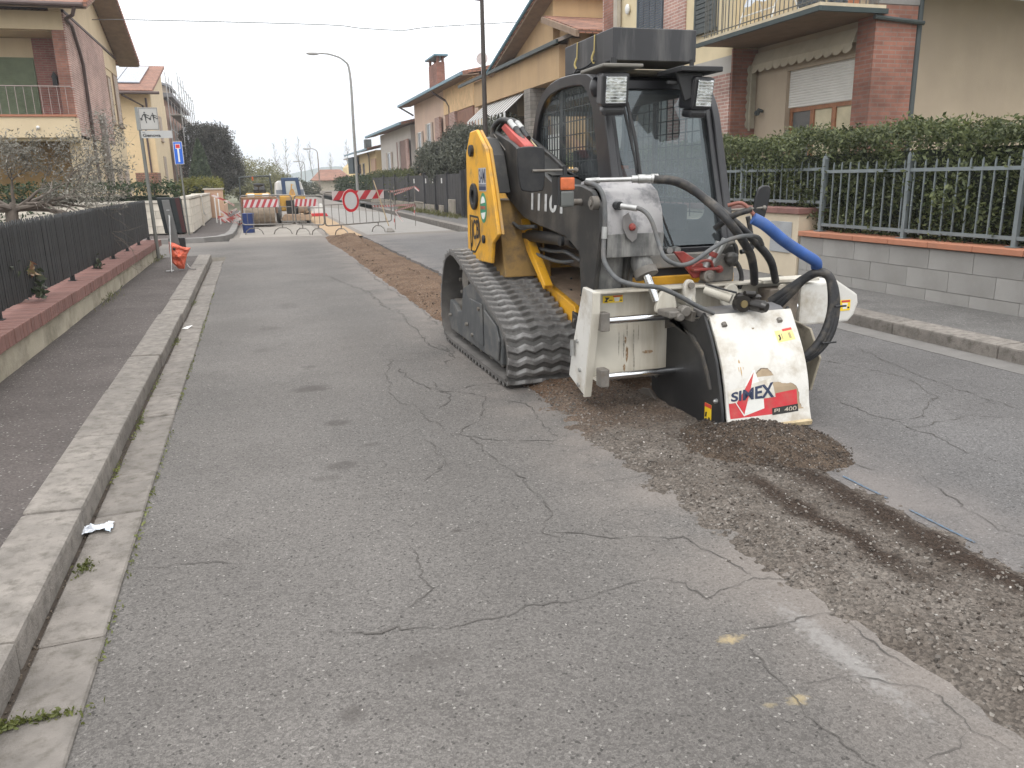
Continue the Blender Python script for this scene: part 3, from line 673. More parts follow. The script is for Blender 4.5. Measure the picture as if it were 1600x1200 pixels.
b = MB(); b.box(-1.852, -1.849, 4.5, 15.34, .47, 1.0); b.build('backing_sheet', mat('fence_sheet', (.016, .016, .017), .8), FL)
y = 5.2
while y < 15.4:
    b = MB(); b.box(-1.84, -1.80, y, y + .035, .39, 1.0); b.box(-1.86, -1.785, y - .02, y + .055, .391, .397); b.build('post', fence_d, FL); y += 1.26
# leaves of a garden bush poking through the slats
b = thing('bush', 'small dark leaved bush poking through the dark fence slats', 'bush', (-1.9, 7.6, .3))
pts = []
for (x, y, z, n, s_) in ((-1.76, 7.45, .47, 40, .05), (-1.78, 7.55, .58, 12, .04), (-1.76, 10.2, .44, 30, .05), (-1.78, 7.0, .70, 8, .05), (-1.9, 7.5, .45, 30, .08)):
    for _ in range(n): pts.append((random.gauss(x, .02), random.gauss(y, s_), random.gauss(z, s_ * .7)))
leaves('foliage', np.array(pts), leafmat('bush_leaf', (.035, .05, .03), (.09, .10, .06)), b, .07)
pts = [(random.gauss(-1.765, .015), random.gauss(7.33, .05), random.gauss(.66, .03)) for _ in range(14)]
leaves('young_leaves', np.array(pts), leafmat('red_leaf', (.30, .12, .08), (.34, .30, .16)), b, .06)

# garden ground left
b = MB(); b.box(-30, -1.93, -2, 15.3, -.1, .2); b.build('garden_soil', soil_m, kind='structure')

# ------------------------------------------------ olive tree, pruned, behind the fence
def limb(b, p, d, length, r, depth, tips, spread=.6, sub=3, gravity=0.0, seg=5):
    pts = [Vector(p)]; rs = [r]; d = Vector(d).normalized()
    for i in range(seg):
        d = (d + Vector((random.gauss(0, .13), random.gauss(0, .13), random.gauss(0, .10) + gravity))).normalized()
        pts.append(pts[-1] + d * length / seg); rs.append(r * (1 - .55 * (i + 1) / seg))
    b.tube(pts, rs, 6 if r > .01 else 4, cap=False)
    if depth == 0: tips.append((pts[-1], d)); tips.append((pts[-2], d)); return
    for k in range(sub):
        i = random.randint(max(1, seg // 2), seg) if k else seg
        ax = d.orthogonal().normalized(); ax.rotate(Matrix.Rotation(random.random() * 6.28, 3, d))
        nd = (d + ax * random.uniform(.4, 1.) * spread * 1.3).normalized()
        limb(b, pts[i], nd, length * random.uniform(.55, .8), rs[i] * .75, depth - 1, tips, spread, sub, gravity, max(3, seg - 1))
OT = thing('olive_tree', 'hard pruned grey olive tree spreading over the dark slat fence', 'tree', (-2.95, 11.6, .2))
b = MB(); tips = []
b.tube([(-2.95, 11.6, .1), (-2.93, 11.6, .6), (-2.9, 11.55, 1.0), (-2.85, 11.55, 1.12)], [.11, .085, .07, .05], 10)
for (dx, dy, dz, ln, r) in ((1.0, -.3, .12, .70, .042), (.6, .5, .35, .55, .035), (-.9, .2, .25, .6, .04), (-.3, -.7, .3, .5, .035), (-1.0, -.5, .1, .7, .035), (.3, .1, .8, .36, .03), (1.1, -.6, .22, .75, .03), (1.0, .1, .10, .9, .032), (-.6, .2, .5, .5, .03), (.5, -.3, .3, .5, .03), (1, 0, -.02, .8, .03)):
    limb(b, (-2.87, 11.55, 1.05), (dx, dy, dz), ln, r, 3, tips, .8, 3, -.012)
b.build('trunk', mat('olive_bark', (.15, .125, .105), .95, var=.3, scale=15), OT, smooth=True)
pts = []
for p, d in tips:
    if p.z < 1.12 or p.x > -1.45: continue
    if random.random() < .12: continue
    for _ in range(34): pts.append(tuple(p + d * random.uniform(-.12, .10) + Vector((random.gauss(0, .055), random.gauss(0, .055), random.gauss(0, .05)))))
leaves('foliage', np.array(pts), leafmat('olive_leaf', (.13, .125, .095), (.29, .27, .235), .15), OT, .042, aspect=.28)
print('olive tips', len(tips))
# darker garden shrub low behind the fence
SB = thing('garden_shrub', 'dark green shrub at the foot of the white wall behind the olive', 'shrub', (-4.8, 14.3, .2))
pts = np.stack([rng.normal(-4.8, .9, 3000), rng.normal(14.3, .4, 3000), np.abs(rng.normal(.55, .22, 3000)) + .2], 1)
leaves('foliage', pts, leafmat('dark_leaf', (.02, .035, .015), (.06, .08, .035)), SB, .07)

# ------------------------------------------------ signs on the left
SP = thing('street_sign_post', 'leaning grey pole with children crossing sign and street name plate', 'signpost', (-1.60, 14.42, .10))
b = MB(); b.tube([(-1.60, 14.42, .09), (-1.625, 14.42, 2.45)], .028, 12); b.build('pole', pole_m, SP, smooth=True)
b = MB(); b.box(-1.62, -1.335, 14.385, 14.388, 2.16, 2.50); b.build('children_sign', sign_grey, SP)
b = MB(); b.box(-1.665, -1.622, 14.388, 14.44, 2.155, 2.505); b.build('sign_side_frame', mat('frame_grey', (.22, .23, .22), .6), SP)
b = MB()
for (x0, x1, z0, z1) in ((-1.612, -1.343, 2.488, 2.492), (-1.612, -1.343, 2.168, 2.172), (-1.612, -1.608, 2.17, 2.49), (-1.347, -1.343, 2.17, 2.49)): b.box(x0, x1, 14.381, 14.385, z0, z1)
b.build('sign_border', sign_black, SP)
def fig(b, cx, cz, s, flip=1):
    """running child silhouette with bag"""
    def P(x, z): return (cx + x * s * flip, cz + z * s)
    b.disc((cx + .02 * s * flip, 14.382, cz + .42 * s), .055 * s, 'y', .003, 12)
    for pl in ([(-.05, .34), (.09, .33), (.16, .05), (.02, .03)], [(.05, .33), (.34, .20), (.33, .15), (.08, .24)], [(-.04, .34), (-.15, .22), (-.22, .02), (-.17, 0), (-.10, .17), (.0, .27)],
               [(.02, .06), (.16, .06), (.30, -.07), (.42, -.02), (.42, .03), (.30, 0), (.20, .12)], [(.02, .06), (.11, .03), (.10, -.15), (.14, -.34), (.08, -.35), (.03, -.15)],
               [(-.32, .02), (-.18, .06), (-.14, -.12), (-.28, -.16)]):
        b.prism([P(*p) for p in pl], 'y', 14.382, 14.385)
b = MB(); fig(b, -1.535, 2.335, .21); fig(b, -1.415, 2.335, .18); b.build('children_symbol', sign_black, SP)
b = MB(); b.box(-1.615, -1.155, 14.385, 14.388, 2.035, 2.15); b.build('name_plate', mat('plate_grey', (.42, .42, .41), .6, var=.05), SP)
text_obj('Genova', plane((-1.595, 14.382, 2.055), (.265, 0, 0), (0, 0, .048)), sign_black, SP, bold=.03)
text_obj('via', plane((-1.60, 14.382, 2.118), (.045, 0, 0), (0, 0, .014)), sign_black, SP, bold=.01)
BS = thing('dead_end_sign', 'blue dead end sign with red bar on a thin pole', 'sign', (-1.60, 21.0, .10))
b = MB(); b.tube([(-1.58, 21.0, .09), (-1.60, 21.0, 2.36)], .022, 10); b.build('pole', pole_m, BS, smooth=True)
b = MB(); b.box(-1.70, -1.50, 20.955, 20.96, 1.78, 2.29); b.build('border', white_p, BS)
b = MB(); b.box(-1.69, -1.51, 20.950, 20.955, 1.79, 2.28); b.build('face', blue_sign, BS)
b = MB(); b.box(-1.618, -1.582, 20.946, 20.950, 1.83, 2.13); b.box(-1.655, -1.545, 20.946, 20.950, 2.13, 2.24); b.build('white_bar', white_p, BS)
b = MB(); b.box(-1.645, -1.555, 20.942, 20.946, 2.145, 2.228); b.build('red_bar', red_p, BS)
# stand
ST = thing('sign_stand', 'black boxed portable sign on a grey post with galvanised prop leg', 'sign stand', (-1.16, 12.7, .1))
b = MB(); b.prism([(-1.335, 1.135), (-1.02, 1.13), (-.985, .62), (-1.275, .63)], 'y', 12.66, 12.78); b.build('black_box', mat('box_black', (.012, .017, .018), .5), ST, bevel=.008)
b = MB(); b.prism([(-1.09, 1.125), (-1.03, 1.128), (-.992, .635), (-1.04, .635)], 'y', 12.652, 12.66); b.build('dark_red_edge', mat('dark_red', (.05, .012, .012), .5), ST)
b = MB(); b.prism([(-1.265, 1.10), (-1.165, 1.10), (-1.095, .46), (-1.21, .46)], 'y', 12.62, 12.66); b.build('post_plate', mat('post_grey', (.15, .15, .145), .55, metal=.3), ST, bevel=.004)
b = MB(); b.box(-1.215, -1.175, 12.612, 12.62, .95, .965); b.disc((-1.19, 12.612, .88), .012, 'y', .01); b.build('latch', steel, ST)
b = MB(); b.tube([(-1.185, 12.6, .87), (-1.225, 12.35, .105)], .012, 8); b.build('prop_leg', steel, ST, smooth=True)
b = MB(); b.box(-1.24, -1.02, 12.64, 12.74, .34, .56); b.build('lower_box', black_m, ST, bevel=.006)
b = MB(); b.tube([(-1.03, 12.6, .18), (-.98, 12.5, .125), (-.90, 12.45, .12)], .010, 8, smooth=4); b.tube([(-1.3, 12.42, .11), (-1.2, 12.45, .115)], .009, 8); b.build('foot', steel, ST, smooth=True)
OB = thing('orange_sheet', 'crumpled orange plastic sandbag hanging on the sign stand', 'sandbag', (-1.12, 12.5, .1))
def crumple(outline, ydepth, y0, amp, seed):
    cx = sum(p[0] for p in outline) / len(outline); cz = sum(p[1] for p in outline) / len(outline); vs = []; rings = 7; n = 40
    pts = []
    m = len(outline)
    for k in range(n):
        u = k / n * m; i = int(u); fr = u - i; a = outline[i]; c = outline[(i + 1) % m]; pts.append((a[0] * (1 - fr) + c[0] * fr, a[1] * (1 - fr) + c[1] * fr))
    for side in (-1, 1):
        for r in range(rings + 1):
            w = r / rings
            for (x, z) in pts:
                px = cx + (x - cx) * w; pz = cz + (z - cz) * w
                bul = ydepth * math.sqrt(max(0, 1 - w * w)) + amp * fbm(px, pz, 14, 4, seed) * (1 - w ** 4)
                vs.append((px, y0 + side * bul, pz))
    fs = []
    tot = (rings + 1) * n
    for s_ in (0, 1):
        for r in range(rings):
            for k in range(n):
                a = s_ * tot + r * n + k; c = s_ * tot + r * n + (k + 1) % n; q = (a, c, c + n, a + n); fs.append(q if s_ == 0 else q[::-1])
    return vs, fs
b = MB(); b.add(*crumple([(-1.225, .52), (-1.16, .50), (-1.05, .44), (-.94, .425), (-1.0, .33), (-1.03, .24), (-1.06, .125), (-1.14, .13), (-1.21, .22), (-1.235, .36)], .05, 12.5, .05, 4))
b.build('bag', mat('orange_plastic', (.58, .115, .06), .4, var=.2, scale=14, bmp=.4, bscale=25), OB, smooth=True, recalc=True)
b = MB(); b.ball((-1.16, 12.45, .42), .02); b.build('knot', black_m, OB)
# litter
LT = thing('crumpled_wrapper', 'crumpled silver white wrapper lying in the near gutter by the kerb', 'litter', (-.71, 3.2, .01))
vs = []; n = 9
for j in range(n):
    for i in range(n):
        x = -.752 + .105 * i / (n - 1) + .012 * noise.noise(Vector((i * .9, j * .9, 1))); y = 3.16 + .10 * j / (n - 1) + .02 * noise.noise(Vector((i * .8, j * .8, 7))); ww = (.45 + .55 * abs(2 * i / (n - 1) - 1))
        vs.append((x, 3.21 + (y - 3.21) * ww, .016 + .035 * abs(noise.noise(Vector((i * .75, j * .75, 3))))+ .008 * (i == n // 2)))
b = MB(); b.add(vs, [(j * n + i, j * n + i + 1, (j + 1) * n + i + 1, (j + 1) * n + i) for j in range(n - 1) for i in range(n - 1)])
b.build('foil', mat('wrapper', (.66, .68, .72), .35, var=.15, scale=30, dirt=(.2, .35, .5), dscale=25, damt=.5), LT)
L2 = MB(); L2.add([(-.75, 7.83, .02), (-.70, 7.85, .012), (-.66, 7.93, .03), (-.72, 7.96, .015)], [(0, 1, 2), (0, 2, 3)]); o = L2.build('paper_scrap', white_p); o['label'] = 'small white paper scrap lying further along the gutter'; o['category'] = 'litter'

b = MB(); b.add([(-.88, 14.5, .001), (-.60, 14.5, .001), (-.60, 15.75, .001), (-.88, 15.75, .001)], [(0, 1, 2, 3)])
b.build('gutter_end_dirt', mat('gutter_end_dirt', (.11, .095, .075), .95, var=.4, scale=14, dirt=(.05, .045, .03), dscale=20), kind='structure')

# ================================================================ TRACKED SKID STEER LOADER
yel = mat('machine_yellow', (.66, .335, .02), .45, var=.12, scale=3, dirt=(.26, .16, .07), dscale=7, damt=.75, bmp=.03)
yel_d = mat('dusty_yellow', (.52, .29, .05), .7, var=.12, scale=4, dirt=(.33, .235, .16), dscale=3, damt=.95, bmp=.05)
dust = mat('dust_tan', (.37, .265, .185), .95, var=.15, scale=7, dirt=(.16, .12, .09), dscale=6, damt=.6, bmp=.2)
armc = mat('arm_black', (.022, .021, .020), .5, var=.3, scale=5, dirt=(.085, .075, .062), dscale=5, damt=.65, bmp=.05)
armw = mat('arm_worn_white', (.33, .32, .32), .6, var=.2, scale=5, dirt=(.085, .088, .10), dscale=9, damt=.95, bmp=.15)
armg = mat('arm_scraped_grey', (.115, .115, .112), .65, var=.35, scale=18, dirt=(.33, .32, .30), dscale=16, damt=.7, bmp=.1, streak=True)
rubber = mat('track_rubber', (.075, .072, .068), .75, var=.3, scale=8, dirt=(.19, .18, .17), dscale=7, damt=.55, bmp=.4, bscale=120)
rubber_s = mat('track_side_rubber', (.095, .088, .082), .9, var=.15, scale=5, dirt=(.15, .14, .13), dscale=5, damt=.6, bmp=.1)
lug_m = mat('lug_rubber', (.115, .11, .105), .62, var=.35, scale=12, dirt=(.27, .265, .26), dscale=11, damt=.75, bmp=.3, bscale=100, rnd=.12)
frame_gd = mat('track_frame_grey', (.075, .078, .080), .7, var=.2, scale=5, dirt=(.15, .14, .125), dscale=5, damt=.7)
steel_d = mat('dusty_steel', (.20, .185, .165), .65, metal=.4, var=.3, scale=12, dirt=(.12, .09, .065), dscale=9, damt=.6)
hitch_m = mat('hitch_grey', (.19, .18, .165), .75, var=.25, scale=9, dirt=(.30, .255, .205), dscale=8, damt=.75, bmp=.15)
chrome = mat('chrome_rod', (.75, .76, .78), .16, metal=1, var=.06)
red_m = mat('red_steel', (.25, .035, .028), .5, var=.25, scale=14, dirt=(.2, .13, .1), dscale=10, damt=.6)
cabm = mat('cab_charcoal', (.016, .016, .019), .36, var=.2, scale=3, dirt=(.06, .058, .055), dscale=3, damt=.4)
cab_in = mat('cab_grey_panel', (.12, .135, .15), .7, var=.08)
cab_hl = mat('cab_headliner', (.14, .14, .145), .9)
seat_m = mat('seat_black', (.008, .008, .010), .8)
hose = mat('hose_rubber', (.022, .022, .024), .6, var=.3, scale=30, dirt=(.13, .11, .085), dscale=14, damt=.6)
hose_g = mat('hose_grey', (.085, .088, .09), .6, var=.25, scale=30, dirt=(.15, .13, .11), dscale=12, damt=.5)
blue_h = mat('blue_sleeve', (.028, .085, .28), .65, var=.25, scale=10, dirt=(.06, .10, .22), dscale=14, damt=.6, bmp=.2, bscale=30)
glass = glassmat('cab_glass', (.32, .39, .43), .5)
glass_s = glassmat('side_glass', (.80, .84, .84), .07)
orange_l = mat('orange_lens', (.50, .12, .04), .25, var=.2, scale=30)
dark_box = mat('tank_charcoal', (.024, .024, .027), .45, var=.15, scale=3, dirt=(.15, .145, .14), dscale=6, damt=.6, streak=True)

LD = thing('tracked_loader', 'yellow and black rubber tracked skid steer loader milling the street', 'loader', (2.3, 5.4, 0))
def track(x0, x1, parent):
    outer = [(6.20, .755), (5.98, .765), (5.48, .625), (5.10, .525), (4.80, .425), (4.655, .34), (4.61, .22), (4.645, .09), (4.75, .018), (5.5, .014), (6.30, .018), (6.47, .09), (6.53, .22), (6.50, .42), (6.36, .66)]
    cy, cz = 5.5, .32
    def off(loop, dd):
        n = len(loop); o = []
        for i in range(n):
            a = Vector(loop[i - 1]); b_ = Vector(loop[(i + 1) % n]); t = (b_ - a).normalized(); nn = Vector((t.y, -t.x))
            p = Vector(loop[i]); c = Vector((cy, cz)) - p
            if nn.dot(c) < 0: nn = -nn
            o.append(tuple(p + nn * dd))
        return o
    lp = catmull(outer, 8)
    # keep the ground run flat
    lp = [(y, max(z, .016)) for y, z in lp]
    base = off(lp, .018); inner = off(lp, .042)
    tk = None
    b = MB(); b.ring(base, inner, 'x', x0, x1)
    tk = b.build('track', rubber_s, parent, recalc=True, smooth=True)
    # raised edge lip of darker rubber outside
    b = MB(); b.ring(off(lp, .014), off(lp, .02), 'x', x0 + .012, x1 - .012); b.build('tread_base', rubber, tk, recalc=True, smooth=True)
    # guide teeth inside
    L_ = [0]; n = len(lp)
    for i in range(n): L_.append(L_[-1] + (Vector(lp[(i + 1) % n]) - Vector(lp[i])).length)
    tot = L_[-1]; N_ = 54; W = x1 - x0; lug0 = None
    zig = []
    nz_ = 8
    for k in range(nz_ + 1):
        zig.append((-W / 2 + W * k / nz_, .011 if k % 2 else -.011))
    for q in range(N_):
        s_ = tot * q / N_; i = 0
        while L_[i + 1] < s_: i += 1
        u = (s_ - L_[i]) / (L_[i + 1] - L_[i]); p = Vector(base[i]).lerp(Vector(base[(i + 1) % n]), u)
        t = (Vector(base[(i + 1) % n]) - Vector(base[i])).normalized(); nn = Vector((t.y, -t.x))
        if nn.dot(Vector((cy, cz)) - p) > 0: nn = -nn
        if lug0 is None:
            b = MB(); vs = []
            for (x, o) in zig:
                vs += [(x, o - .026, 0), (x, o - .015, .024), (x, o + .015, .024), (x, o + .026, 0)]
            fs = []
            for k in range(nz_):
                for m_ in range(3): a = 4 * k + m_; fs.append((a, a + 1, a + 5, a + 4))
            fs += [(0, 1, 2, 3), (4 * nz_ + 3, 4 * nz_ + 2, 4 * nz_ + 1, 4 * nz_)]
            b.add(vs, fs)
            lug0 = b.build('tread_lug', lug_m, None, recalc=True, bevel=.003); lug0.parent = tk; o = lug0
        else: o = lug0.copy(); col.objects.link(o); o.parent = tk
        w = wloc(parent)
        M = Matrix(((1, 0, 0, (x0 + x1) / 2 - w.x), (0, t.x, nn.x, p.x - w.y), (0, t.y, nn.y, p.y - w.z), (0, 0, 0, 1)))
        if M.determinant() < 0: M = M @ Matrix.Diagonal((-1, 1, 1, 1))
        o.matrix_local = M
    return tk
track(1.41, 1.875, LD); track(2.75, 3.215, LD)
def undercarriage(x0, x1, sgn):
    f = MB()
    f.prism([(4.86, .115), (6.30, .115), (6.36, .20), (6.30, .36), (6.15, .34), (6.06, .30), (5.92, .32), (5.86, .50), (5.62, .57), (5.30, .50), (4.95, .40), (4.83, .30)], 'x', x0 + .03, x0 + .07)
    f.box(x0 + .17, x1 - .13, 4.95, 6.2, .14, .42)
    uf = f.build('track_frame', frame_gd, LD, bevel=.01)
    b = MB(); b.box(x0 + .018, x0 + .029, 5.28, 5.62, .17, .46); b.build('cover_plate', frame_gd, uf, bevel=.004)
    b = MB(); b.prism([(4.9, .14), (5.22, .14), (5.22, .44), (4.93, .37), (4.86, .28)], 'x', x0 + .012, x0 + .029); b.build('front_plate', frame_gd, uf, bevel=.006)
    for (y, z) in ((6.25, .24), (5.72, .25), (5.35, .42), (5.55, .20)):
        b = MB(); b.disc((x0 + .004, y, z), .014, 'x', .02, 8); b.build('bolt', steel_d, uf)
    for y in (5.05, 5.32, 5.59, 5.86, 6.12):
        b = MB(); b.tube([(x0 + .085, y, .125), (x0 + .15, y, .125)], .068, 20); b.tube([(x0 + .078, y, .125), (x0 + .085, y, .125)], [.03, .028], 12); b.build('road_wheel', steel_d, LD, bevel=.006, smooth=True)
        b = MB(); b.tube([(x1 - .12, y, .135), (x1 - .04, y, .135)], .075, 20); b.build('road_wheel', steel_d, LD, bevel=.006, smooth=True)
    for (y, z, r) in ((4.80, .225, .145), (6.34, .215, .14)):
        b = MB(); b.tube([(x0 + .08, y, z), (x1 - .08, y, z)], r, 24); b.build('idler_wheel', steel_d, LD, bevel=.01, smooth=True)
    sp = []
    for k in range(26):
        a = 2 * PI * k / 26; r = .20 if k % 2 else .165; sp.append((6.05 + r * math.cos(a), .53 + r * math.sin(a)))
    b = MB(); b.prism(sp, 'x', x0 + .16, x0 + .30); s_ = b.build('sprocket', steel_d, LD, bevel=.006)
    b = MB(); b.disc((x0 + .10, 6.05, .53), .10, 'x', .07); 
    for k in range(8): b.disc((x0 + .085, 6.05 + .13 * math.cos(k * .785), .53 + .13 * math.sin(k * .785)), .014, 'x', .08, 8)
    b.build('hub', steel_d, s_, smooth=True)
undercarriage(1.41, 1.875, 1); undercarriage(2.75, 3.215, -1)

# chassis
b = MB()
b.prism([(6.35, .82), (6.05, .90), (5.82, .70), (5.06, .56), (4.71, .50), (4.66, .40), (4.66, .16), (6.3, .16)], 'x', 1.885, 1.925)
b.prism([(6.35, .82), (6.05, .90), (5.82, .70), (5.06, .56), (4.71, .50), (4.66, .40), (4.66, .16), (6.3, .16)], 'x', 2.70, 2.74)
b.build('chassis_side', yel, LD, bevel=.006)
b = MB(); b.box(1.926, 2.699, 4.70, 6.3, .20, .50); b.build('belly', armc, LD)
b = MB(); b.prism([(5.95, .70), (5.06, .555), (4.74, .50), (4.74, .45), (5.95, .55)], 'x', 1.926, 2.30); b.build('deck', dust, LD)
b = MB()
for (x, y, z) in ((2.0, 5.05, .556), (2.06, 5.0, .548), (2.02, 4.92, .534), (2.05, 4.9, .53), (2.1, 5.3, .6), (2.14, 5.2, .58)): b.disc((x, y, z - .006), .008, 'z', .012, 8)
b.build('deck_hole_shade', black_m, LD)  # black discs stand for the shade in the deck holes
b = MB(); b.prism([(4.72, .47), (4.56, .43), (4.53, .30), (4.60, .10), (4.74, .10)], 'x', 1.875, 1.90); b.build('front_bracket', armc, LD, bevel=.004)
for (y, z) in ((4.66, .42), (4.6, .39), (4.58, .28)):
    b = MB(); b.disc((1.862, y, z), .012, 'x', .013, 6); b.build('bolt', steel_d, LD)
# rear body with engine cover
b = MB(); b.prism([(6.6, .35), (6.75, .75), (6.72, 1.25), (6.3, 1.38), (5.62, 1.30), (5.62, .55)], 'x', 1.93, 2.70); b.build('engine_cover', yel, LD, bevel=.02)
b = MB(); b.prism([(6.15, .60), (6.20, 1.15), (5.55, 1.15), (5.40, .62)], 'x', 1.64, 1.93); b.build('side_pod', mat('grimy_yellow', (.27, .165, .05), .7, var=.25, scale=5, dirt=(.07, .05, .035), dscale=5, damt=.9), LD, bevel=.01)
b = MB(); b.prism([(5.56, 1.0), (5.40, .80), (5.05, .57), (5.02, .60), (5.36, .86), (5.50, 1.02)], 'x', 1.80, 1.86); b.build('yellow_gusset', yel, LD, bevel=.004)
# yellow tower at the rear
TW = [(6.09, .70), (6.05, 1.49), (5.915, 1.635), (5.74, 1.64), (5.50, 1.50), (5.36, 1.21), (5.25, .93), (5.40, .86), (5.44, .72)]
b = MB(); b.prism(TW, 'x', 1.55, 1.578); tw = b.build('loader_tower', yel, LD, bevel=.007)
b = MB(); b.prism([(5.25, .93), (5.36, 1.21), (5.50, 1.50), (5.74, 1.64), (5.74, 1.61), (5.53, 1.47), (5.40, 1.20), (5.30, .95)], 'x', 1.579, 1.60); b.build('tower_lip', yel_d, LD, bevel=.004)
b = MB(); b.prism([(6.07, 1.2), (6.07, 1.45), (5.92, 1.60), (5.76, 1.58), (5.60, 1.46), (5.48, 1.2)], 'x', 1.601, 1.72); b.build('tower_core', armc, LD, bevel=.006)
b = MB(); b.prism([(6.09, .60), (6.05, 1.30), (5.7, 1.35), (5.48, 1.0), (5.40, .60)], 'x', 1.94, 1.99); b.build('inner_tower', yel_d, LD, bevel=.006)
b = MB(); b.disc((1.525, 5.86, 1.50), .042, 'x', .03, 20); b.build('pivot_pin', black_m, tw, smooth=True, bevel=.004)
b = MB(); b.disc((1.535, 5.60, .88), .03, 'x', .02, 14); b.build('pivot_pin', black_m, tw, smooth=True, bevel=.004)
b = MB(); lo = [(5.83 + .095 * math.cos(a), 1.175 + .095 * math.sin(a)) for a in [2 * PI * k / 28 for k in range(28)]]; li = [(5.83 + .05 * math.cos(a), 1.175 + .05 * math.sin(a)) for a in [2 * PI * k / 28 for k in range(28)]]
b.ring(lo, li, 'x', 1.530, 1.553); b.build('rubber_ring', black_m, tw, recalc=True, bevel=.004, smooth=True)
b = MB(); b.disc((1.5485, 5.83, 1.175), .05, 'x', .0012, 20); b.build('hole_shade', black_m, tw)  # black disc painted for the shade inside the hole
# decals on the tower
sil = mat('decal_silver', (.40, .41, .43), .4); navy = mat('decal_navy', (.02, .03, .07), .5); dgreen = mat('decal_green', (.03, .22, .12), .5); dwhite = mat('decal_white', (.68, .68, .64), .5); dred = mat('decal_red', (.55, .05, .04), .5); dblack = mat('decal_black', (.015, .014, .012), .5)
b = MB(); b.box(1.5475, 1.5495, 5.51, 5.70, 1.215, 1.375); b.build('decal_plate', sil, tw)
def TP(y0, y1, z0, z1, x=1.5470): return plane((x, y0, z0), (0, y1 - y0, 0), (0, 0, z1 - z0))
text_obj('SAMI', TP(5.695, 5.515, 1.27, 1.37, 1.5472), navy, tw, bold=.015)
b = MB(); b.box(1.5460, 1.5474, 5.515, 5.695, 1.255, 1.262); b.box(1.5460, 1.5474, 5.515, 5.695, 1.222, 1.250); b.build('decal_bar', navy, tw)
b = MB()
def ell(x, cy_, cz_, ry, rz, n=28, a0=0, a1=2 * PI): return [(cy_ + ry * math.cos(a0 + (a1 - a0) * k / n), cz_ + rz * math.sin(a0 + (a1 - a0) * k / n)) for k in range(n)]
b.prism(ell(0, 5.60, 1.10, .085, .105), 'x', 1.5475, 1.5495); b.build('green_decal', dgreen, tw)
for nm, pts_, m_ in (('decal_white_top', ell(0, 5.60, 1.10, .062, .08, 16, .35, PI - .35), dwhite), ('decal_white_bottom', ell(0, 5.60, 1.10, .062, .08, 16, PI + .35, 2 * PI - .35), dwhite)):
    b = MB(); b.prism(pts_, 'x', 1.5455, 1.5474); b.build(nm, m_, tw)
text_obj('SERVICE', TP(5.665, 5.535, 1.090, 1.112, 1.5452), dred, tw, bold=.03)
# framed maker's logo
def SH(y0, y1, z0, z1, x):   # slanted lettering frame
    return lambda u, v: (x, y0 + (y1 - y0) * u + .0 * v, z0 + (z1 - z0) * v)
fo = [(5.985, .76), (5.99, 1.04), (5.75, 1.035), (5.72, .99), (5.70, .86), (5.86, .762)]
fi = [(5.968, .775), (5.973, 1.026), (5.758, 1.021), (5.733, .983), (5.714, .868), (5.855, .778)]
b = MB(); b.ring(fo, fi, 'x', 1.546, 1.5495); b.build('logo_frame', dblack, tw, recalc=True)
text_obj('JCB', lambda u, v: (1.5465, 5.958 - .225 * u, .80 + .04 * u + (.205 - .03 * u) * v), dblack, tw, bold=.02)

# loader arm
MB.shift = Vector((.10, .235, -.006))
AR = [(5.63, 1.64), (5.26, 1.555), (4.92, 1.45), (4.41, 1.275), (3.97, 1.262), (3.82, 1.235), (3.72, 1.16), (3.70, 1.02), (3.78, .72), (3.82, .62), (3.97, .60), (4.0, .89), (4.21, .965), (4.70, 1.01), (5.01, 1.05), (5.36, 1.17), (5.72, 1.40), (5.92, 1.47), (5.88, 1.60)]
b = MB(); b.prism(AR, 'x', 1.625, 1.655); arm = b.build('loader_arm', armc, LD, bevel=.008)
b = MB(); b.prism(AR, 'x', 1.80, 1.83); b.build('arm_inner_plate', armc, arm, bevel=.006)
b = MB(); b.prism([(5.60, 1.61), (4.92, 1.425), (4.41, 1.25), (3.97, 1.24), (4.0, 1.21), (4.92, 1.38), (5.6, 1.55)], 'x', 1.655, 1.80); b.prism([(4.02, .91), (4.21, .985), (5.01, 1.07), (5.36, 1.19), (5.36, 1.21), (4.2, 1.0), (4.0, .95)], 'x', 1.655, 1.80); b.build('arm_skin', armc, arm)
text_obj('1110T', plane((1.622, 4.82, 1.104), (0, -.63, -.008), (0, -.01, .108)), mat('lettering_grey', (.46, .46, .45), .6, dirt=(.10, .095, .09), dscale=25, damt=.4), arm, bold=.03)
# nose
NS = [(4.06, 1.275), (4.0, 1.285), (3.86, 1.275), (3.76, 1.225), (3.70, 1.13), (3.675, 1.00), (3.69, .99), (3.72, 1.13), (3.78, 1.21), (3.87, 1.255), (4.0, 1.265), (4.06, 1.255)]
b = MB(); b.prism(NS, 'x', 1.66, 1.985); b.build('nose_skin', armw, arm, bevel=.003, smooth=True)
b = MB(); b.hexa([(1.66, 3.682, .885), (1.985, 3.682, .885), (1.985, 3.70, .885), (1.66, 3.70, .885)], [(1.66, 3.672, 1.01), (1.985, 3.672, 1.01), (1.985, 3.69, 1.01), (1.66, 3.69, 1.01)]); b.build('nose_guard', armg, arm, bevel=.003)
b = MB(); b.prism([(3.70, 1.0), (3.72, 1.12), (3.80, 1.22), (3.94, 1.255), (3.94, .90), (3.70, .90)], 'x', 1.955, 1.983); b.build('nose_side', armg, arm, bevel=.004)
b = MB(); b.disc((1.72, 3.665, 1.155), .022, 'y', .05, 16); b.build('socket', black_m, arm)
b = MB(); b.box(1.78, 1.86, 3.86, 3.96, 1.283, 1.295); b.box(1.795, 1.85, 3.775, 3.80, 1.205, 1.225); b.build('tool_slot', mat('rusty', (.10, .06, .045), .8, var=.3), arm)
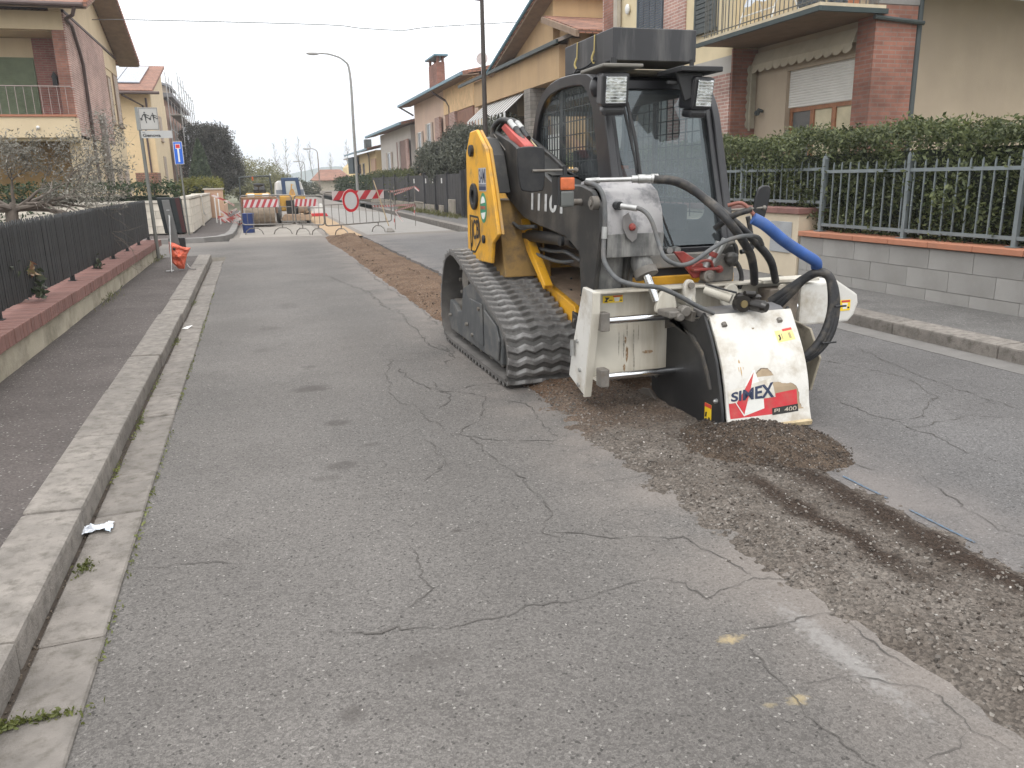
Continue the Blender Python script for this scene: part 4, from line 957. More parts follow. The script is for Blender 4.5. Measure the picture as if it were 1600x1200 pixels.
b = MB(); b.prism([(1.735, 1.10), (1.765, 1.12), (1.79, 1.07), (1.82, 1.04), (1.815, .985), (1.79, .965), (1.76, .99), (1.735, 1.04)], 'y', 3.655, 3.662); b.build('number_plate_patch', mat('patch_grey', (.19, .18, .175), .7, var=.2), arm)
b = MB(); b.ball((1.785, 3.65, 1.045), .019, 12, 8, .1); b.build('red_plug', red_m, arm)
# arm lower boxes, cylinder
b = MB(); b.prism([(3.86, .42), (4.02, .42), (4.05, .90), (3.78, .90)], 'x', 1.66, 1.87); b.build('arm_foot', armg, arm, bevel=.006)
b = MB(); b.tube([(1.865, 3.78, .92), (1.90, 3.72, .80)], .058, 20); b.build('tilt_cylinder', armg, LD, smooth=True, bevel=.004)
b = MB(); b.tube([(1.898, 3.725, .81), (1.905, 3.705, .775)], .066, 20); b.build('cylinder_gland', steel_d, LD, smooth=True)
b = MB(); b.tube([(1.903, 3.71, .78), (1.945, 3.66, .64)], .024, 16); b.build('tilt_rod', chrome, LD, smooth=True)
b = MB(); b.tube([(1.74, 5.60, .90), (1.72, 4.28, .935)], .040, 20); b.tube([(1.72, 4.33, .933), (1.72, 4.27, .936)], .048, 20); b.build('lift_cylinder', armc, LD, smooth=True)
b = MB(); b.disc((1.615, 4.28, .935), .03, 'x', .02, 16); b.build('lift_pin', black_m, LD)
b = MB()
for pts_ in ([(1.66, 5.5, .97), (1.64, 5.3, 1.0), (1.66, 5.15, .965), (1.68, 5.0, .985)], [(1.70, 5.55, .95), (1.66, 5.2, .975), (1.68, 4.9, .99)], [(1.75, 5.3, .83), (1.80, 4.9, .82), (1.78, 4.6, .84), (1.80, 4.4, .80)], [(1.90, 4.95, .86), (1.96, 4.75, .80), (2.0, 4.65, .70), (1.98, 4.6, .60), (2.0, 4.62, .52)], [(1.94, 4.95, .86), (2.0, 4.75, .80), (2.05, 4.66, .70), (2.03, 4.6, .58)], [(1.72, 5.1, .80), (1.8, 4.8, .76), (1.88, 4.6, .78)]): b.tube(pts_, .012, 8, smooth=5)
b.build('service_hoses', hose_g, LD, smooth=True)
# red slanted box on the arm with looping black hoses
b = MB(); b.prism([(5.62, 1.665), (5.52, 1.69), (5.05, 1.52), (4.92, 1.43), (5.05, 1.42), (5.3, 1.53)], 'x', 1.665, 1.73); b.build('red_guard', mat('faded_red', (.48, .08, .065), .55, var=.15, scale=5, dirt=(.3, .1, .09), damt=.5), LD, bevel=.008)
b = MB(); b.tube([(1.62, 5.66, 1.56), (1.625, 5.67, 1.66), (1.66, 5.58, 1.715), (1.69, 5.44, 1.69), (1.70, 5.28, 1.60), (1.71, 5.1, 1.50)], .020, 10, smooth=6); b.tube([(1.67, 5.66, 1.56), (1.675, 5.67, 1.655), (1.71, 5.56, 1.71), (1.735, 5.42, 1.68), (1.745, 5.22, 1.57)], .020, 10, smooth=6); b.build('arm_hoses', hose, LD, smooth=True)
b = MB(); b.tube([(1.688, 5.45, 1.694), (1.697, 5.35, 1.642)], .023, 10); b.tube([(1.734, 5.43, 1.684), (1.741, 5.34, 1.638)], .023, 10); b.build('hose_ferrule', steel, LD, smooth=True)
b = MB(); b.tube([(1.70, 5.36, 1.64), (1.705, 5.25, 1.57), (1.72, 5.12, 1.50)], .007, 8, smooth=4); b.tube([(1.76, 5.34, 1.62), (1.77, 5.2, 1.54), (1.78, 5.05, 1.47)], .007, 8, smooth=4); b.build('brake_pipes', mat('brass_pipe', (.55, .46, .28), .4, metal=.6), LD, smooth=True)
b = MB(); b.tube([(1.63, 5.74, 1.66), (1.63, 5.38, 1.50)], .009, 6); b.tube([(1.625, 5.45, 1.36), (1.625, 5.34, 1.24)], .007, 6); b.build('grab_rail', steel_d, LD)

MB.shift = Vector((0, 0, 0))
# ---------------------------------------------------------------- cab
CO = [(5.66, 1.30), (5.69, 1.50), (5.64, 1.66), (5.55, 1.80), (5.38, 1.885), (5.11, 1.92), (4.75, 1.905), (4.61, 1.87), (4.51, 1.80), (4.42, 1.68), (4.36, 1.52), (4.29, 1.30), (4.20, 1.0), (4.18, .80), (4.6, .74), (5.3, .74), (5.6, .85)]
CI = [(5.55, 1.28), (5.59, 1.48), (5.57, 1.62), (5.49, 1.74), (5.35, 1.82), (5.11, 1.85), (4.80, 1.84), (4.70, 1.81), (4.63, 1.74), (4.58, 1.66), (4.54, 1.52), (4.49, 1.30), (4.46, 1.12), (4.50, 1.04), (4.7, 1.02), (5.3, 1.02), (5.5, 1.10)]
for x0, x1 in ((1.95, 2.0), (2.65, 2.70)):
    b = MB(); b.ring(catmull(CO, 3), catmull(CI, 3), 'x', x0, x1); b.build('cab_side_frame', cabm, LD, recalc=True, bevel=.006, smooth=True)
CAB = LD
b = MB()
b.prism([(5.55, 1.80), (5.38, 1.885), (5.11, 1.92), (4.75, 1.905), (4.61, 1.87), (4.56, 1.83), (4.6, 1.80), (5.4, 1.82), (5.5, 1.74)], 'x', 1.995, 2.655); b.build('roof', cabm, LD, bevel=.008)
b = MB(); b.prism([(5.12, 1.921), (4.50, 1.902), (4.44, 1.89), (4.48, 1.875), (4.6, 1.872), (5.1, 1.915)], 'x', 2.10, 2.56); b.build('roof_hatch', mat('dusty_roof', (.22, .19, .14), .7), LD, bevel=.006)
b = MB(); b.box(2.0, 2.65, 4.62, 5.5, 1.775, 1.80); b.build('headliner', cab_hl, LD)
# glass with bars
def mesh_bars(x, parent, step=.05):
    b = MB(); y = 4.66
    while y < 5.56:
        zt = 1.83 if 4.8 < y < 5.3 else 1.74; b.box(x - .003, x + .003, y - .0036, y + .0036, 1.04, zt - max(0, (y - 5.3)) * .5); y += step
    z = 1.07
    while z < 1.8: b.box(x - .0042, x - .0018, 4.50 + (z - 1.07) * .08, 5.56, z - .0035, z + .0035); z += .082
    b.box(x - .006, x + .012, 5.14, 5.19, 1.02, 1.85)
    return b.build('window_grille', black_m, parent)
mesh_bars(1.985, LD); mesh_bars(2.665, LD, .085)
for x in (1.975, 2.672):
    b = MB(); vs = [(x, p[0], p[1]) for p in CI]; b.add(vs, [tuple(range(len(vs)))]); b.build('side_window', glass_s, LD)
def FP(x, z): # front glass plane
    return (x, 4.20 + (z - .88) * .335, z)
b = MB(); b.add([FP(2.0, .90), FP(2.645, .90), FP(2.645, 1.80), FP(2.0, 1.80)], [(0, 1, 2, 3)]); b.build('windscreen', glass, LD)
def fstrip(b, x0, z0, x1, z1, w, th=.02):
    p0 = Vector(FP(x0, z0)); p1 = Vector(FP(x1, z1)); p0.y -= .004; p1.y -= .004
    dd = (p1 - p0).normalized(); sd_ = dd.cross(Vector((0, 1, 0))).normalized() * w / 2; up = Vector((0, -th, 0))
    b.hexa([p0 - sd_, p0 + sd_, p1 + sd_, p1 - sd_], [p0 - sd_ + up, p0 + sd_ + up, p1 + sd_ + up, p1 - sd_ + up])
b = MB(); fstrip(b, 2.005, .86, 2.005, 1.84, .05); fstrip(b, 2.64, .86, 2.64, 1.84, .045, .03); fstrip(b, 1.99, 1.815, 2.66, 1.815, .05); fstrip(b, 1.99, .875, 2.66, .875, .03); b.build('front_frame', cabm, LD, bevel=.004)
b = MB(); b.box(1.99, 2.66, 4.13, 4.24, .78, .86); b.build('front_sill', hitch_m, LD, bevel=.006)
b = MB(); b.box(1.99, 2.66, 4.155, 4.26, .735, .778); b.build('sill_gap_shade', black_m, LD)  # solid black strip stands for the shade in the gap below the sill
b = MB(); b.box(1.99, 2.68, 4.14, 4.3, .62, .735); b.build('front_apron', yel, LD, bevel=.006)
# back wall with opening, seat and controls
b = MB(); b.box(2.0, 2.65, 5.56, 5.60, .8, 1.22); b.box(2.0, 2.03, 5.56, 5.60, 1.22, 1.78); b.box(2.62, 2.65, 5.56, 5.60, 1.22, 1.78); b.box(2.03, 2.62, 5.56, 5.60, 1.72, 1.78); b.box(2.33, 2.40, 5.56, 5.6, 1.22, 1.72)
b.build('rear_panel', cab_in, LD)
b = MB(); b.box(2.0, 2.65, 4.3, 5.56, .76, .80); b.build('floor', black_m, LD)
b = MB(); b.box(2.12, 2.52, 4.85, 5.3, .96, 1.06); st_ = b.build('seat', seat_m, LD, bevel=.03)
b = MB(); b.prism([(5.30, 1.0), (5.18, 1.0), (5.30, 1.48), (5.40, 1.48)], 'x', 2.14, 2.50); b.build('seat_back', seat_m, st_, bevel=.03)
b = MB(); b.box(2.02, 2.12, 4.6, 5.3, .95, 1.12); b.box(2.52, 2.62, 4.6, 5.3, .95, 1.12); b.build('arm_console', seat_m, LD, bevel=.02)
b = MB(); b.ball((2.10, 4.95, 1.22), (.09, .28, .18), 14, 8, .06); b.build('dark_jacket', seat_m, LD, smooth=True)
b = MB(); b.add([(2.04, 4.42, 1.36), (2.13, 4.46, 1.36), (2.14, 4.40, 1.24), (2.10, 4.44, 1.18), (2.06, 4.4, 1.26)], [(0, 1, 2, 3, 4)]); b.build('orange_patch', mat('patch_orange', (.75, .16, .04), .7), LD)  # flat orange shape behind the windscreen
b = MB(); b.box(2.03, 2.18, 4.36, 4.45, .98, 1.34); b.build('pink_panel', mat('faded_coral', (.52, .22, .17), .7), LD, bevel=.02)
# wiper
b = MB(); b.tube([FP(2.10, 1.70), FP(2.125, 1.45), FP(2.16, 1.2)], .008, 6); b.tube([FP(2.125, 1.72), FP(2.13, 1.30)], .005, 6)
b.tube([(2.25, 4.18, .885), (2.16, 4.24, 1.2)], .006, 6); b.tube([(2.30, 4.18, .885), (2.19, 4.26, 1.22)], .006, 6); b.build('wiper', black_m, LD)
b = MB(); b.tube([(2.06, 4.34, 1.70), (2.085, 4.28, 1.50), (2.115, 4.25, 1.25)], .011, 8, smooth=4); b.build('wiper_blade', black_m, LD, smooth=True)
b = MB(); b.tube([(2.25, 4.14, .88), (2.25, 4.2, .88)], .02, 10); b.tube([(2.30, 4.14, .88), (2.30, 4.2, .88)], .02, 10); b.build('wiper_spindle', steel, LD)
# working lights
lens = mat('lamp_reflector', (.50, .52, .54), .16, metal=.75, var=.75, scale=26, bmp=.6, bscale=22, dirt=(.85, .86, .88), dscale=18, damt=1.)  # near-white and dark blotches paint the glints of the reflector
def work_light(x, z, tw_=0.0, br=(0, 0)):
    T = Matrix.Translation((x, 4.22, z)) @ Matrix.Rotation(tw_, 4, 'Z') @ Matrix.Rotation(math.radians(8), 4, 'X')
    b = MB(); b.box(-.078, .078, 0, .12, -.088, .088, T); wl = b.build('work_light', cabm, LD, bevel=.018)
    b = MB(); b.box(-.058, .058, -.012, -.004, -.070, .070, T); b.build('lens', lens, wl, bevel=.004)
    b = MB()
    for k in range(9): b.box(-.056, .056, -.0135, -.0122, -.066 + k * .016, -.064 + k * .016, T)
    b.build('lens_ribs', mat('clear_rib', (.7, .72, .74), .15), wl)
    b = MB(); b.box(-.065, .065, .02, .1, -.135, -.085, T); b.build('lamp_bracket', cabm, wl, bevel=.02)
work_light(1.935, 1.755, math.radians(-8)); work_light(2.478, 1.742, math.radians(14))
b = MB(); b.box(1.84, 2.075, 4.17, 4.50, 1.868, 1.885); b.build('lamp_shelf', mat('shelf_dusty', (.17, .16, .14), .7), LD, bevel=.004)
b = MB(); b.box(2.30, 2.56, 4.16, 4.45, 1.852, 1.880); b.prism([(2.30, 1.852), (2.47, 1.852), (2.45, 1.74), (2.36, 1.70)], 'y', 4.22, 4.24); b.box(2.26, 2.40, 4.24, 4.26, 1.79, 1.81); b.build('lamp_plate', black_m, LD, bevel=.004)
b = MB(); b.tube([(1.955, 4.30, 1.88), (1.955, 4.30, 1.93)], .018, 10); b.tube([(2.44, 4.30, 1.88), (2.44, 4.30, 1.93)], .013, 10); b.build('lamp_bolt', black_m, LD)
b = MB(); b.ball((1.90, 4.42, 1.79), (.03, .05, .055), 12, 8); b.build('horn', cabm, LD, smooth=True)
# mirrors
def mirror(pts, y, arm0, arm1, label=None):
    b = MB(); ol = catmull(pts, 5); b.prism(ol, 'y', y, y + .02); m_ = b.build('mirror', mat('mirror_back', (.010, .010, .012), .4, dirt=(.06, .055, .05), dscale=6, damt=.4), LD, bevel=.006)
    b = MB(); b.tube([arm0, arm1], .007, 8); b.ball(arm1, .014); b.build('mirror_arm', steel_d, m_)
mirror([(1.292, 1.42), (1.31, 1.452), (1.42, 1.452), (1.442, 1.42), (1.437, 1.26), (1.41, 1.232), (1.34, 1.232), (1.305, 1.26)], 4.0, (1.37, 3.99, 1.335), (1.62, 4.02, 1.335))
mirror([(2.83, 1.06), (2.85, 1.19), (2.885, 1.225), (2.93, 1.225), (2.945, 1.19), (2.925, 1.08), (2.90, 1.02), (2.85, 1.02)], 4.2, (2.70, 4.24, 1.09), (2.90, 4.195, 1.10))
b = MB(); b.box(1.50, 1.58, 3.93, 3.99, 1.235, 1.30); il = b.build('indicator_light', orange_l, LD, bevel=.01)
b = MB(); b.box(1.502, 1.578, 3.932, 3.99, 1.15, 1.233); b.build('clear_lens', mat('grimy_lens', (.10, .105, .10), .3), il, bevel=.012)
b = MB(); b.box(1.485, 1.499, 3.935, 4.02, 1.16, 1.31); b.box(1.485, 1.60, 3.935, 4.0, 1.302, 1.31); b.tube([(1.535, 3.96, 1.31), (1.535, 3.96, 1.355)], .013, 8); b.build('indicator_bracket', black_m, il)
for (a_, c_, r_) in (((1.64, 4.2, 1.165), (1.725, 4.2, 1.165), .018), ((1.69, 3.98, 1.165), (1.725, 3.98, 1.165), .036), ((1.68, 3.98, 1.165), (1.69, 3.98, 1.165), .018)):
    b = MB(); b.tube([a_, c_], r_, 14); b.build('side_pin', steel_d, LD, smooth=True)

# steel tank strapped on the cab roof
TK = thing('roof_box', 'long charcoal steel box mounted on the loader cab roof', 'tank', (2.35, 4.9, 1.95))
b = MB(); b.box(2.07, 2.615, 4.56, 5.33, 1.955, 2.135); tk = b.build('body', dark_box, TK, bevel=.004)
b = MB(); b.hexa([(2.20, 4.66, 1.926), (2.50, 4.66, 1.926), (2.50, 5.2, 1.926), (2.20, 5.2, 1.926)], [(2.08, 4.57, 1.956), (2.605, 4.57, 1.956), (2.605, 5.32, 1.956), (2.08, 5.32, 1.956)]); b.build('keel', mat('tank_under', (.028, .027, .026), .6), TK)
b = MB(); b.tube([(2.60, 4.58, 1.99), (2.60, 4.60, 1.89)], .011, 8); b.tube([(2.09, 4.60, 1.97), (2.09, 4.62, 1.89)], .014, 8); b.tube([(2.09, 5.2, 1.97), (2.09, 5.2, 1.9)], .014, 8); b.build('bracket', cabm, TK)
b = MB()
for y in (4.82, 5.10): b.tube([(2.066, y, 2.135), (2.062, y, 2.03)], .004, 6); b.tube([(2.062, y, 2.04), (2.052, y + .01, 2.0), (2.062, y, 1.97)], .007, 6, smooth=3)
b.build('yellow_tie', mat('tie_brass', (.42, .33, .12), .5), TK)
b = MB(); n = 18
for k in range(n):
    u = k / (n - 1); y = 4.82 + .34 * u; z = 1.985 - .02 * math.sin(u * PI) - (.05 * max(0, (u - .8) / .2)); b.ball((2.058, y, z), (.006, .012, .007), 6, 4)
b.build('chain', black_m, TK)

# ---------------------------------------------------------------- hitch between arm and planer
b = MB(); b.box(2.02, 2.60, 4.02, 4.05, .22, .70); b.prism([(2.38, .70), (2.60, .70), (2.60, .84), (2.52, .86), (2.44, .76)], 'y', 4.02, 4.05); b.build('hitch_plate', hitch_m, LD, bevel=.006)
b = MB(); b.prism([(2.20, .885), (2.26, .885), (2.40, .80), (2.42, .74), (2.33, .73)], 'y', 4.0, 4.02); b.box(2.30, 2.46, 3.95, 4.02, .775, .79); b.build('red_lever', red_m, LD, bevel=.004)
b = MB(); b.tube([(2.30, 3.97, .80), (2.34, 3.95, .83), (2.40, 3.95, .83), (2.43, 3.97, .79)], .008, 8, smooth=4); b.build('lever_handle', red_m, LD, smooth=True)
b = MB(); b.disc((2.40, 3.95, .745), .035, 'y', .06, 14); b.disc((2.40, 3.94, .745), .018, 'y', .06, 10); b.build('hitch_pin', steel_d, LD, smooth=True, bevel=.003)
b = MB(); b.ball((2.485, 3.99, .775), .022, 12, 8, .08); b.build('red_cap', red_m, LD)
b = MB()
for (x, z) in ((2.47, .93), (2.51, .945)): b.tube([(x, 3.98, z), (x - .07, 4.0, z - .14)], .020, 12)
b.build('coupler', steel, LD, smooth=True)
b = MB(); b.tube([(2.44, 3.975, .875), (2.43, 3.98, .85)], .024, 12); b.build('coupler_ring', red_m, LD)
b = MB(); b.tube([(2.55, 4.0, .86), (2.62, 4.0, .78), (2.64, 4.0, .70), (2.60, 4.0, .60)], .014, 8, smooth=4); b.tube([(2.5, 4.0, .88), (2.57, 4.0, .92), (2.60, 4.0, .86), (2.57, 4.0, .80), (2.54, 4.0, .86)], .012, 8, smooth=5); b.tube([(2.66, 4.05, .86), (2.74, 4.06, .88), (2.72, 4.06, .99), (2.70, 4.06, 1.06)], .014, 8, smooth=5); b.build('coupler_hose', hose, LD, smooth=True)
b = MB(); b.box(2.52, 2.62, 4.03, 4.10, .78, .90); b.ball((2.56, 3.99, .83), (.045, .03, .04), 10, 8, .1); b.build('valve_block', armc, LD, bevel=.008)

# ================================================================ PLANER ATTACHMENT
whm = mat('planer_white', (.60, .585, .545), .5, var=.08, scale=3, dirt=(.33, .28, .21), dscale=6, damt=.75, bmp=.04)
whd = mat('planer_frame_white', (.52, .49, .42), .55, var=.10, scale=4, dirt=(.24, .19, .13), dscale=4, damt=.7, streak=True)
blk = mat('planer_black', (.016, .016, .017), .5, var=.3, scale=3, dirt=(.045, .042, .038), dscale=3, damt=.6)
PL = thing('cold_planer', 'white cold planer attachment on the front of the tracked loader', 'planer', (2.43, 3.8, 0))
# sliding frame
b = MB(); b.box(1.705, 3.02, 4.0, 4.02, .22, .685); fr = b.build('frame_plate', whd, PL)
b = MB(); b.hexa([(1.69, 3.915, .688), (2.72, 3.915, .688), (2.72, 4.02, .688), (1.69, 4.02, .688)], [(1.69, 3.915, .70), (2.72, 3.915, .70), (2.72, 4.02, .70), (1.69, 4.02, .70)]); b.box(2.722, 3.10, 3.90, 4.03, .688, .706); b.build('top_flange', whd, PL, bevel=.002)
b = MB(); b.box(1.706, 3.02, 3.93, 4.0, .205, .219); b.build('bottom_flange', whd, PL)
b = MB(); b.hexa([(1.675, 4.03, .11), (1.699, 4.03, .11), (1.699, 4.22, .13), (1.675, 4.22, .13)], [(1.675, 3.88, .68), (1.699, 3.88, .68), (1.699, 4.02, .735), (1.675, 4.02, .735)])
b = MB(); b.prism([(3.90, .705), (4.05, .715), (4.20, .36), (4.26, .17), (4.02, .10), (3.905, .60)], 'x', 1.672, 1.699); b.build('end_plate', whm, PL, bevel=.004)
b = MB(); b.prism([(4.02, .10), (3.905, .60), (3.90, .705), (3.885, .70), (3.89, .59), (4.005, .10)], 'x', 1.665, 1.706); b.build('end_plate_lip', whd, PL)
for (y, z) in ((4.12, .40), (4.08, .24), (4.1, .15)):
    b = MB(); b.disc((1.662, y, z), .012, 'x', .012, 8); b.build('bolt', steel, PL)
b = MB(); b.tube([(1.655, 4.16, .31), (1.655, 4.16, .40)], .014, 10); b.build('stop_pin', steel, PL)
for z, x1 in ((.545, 2.20), (.235, 2.14)):
    b = MB(); b.tube([(1.74, 3.90, z), (x1 + .75, 3.90, z)], .021, 18); b.build('guide_rod', chrome, PL, smooth=True)
    b = MB(); b.box(1.705, 1.755, 3.865, 3.935, z - .052, z + .048); b.build('rod_block', steel_d, PL, bevel=.004)
yd = mat('warning_yellow', (.80, .55, .02), .5)
def warn(x0, x1, y, z0, z1, parent, ax='y', tri=True):
    b = MB(); b.box(x0, x1, y - .0015, y, z0, z1); p = b.build('warning_label', yd, parent)
    w = x1 - x0; h = z1 - z0
    b = MB(); b.box(x0 + w * .5, x1 - w * .04, y - .0025, y - .0016, z1 - h * .22, z1 - h * .04); b.build('red_heading', dred, p)
    b = MB(); b.prism([(x0 + w * .06, z0 + h * .12), (x0 + w * .26, z0 + h * .12), (x0 + w * .2, z0 + h * .3), (x0 + w * .34, z0 + h * .75), (x0 + w * .1, z0 + h * .8), (x0 + w * .16, z0 + h * .45)], 'y', y - .0025, y - .0016); b.box(x0 + w * .3, x0 + w * .48, y - .0025, y - .0016, z0 + h * .3, z0 + h * .42); b.box(x0 + w * .85, x0 + w * .95, y - .0025, y - .0016, z0 + h * .2, z0 + h * .35); b.build('pictogram', dblack, p)
    b = MB(); b.prism([(x0 + w * .6, z0 + h * .15), (x0 + w * .8, z0 + h * .15), (x0 + w * .85, z0 + h * .7), (x0 + w * .55, z0 + h * .7)], 'y', y - .0025, y - .0016); b.build('pale_symbol', dwhite, p)
warn(1.77, 1.89, 3.999, .625, .665, PL)
# rust and grease streaks with ragged shapes on the frame
rust = mat('rust_stain', (.24, .15, .08), .9, var=.3, scale=60, dirt=(.45, .41, .34), dscale=70, damt=1.); grease = mat('grease_streak', (.27, .25, .21), .8, var=.3, scale=30, dirt=(.47, .44, .38), dscale=60, damt=1.)
def blot(b, x, y, z, w, h, seed, n=18):
    b.add([(x + w * math.cos(2 * PI * k / n) * (1 + .6 * noise.noise(Vector((k * 1.3, seed, 0)))), y, z + h * math.sin(2 * PI * k / n) * (1 + .6 * noise.noise(Vector((k * 1.1, seed, 5))))) for k in range(n)], [tuple(range(n))])
b = MB()
for (x, z, w, h, s_) in ((1.96, .40, .004, .09, 1), (1.90, .38, .005, .07, 2), (1.965, .27, .005, .05, 3), (1.99, .45, .003, .05, 4), (1.92, .46, .004, .04, 5), (1.87, .40, .003, .07, 8)): blot(b, x, 3.9985, z, w, h, s_)
b.build('grease_marks', grease, PL)
b = MB()
for (x, z, w, h, s_) in ((1.92, .33, .008, .045, 6), (2.05, .33, .032, .010, 7), (1.905, .25, .007, .02, 9), (1.91, .41, .006, .02, 10)): blot(b, x, 3.998, z, w, h, s_)
b.build('rust_marks', rust, PL)
# lugs on top
b = MB(); b.prism([(3.80, .60), (3.98, .60), (3.98, .68), (3.90, .735), (3.84, .73)], 'x', 2.215, 2.24); b.build('lifting_lug', whd, PL, bevel=.006)
b = MB(); lg = catmull([(2.19, .62), (2.17, .70), (2.185, .745), (2.22, .745), (2.24, .70), (2.235, .62)], 4); b.prism(lg, 'y', 3.82, 3.845); b.build('round_lug', whm, PL, bevel=.004)
b = MB(); b.disc((2.205, 3.80, .72), .017, 'y', .06, 14); b.build('lug_pin', steel_d, PL, smooth=True)
b = MB(); b.prism(catmull([(2.03, .60), (2.06, .68), (2.11, .70), (2.14, .66), (2.15, .58), (2.05, .57)], 4), 'y', 3.87, 3.90); b.build('rear_lug', whd, PL, bevel=.004); b = MB(); b.prism(catmull([(2.43, .60), (2.45, .68), (2.49, .705), (2.53, .68), (2.54, .60), (2.48, .58)], 4), 'y', 3.86, 3.885); b.build('rear_lug', whd, PL, bevel=.004)
b = MB(); b.box(2.03, 2.13, 3.72, 3.86, .565, .60); b.disc((2.12, 3.70, .60), .03, 'y', .05, 14); b.disc((2.09, 3.70, .57), .022, 'y', .05, 12); b.build('link', steel_d, PL, bevel=.006)
b = MB(); b.tube([(2.26, 3.76, .705), (2.36, 3.66, .66)], .028, 14); b.build('side_shift_cylinder', whd, PL, smooth=True)
b = MB(); b.tube([(2.25, 3.74, .735), (2.30, 3.69, .715), (2.365, 3.62, .695)], .006, 6); b.build('grease_line', hose, PL)
b = MB(); b.disc((2.385, 3.58, .64), .045, 'y', .04, 18); b.tube([(2.43, 3.62, .635), (2.475, 3.54, .625)], .033, 16); b.tube([(2.475, 3.54, .625), (2.485, 3.52, .622)], [.034, .024], 14); b.ball((2.40, 3.62, .66), (.05, .03, .035), 10, 8, .12); b.tube([(2.40, 3.6, .69), (2.46, 3.6, .685)], .016, 10); b.ball((2.47, 3.6, .655), (.03, .03, .03), 8, 6, .15); b.build('hydraulic_valve', mat('oily_black', (.018, .015, .013), .3, var=.3), PL, smooth=True)
b = MB(); b.disc((2.385, 3.572, .64), .02, 'y', .008, 14); b.build('valve_cap', mat('brass_cap', (.22, .17, .08), .5, metal=.4), PL)
b = MB(); b.prism([(2.55, .60), (2.55, .66), (2.60, .66), (2.60, .60)], 'y', 3.93, 3.98); b.build('bolt_tab', whd, PL)
# drum housing
SPn = [(3.62, .605), (3.68, .545), (3.93, .545), (4.06, .46), (4.13, .34), (4.17, .20), (4.17, .06), (4.05, .01), (3.5, .0), (3.385, .0), (3.40, .12), (3.425, .22), (3.475, .37), (3.54, .49)]
for x0, x1 in ((2.168, 2.185), (2.676, 2.693)):
    b = MB(); b.prism(SPn, 'x', x0, x1); hs_ = b.build('side_plate', blk, PL, bevel=.003)
    if x0 < 2.5:
        for (y, z) in ((3.45, .17), (3.44, .045), (4.10, .16), (4.07, .29)):
            bb = MB(); bb.disc((x0 - .012, y, z), .013, 'x', .013, 8); bb.ball((x0 - .012, y, z), .009, 8, 6); bb.build('bolt', steel, hs_, smooth=True)
        bb = MB(); bb.box(x0 - .0015, x0 - .0002, 3.495, 3.56, .02, .135); wl_ = bb.build('warning_label', yd, hs_)
        bb = MB(); bb.box(x0 - .0026, x0 - .0016, 3.495, 3.56, .115, .135); bb.build('red_heading', dred, wl_)
        bb = MB(); bb.box(x0 - .0026, x0 - .0016, 3.505, 3.520, .05, .065); bb.prism([(3.555, .06), (3.54, .06), (3.535, .09), (3.55, .085)], 'x', x0 - .0026, x0 - .0016); bb.build('pictogram', dblack, wl_)
# frame edge strip on side plate
b = MB(); b.prism([(3.93, .552), (4.0, .52), (3.90, .50), (3.70, .47), (3.60, .40), (3.535, .30), (3.50, .22), (3.515, .215), (3.55, .29), (3.61, .385), (3.71, .455), (3.90, .485), (4.06, .44), (4.06, .46)], 'x', 2.155, 2.168); b.build('edge_rib', mat('rib_dark', (.06, .055, .05), .6, dirt=(.2, .16, .11), damt=.8, dscale=12), PL)
b = MB(); b.prism([(3.68, .60), (3.92, .60), (4.02, .55), (3.93, .545), (3.70, .545)], 'x', 2.15, 2.167); b.build('top_rib', steel_d, PL)
b = MB(); b.prism([(4.17, .06), (4.26, .045), (4.30, .0), (4.22, -.05), (3.9, -.08), (3.55, -.03), (3.55, .01), (4.05, .012)], 'x', 2.145, 2.165); b.build('skid_shoe', mat('worn_steel', (.16, .14, .12), .6, metal=.3, dirt=(.10, .08, .06)), PL, bevel=.003)
CV = [(3.380, .045), (3.398, .12), (3.415, .22), (3.442, .31), (3.475, .385), (3.515, .455), (3.552, .51), (3.60, .565)]
def cvp(v):
    u = v * (len(CV) - 1); i = min(int(u), len(CV) - 2); return Vector(CV[i]).lerp(Vector(CV[i + 1]), u - i)
def covz(z, off=0.):
    for i in range(len(CV) - 1):
        if CV[i][1] <= z <= CV[i + 1][1] or i == len(CV) - 2:
            u = (z - CV[i][1]) / (CV[i + 1][1] - CV[i][1]); return CV[i][0] + (CV[i + 1][0] - CV[i][0]) * u - off
cvs = [CV[0]] + [tuple(p) for p in catmull(CV, 4, False)][1:] + [CV[-1]]
b = MB(); back = [(p[0] + .016, p[1] - .004) for p in cvs[::-1]]; b.prism(cvs + back, 'x', 2.196, 2.694); b.build('front_cover', whm, PL, recalc=True, smooth=True)
b = MB(); b.prism([(3.60, .566), (3.66, .60), (3.75, .61), (3.75, .58), (3.62, .555)], 'x', 2.186, 2.675); b.build('cover_top', mat('cover_grey', (.12, .12, .125), .55, dirt=(.2, .17, .13), damt=.5), PL, bevel=.003)
for x in (2.265, 2.60):
    b = MB(); b.tube([(x, 3.575, .548), (x, 3.558, .535)], .014, 10); b.build('cover_bolt', steel_d, PL, smooth=True)
b = MB(); b.box(2.186, 2.676, 3.70, 4.05, .10, .50); b.build('drum_box', black_m, PL)
b = MB(); b.prism([(3.355, .035), (3.40, .05), (3.41, .03), (3.36, .012)], 'x', 2.50, 2.69); b.build('bottom_lip', mat('bent_lip', (.45, .36, .22), .5, var=.3, scale=20, dirt=(.12, .08, .05), dscale=18, damt=.7), PL)
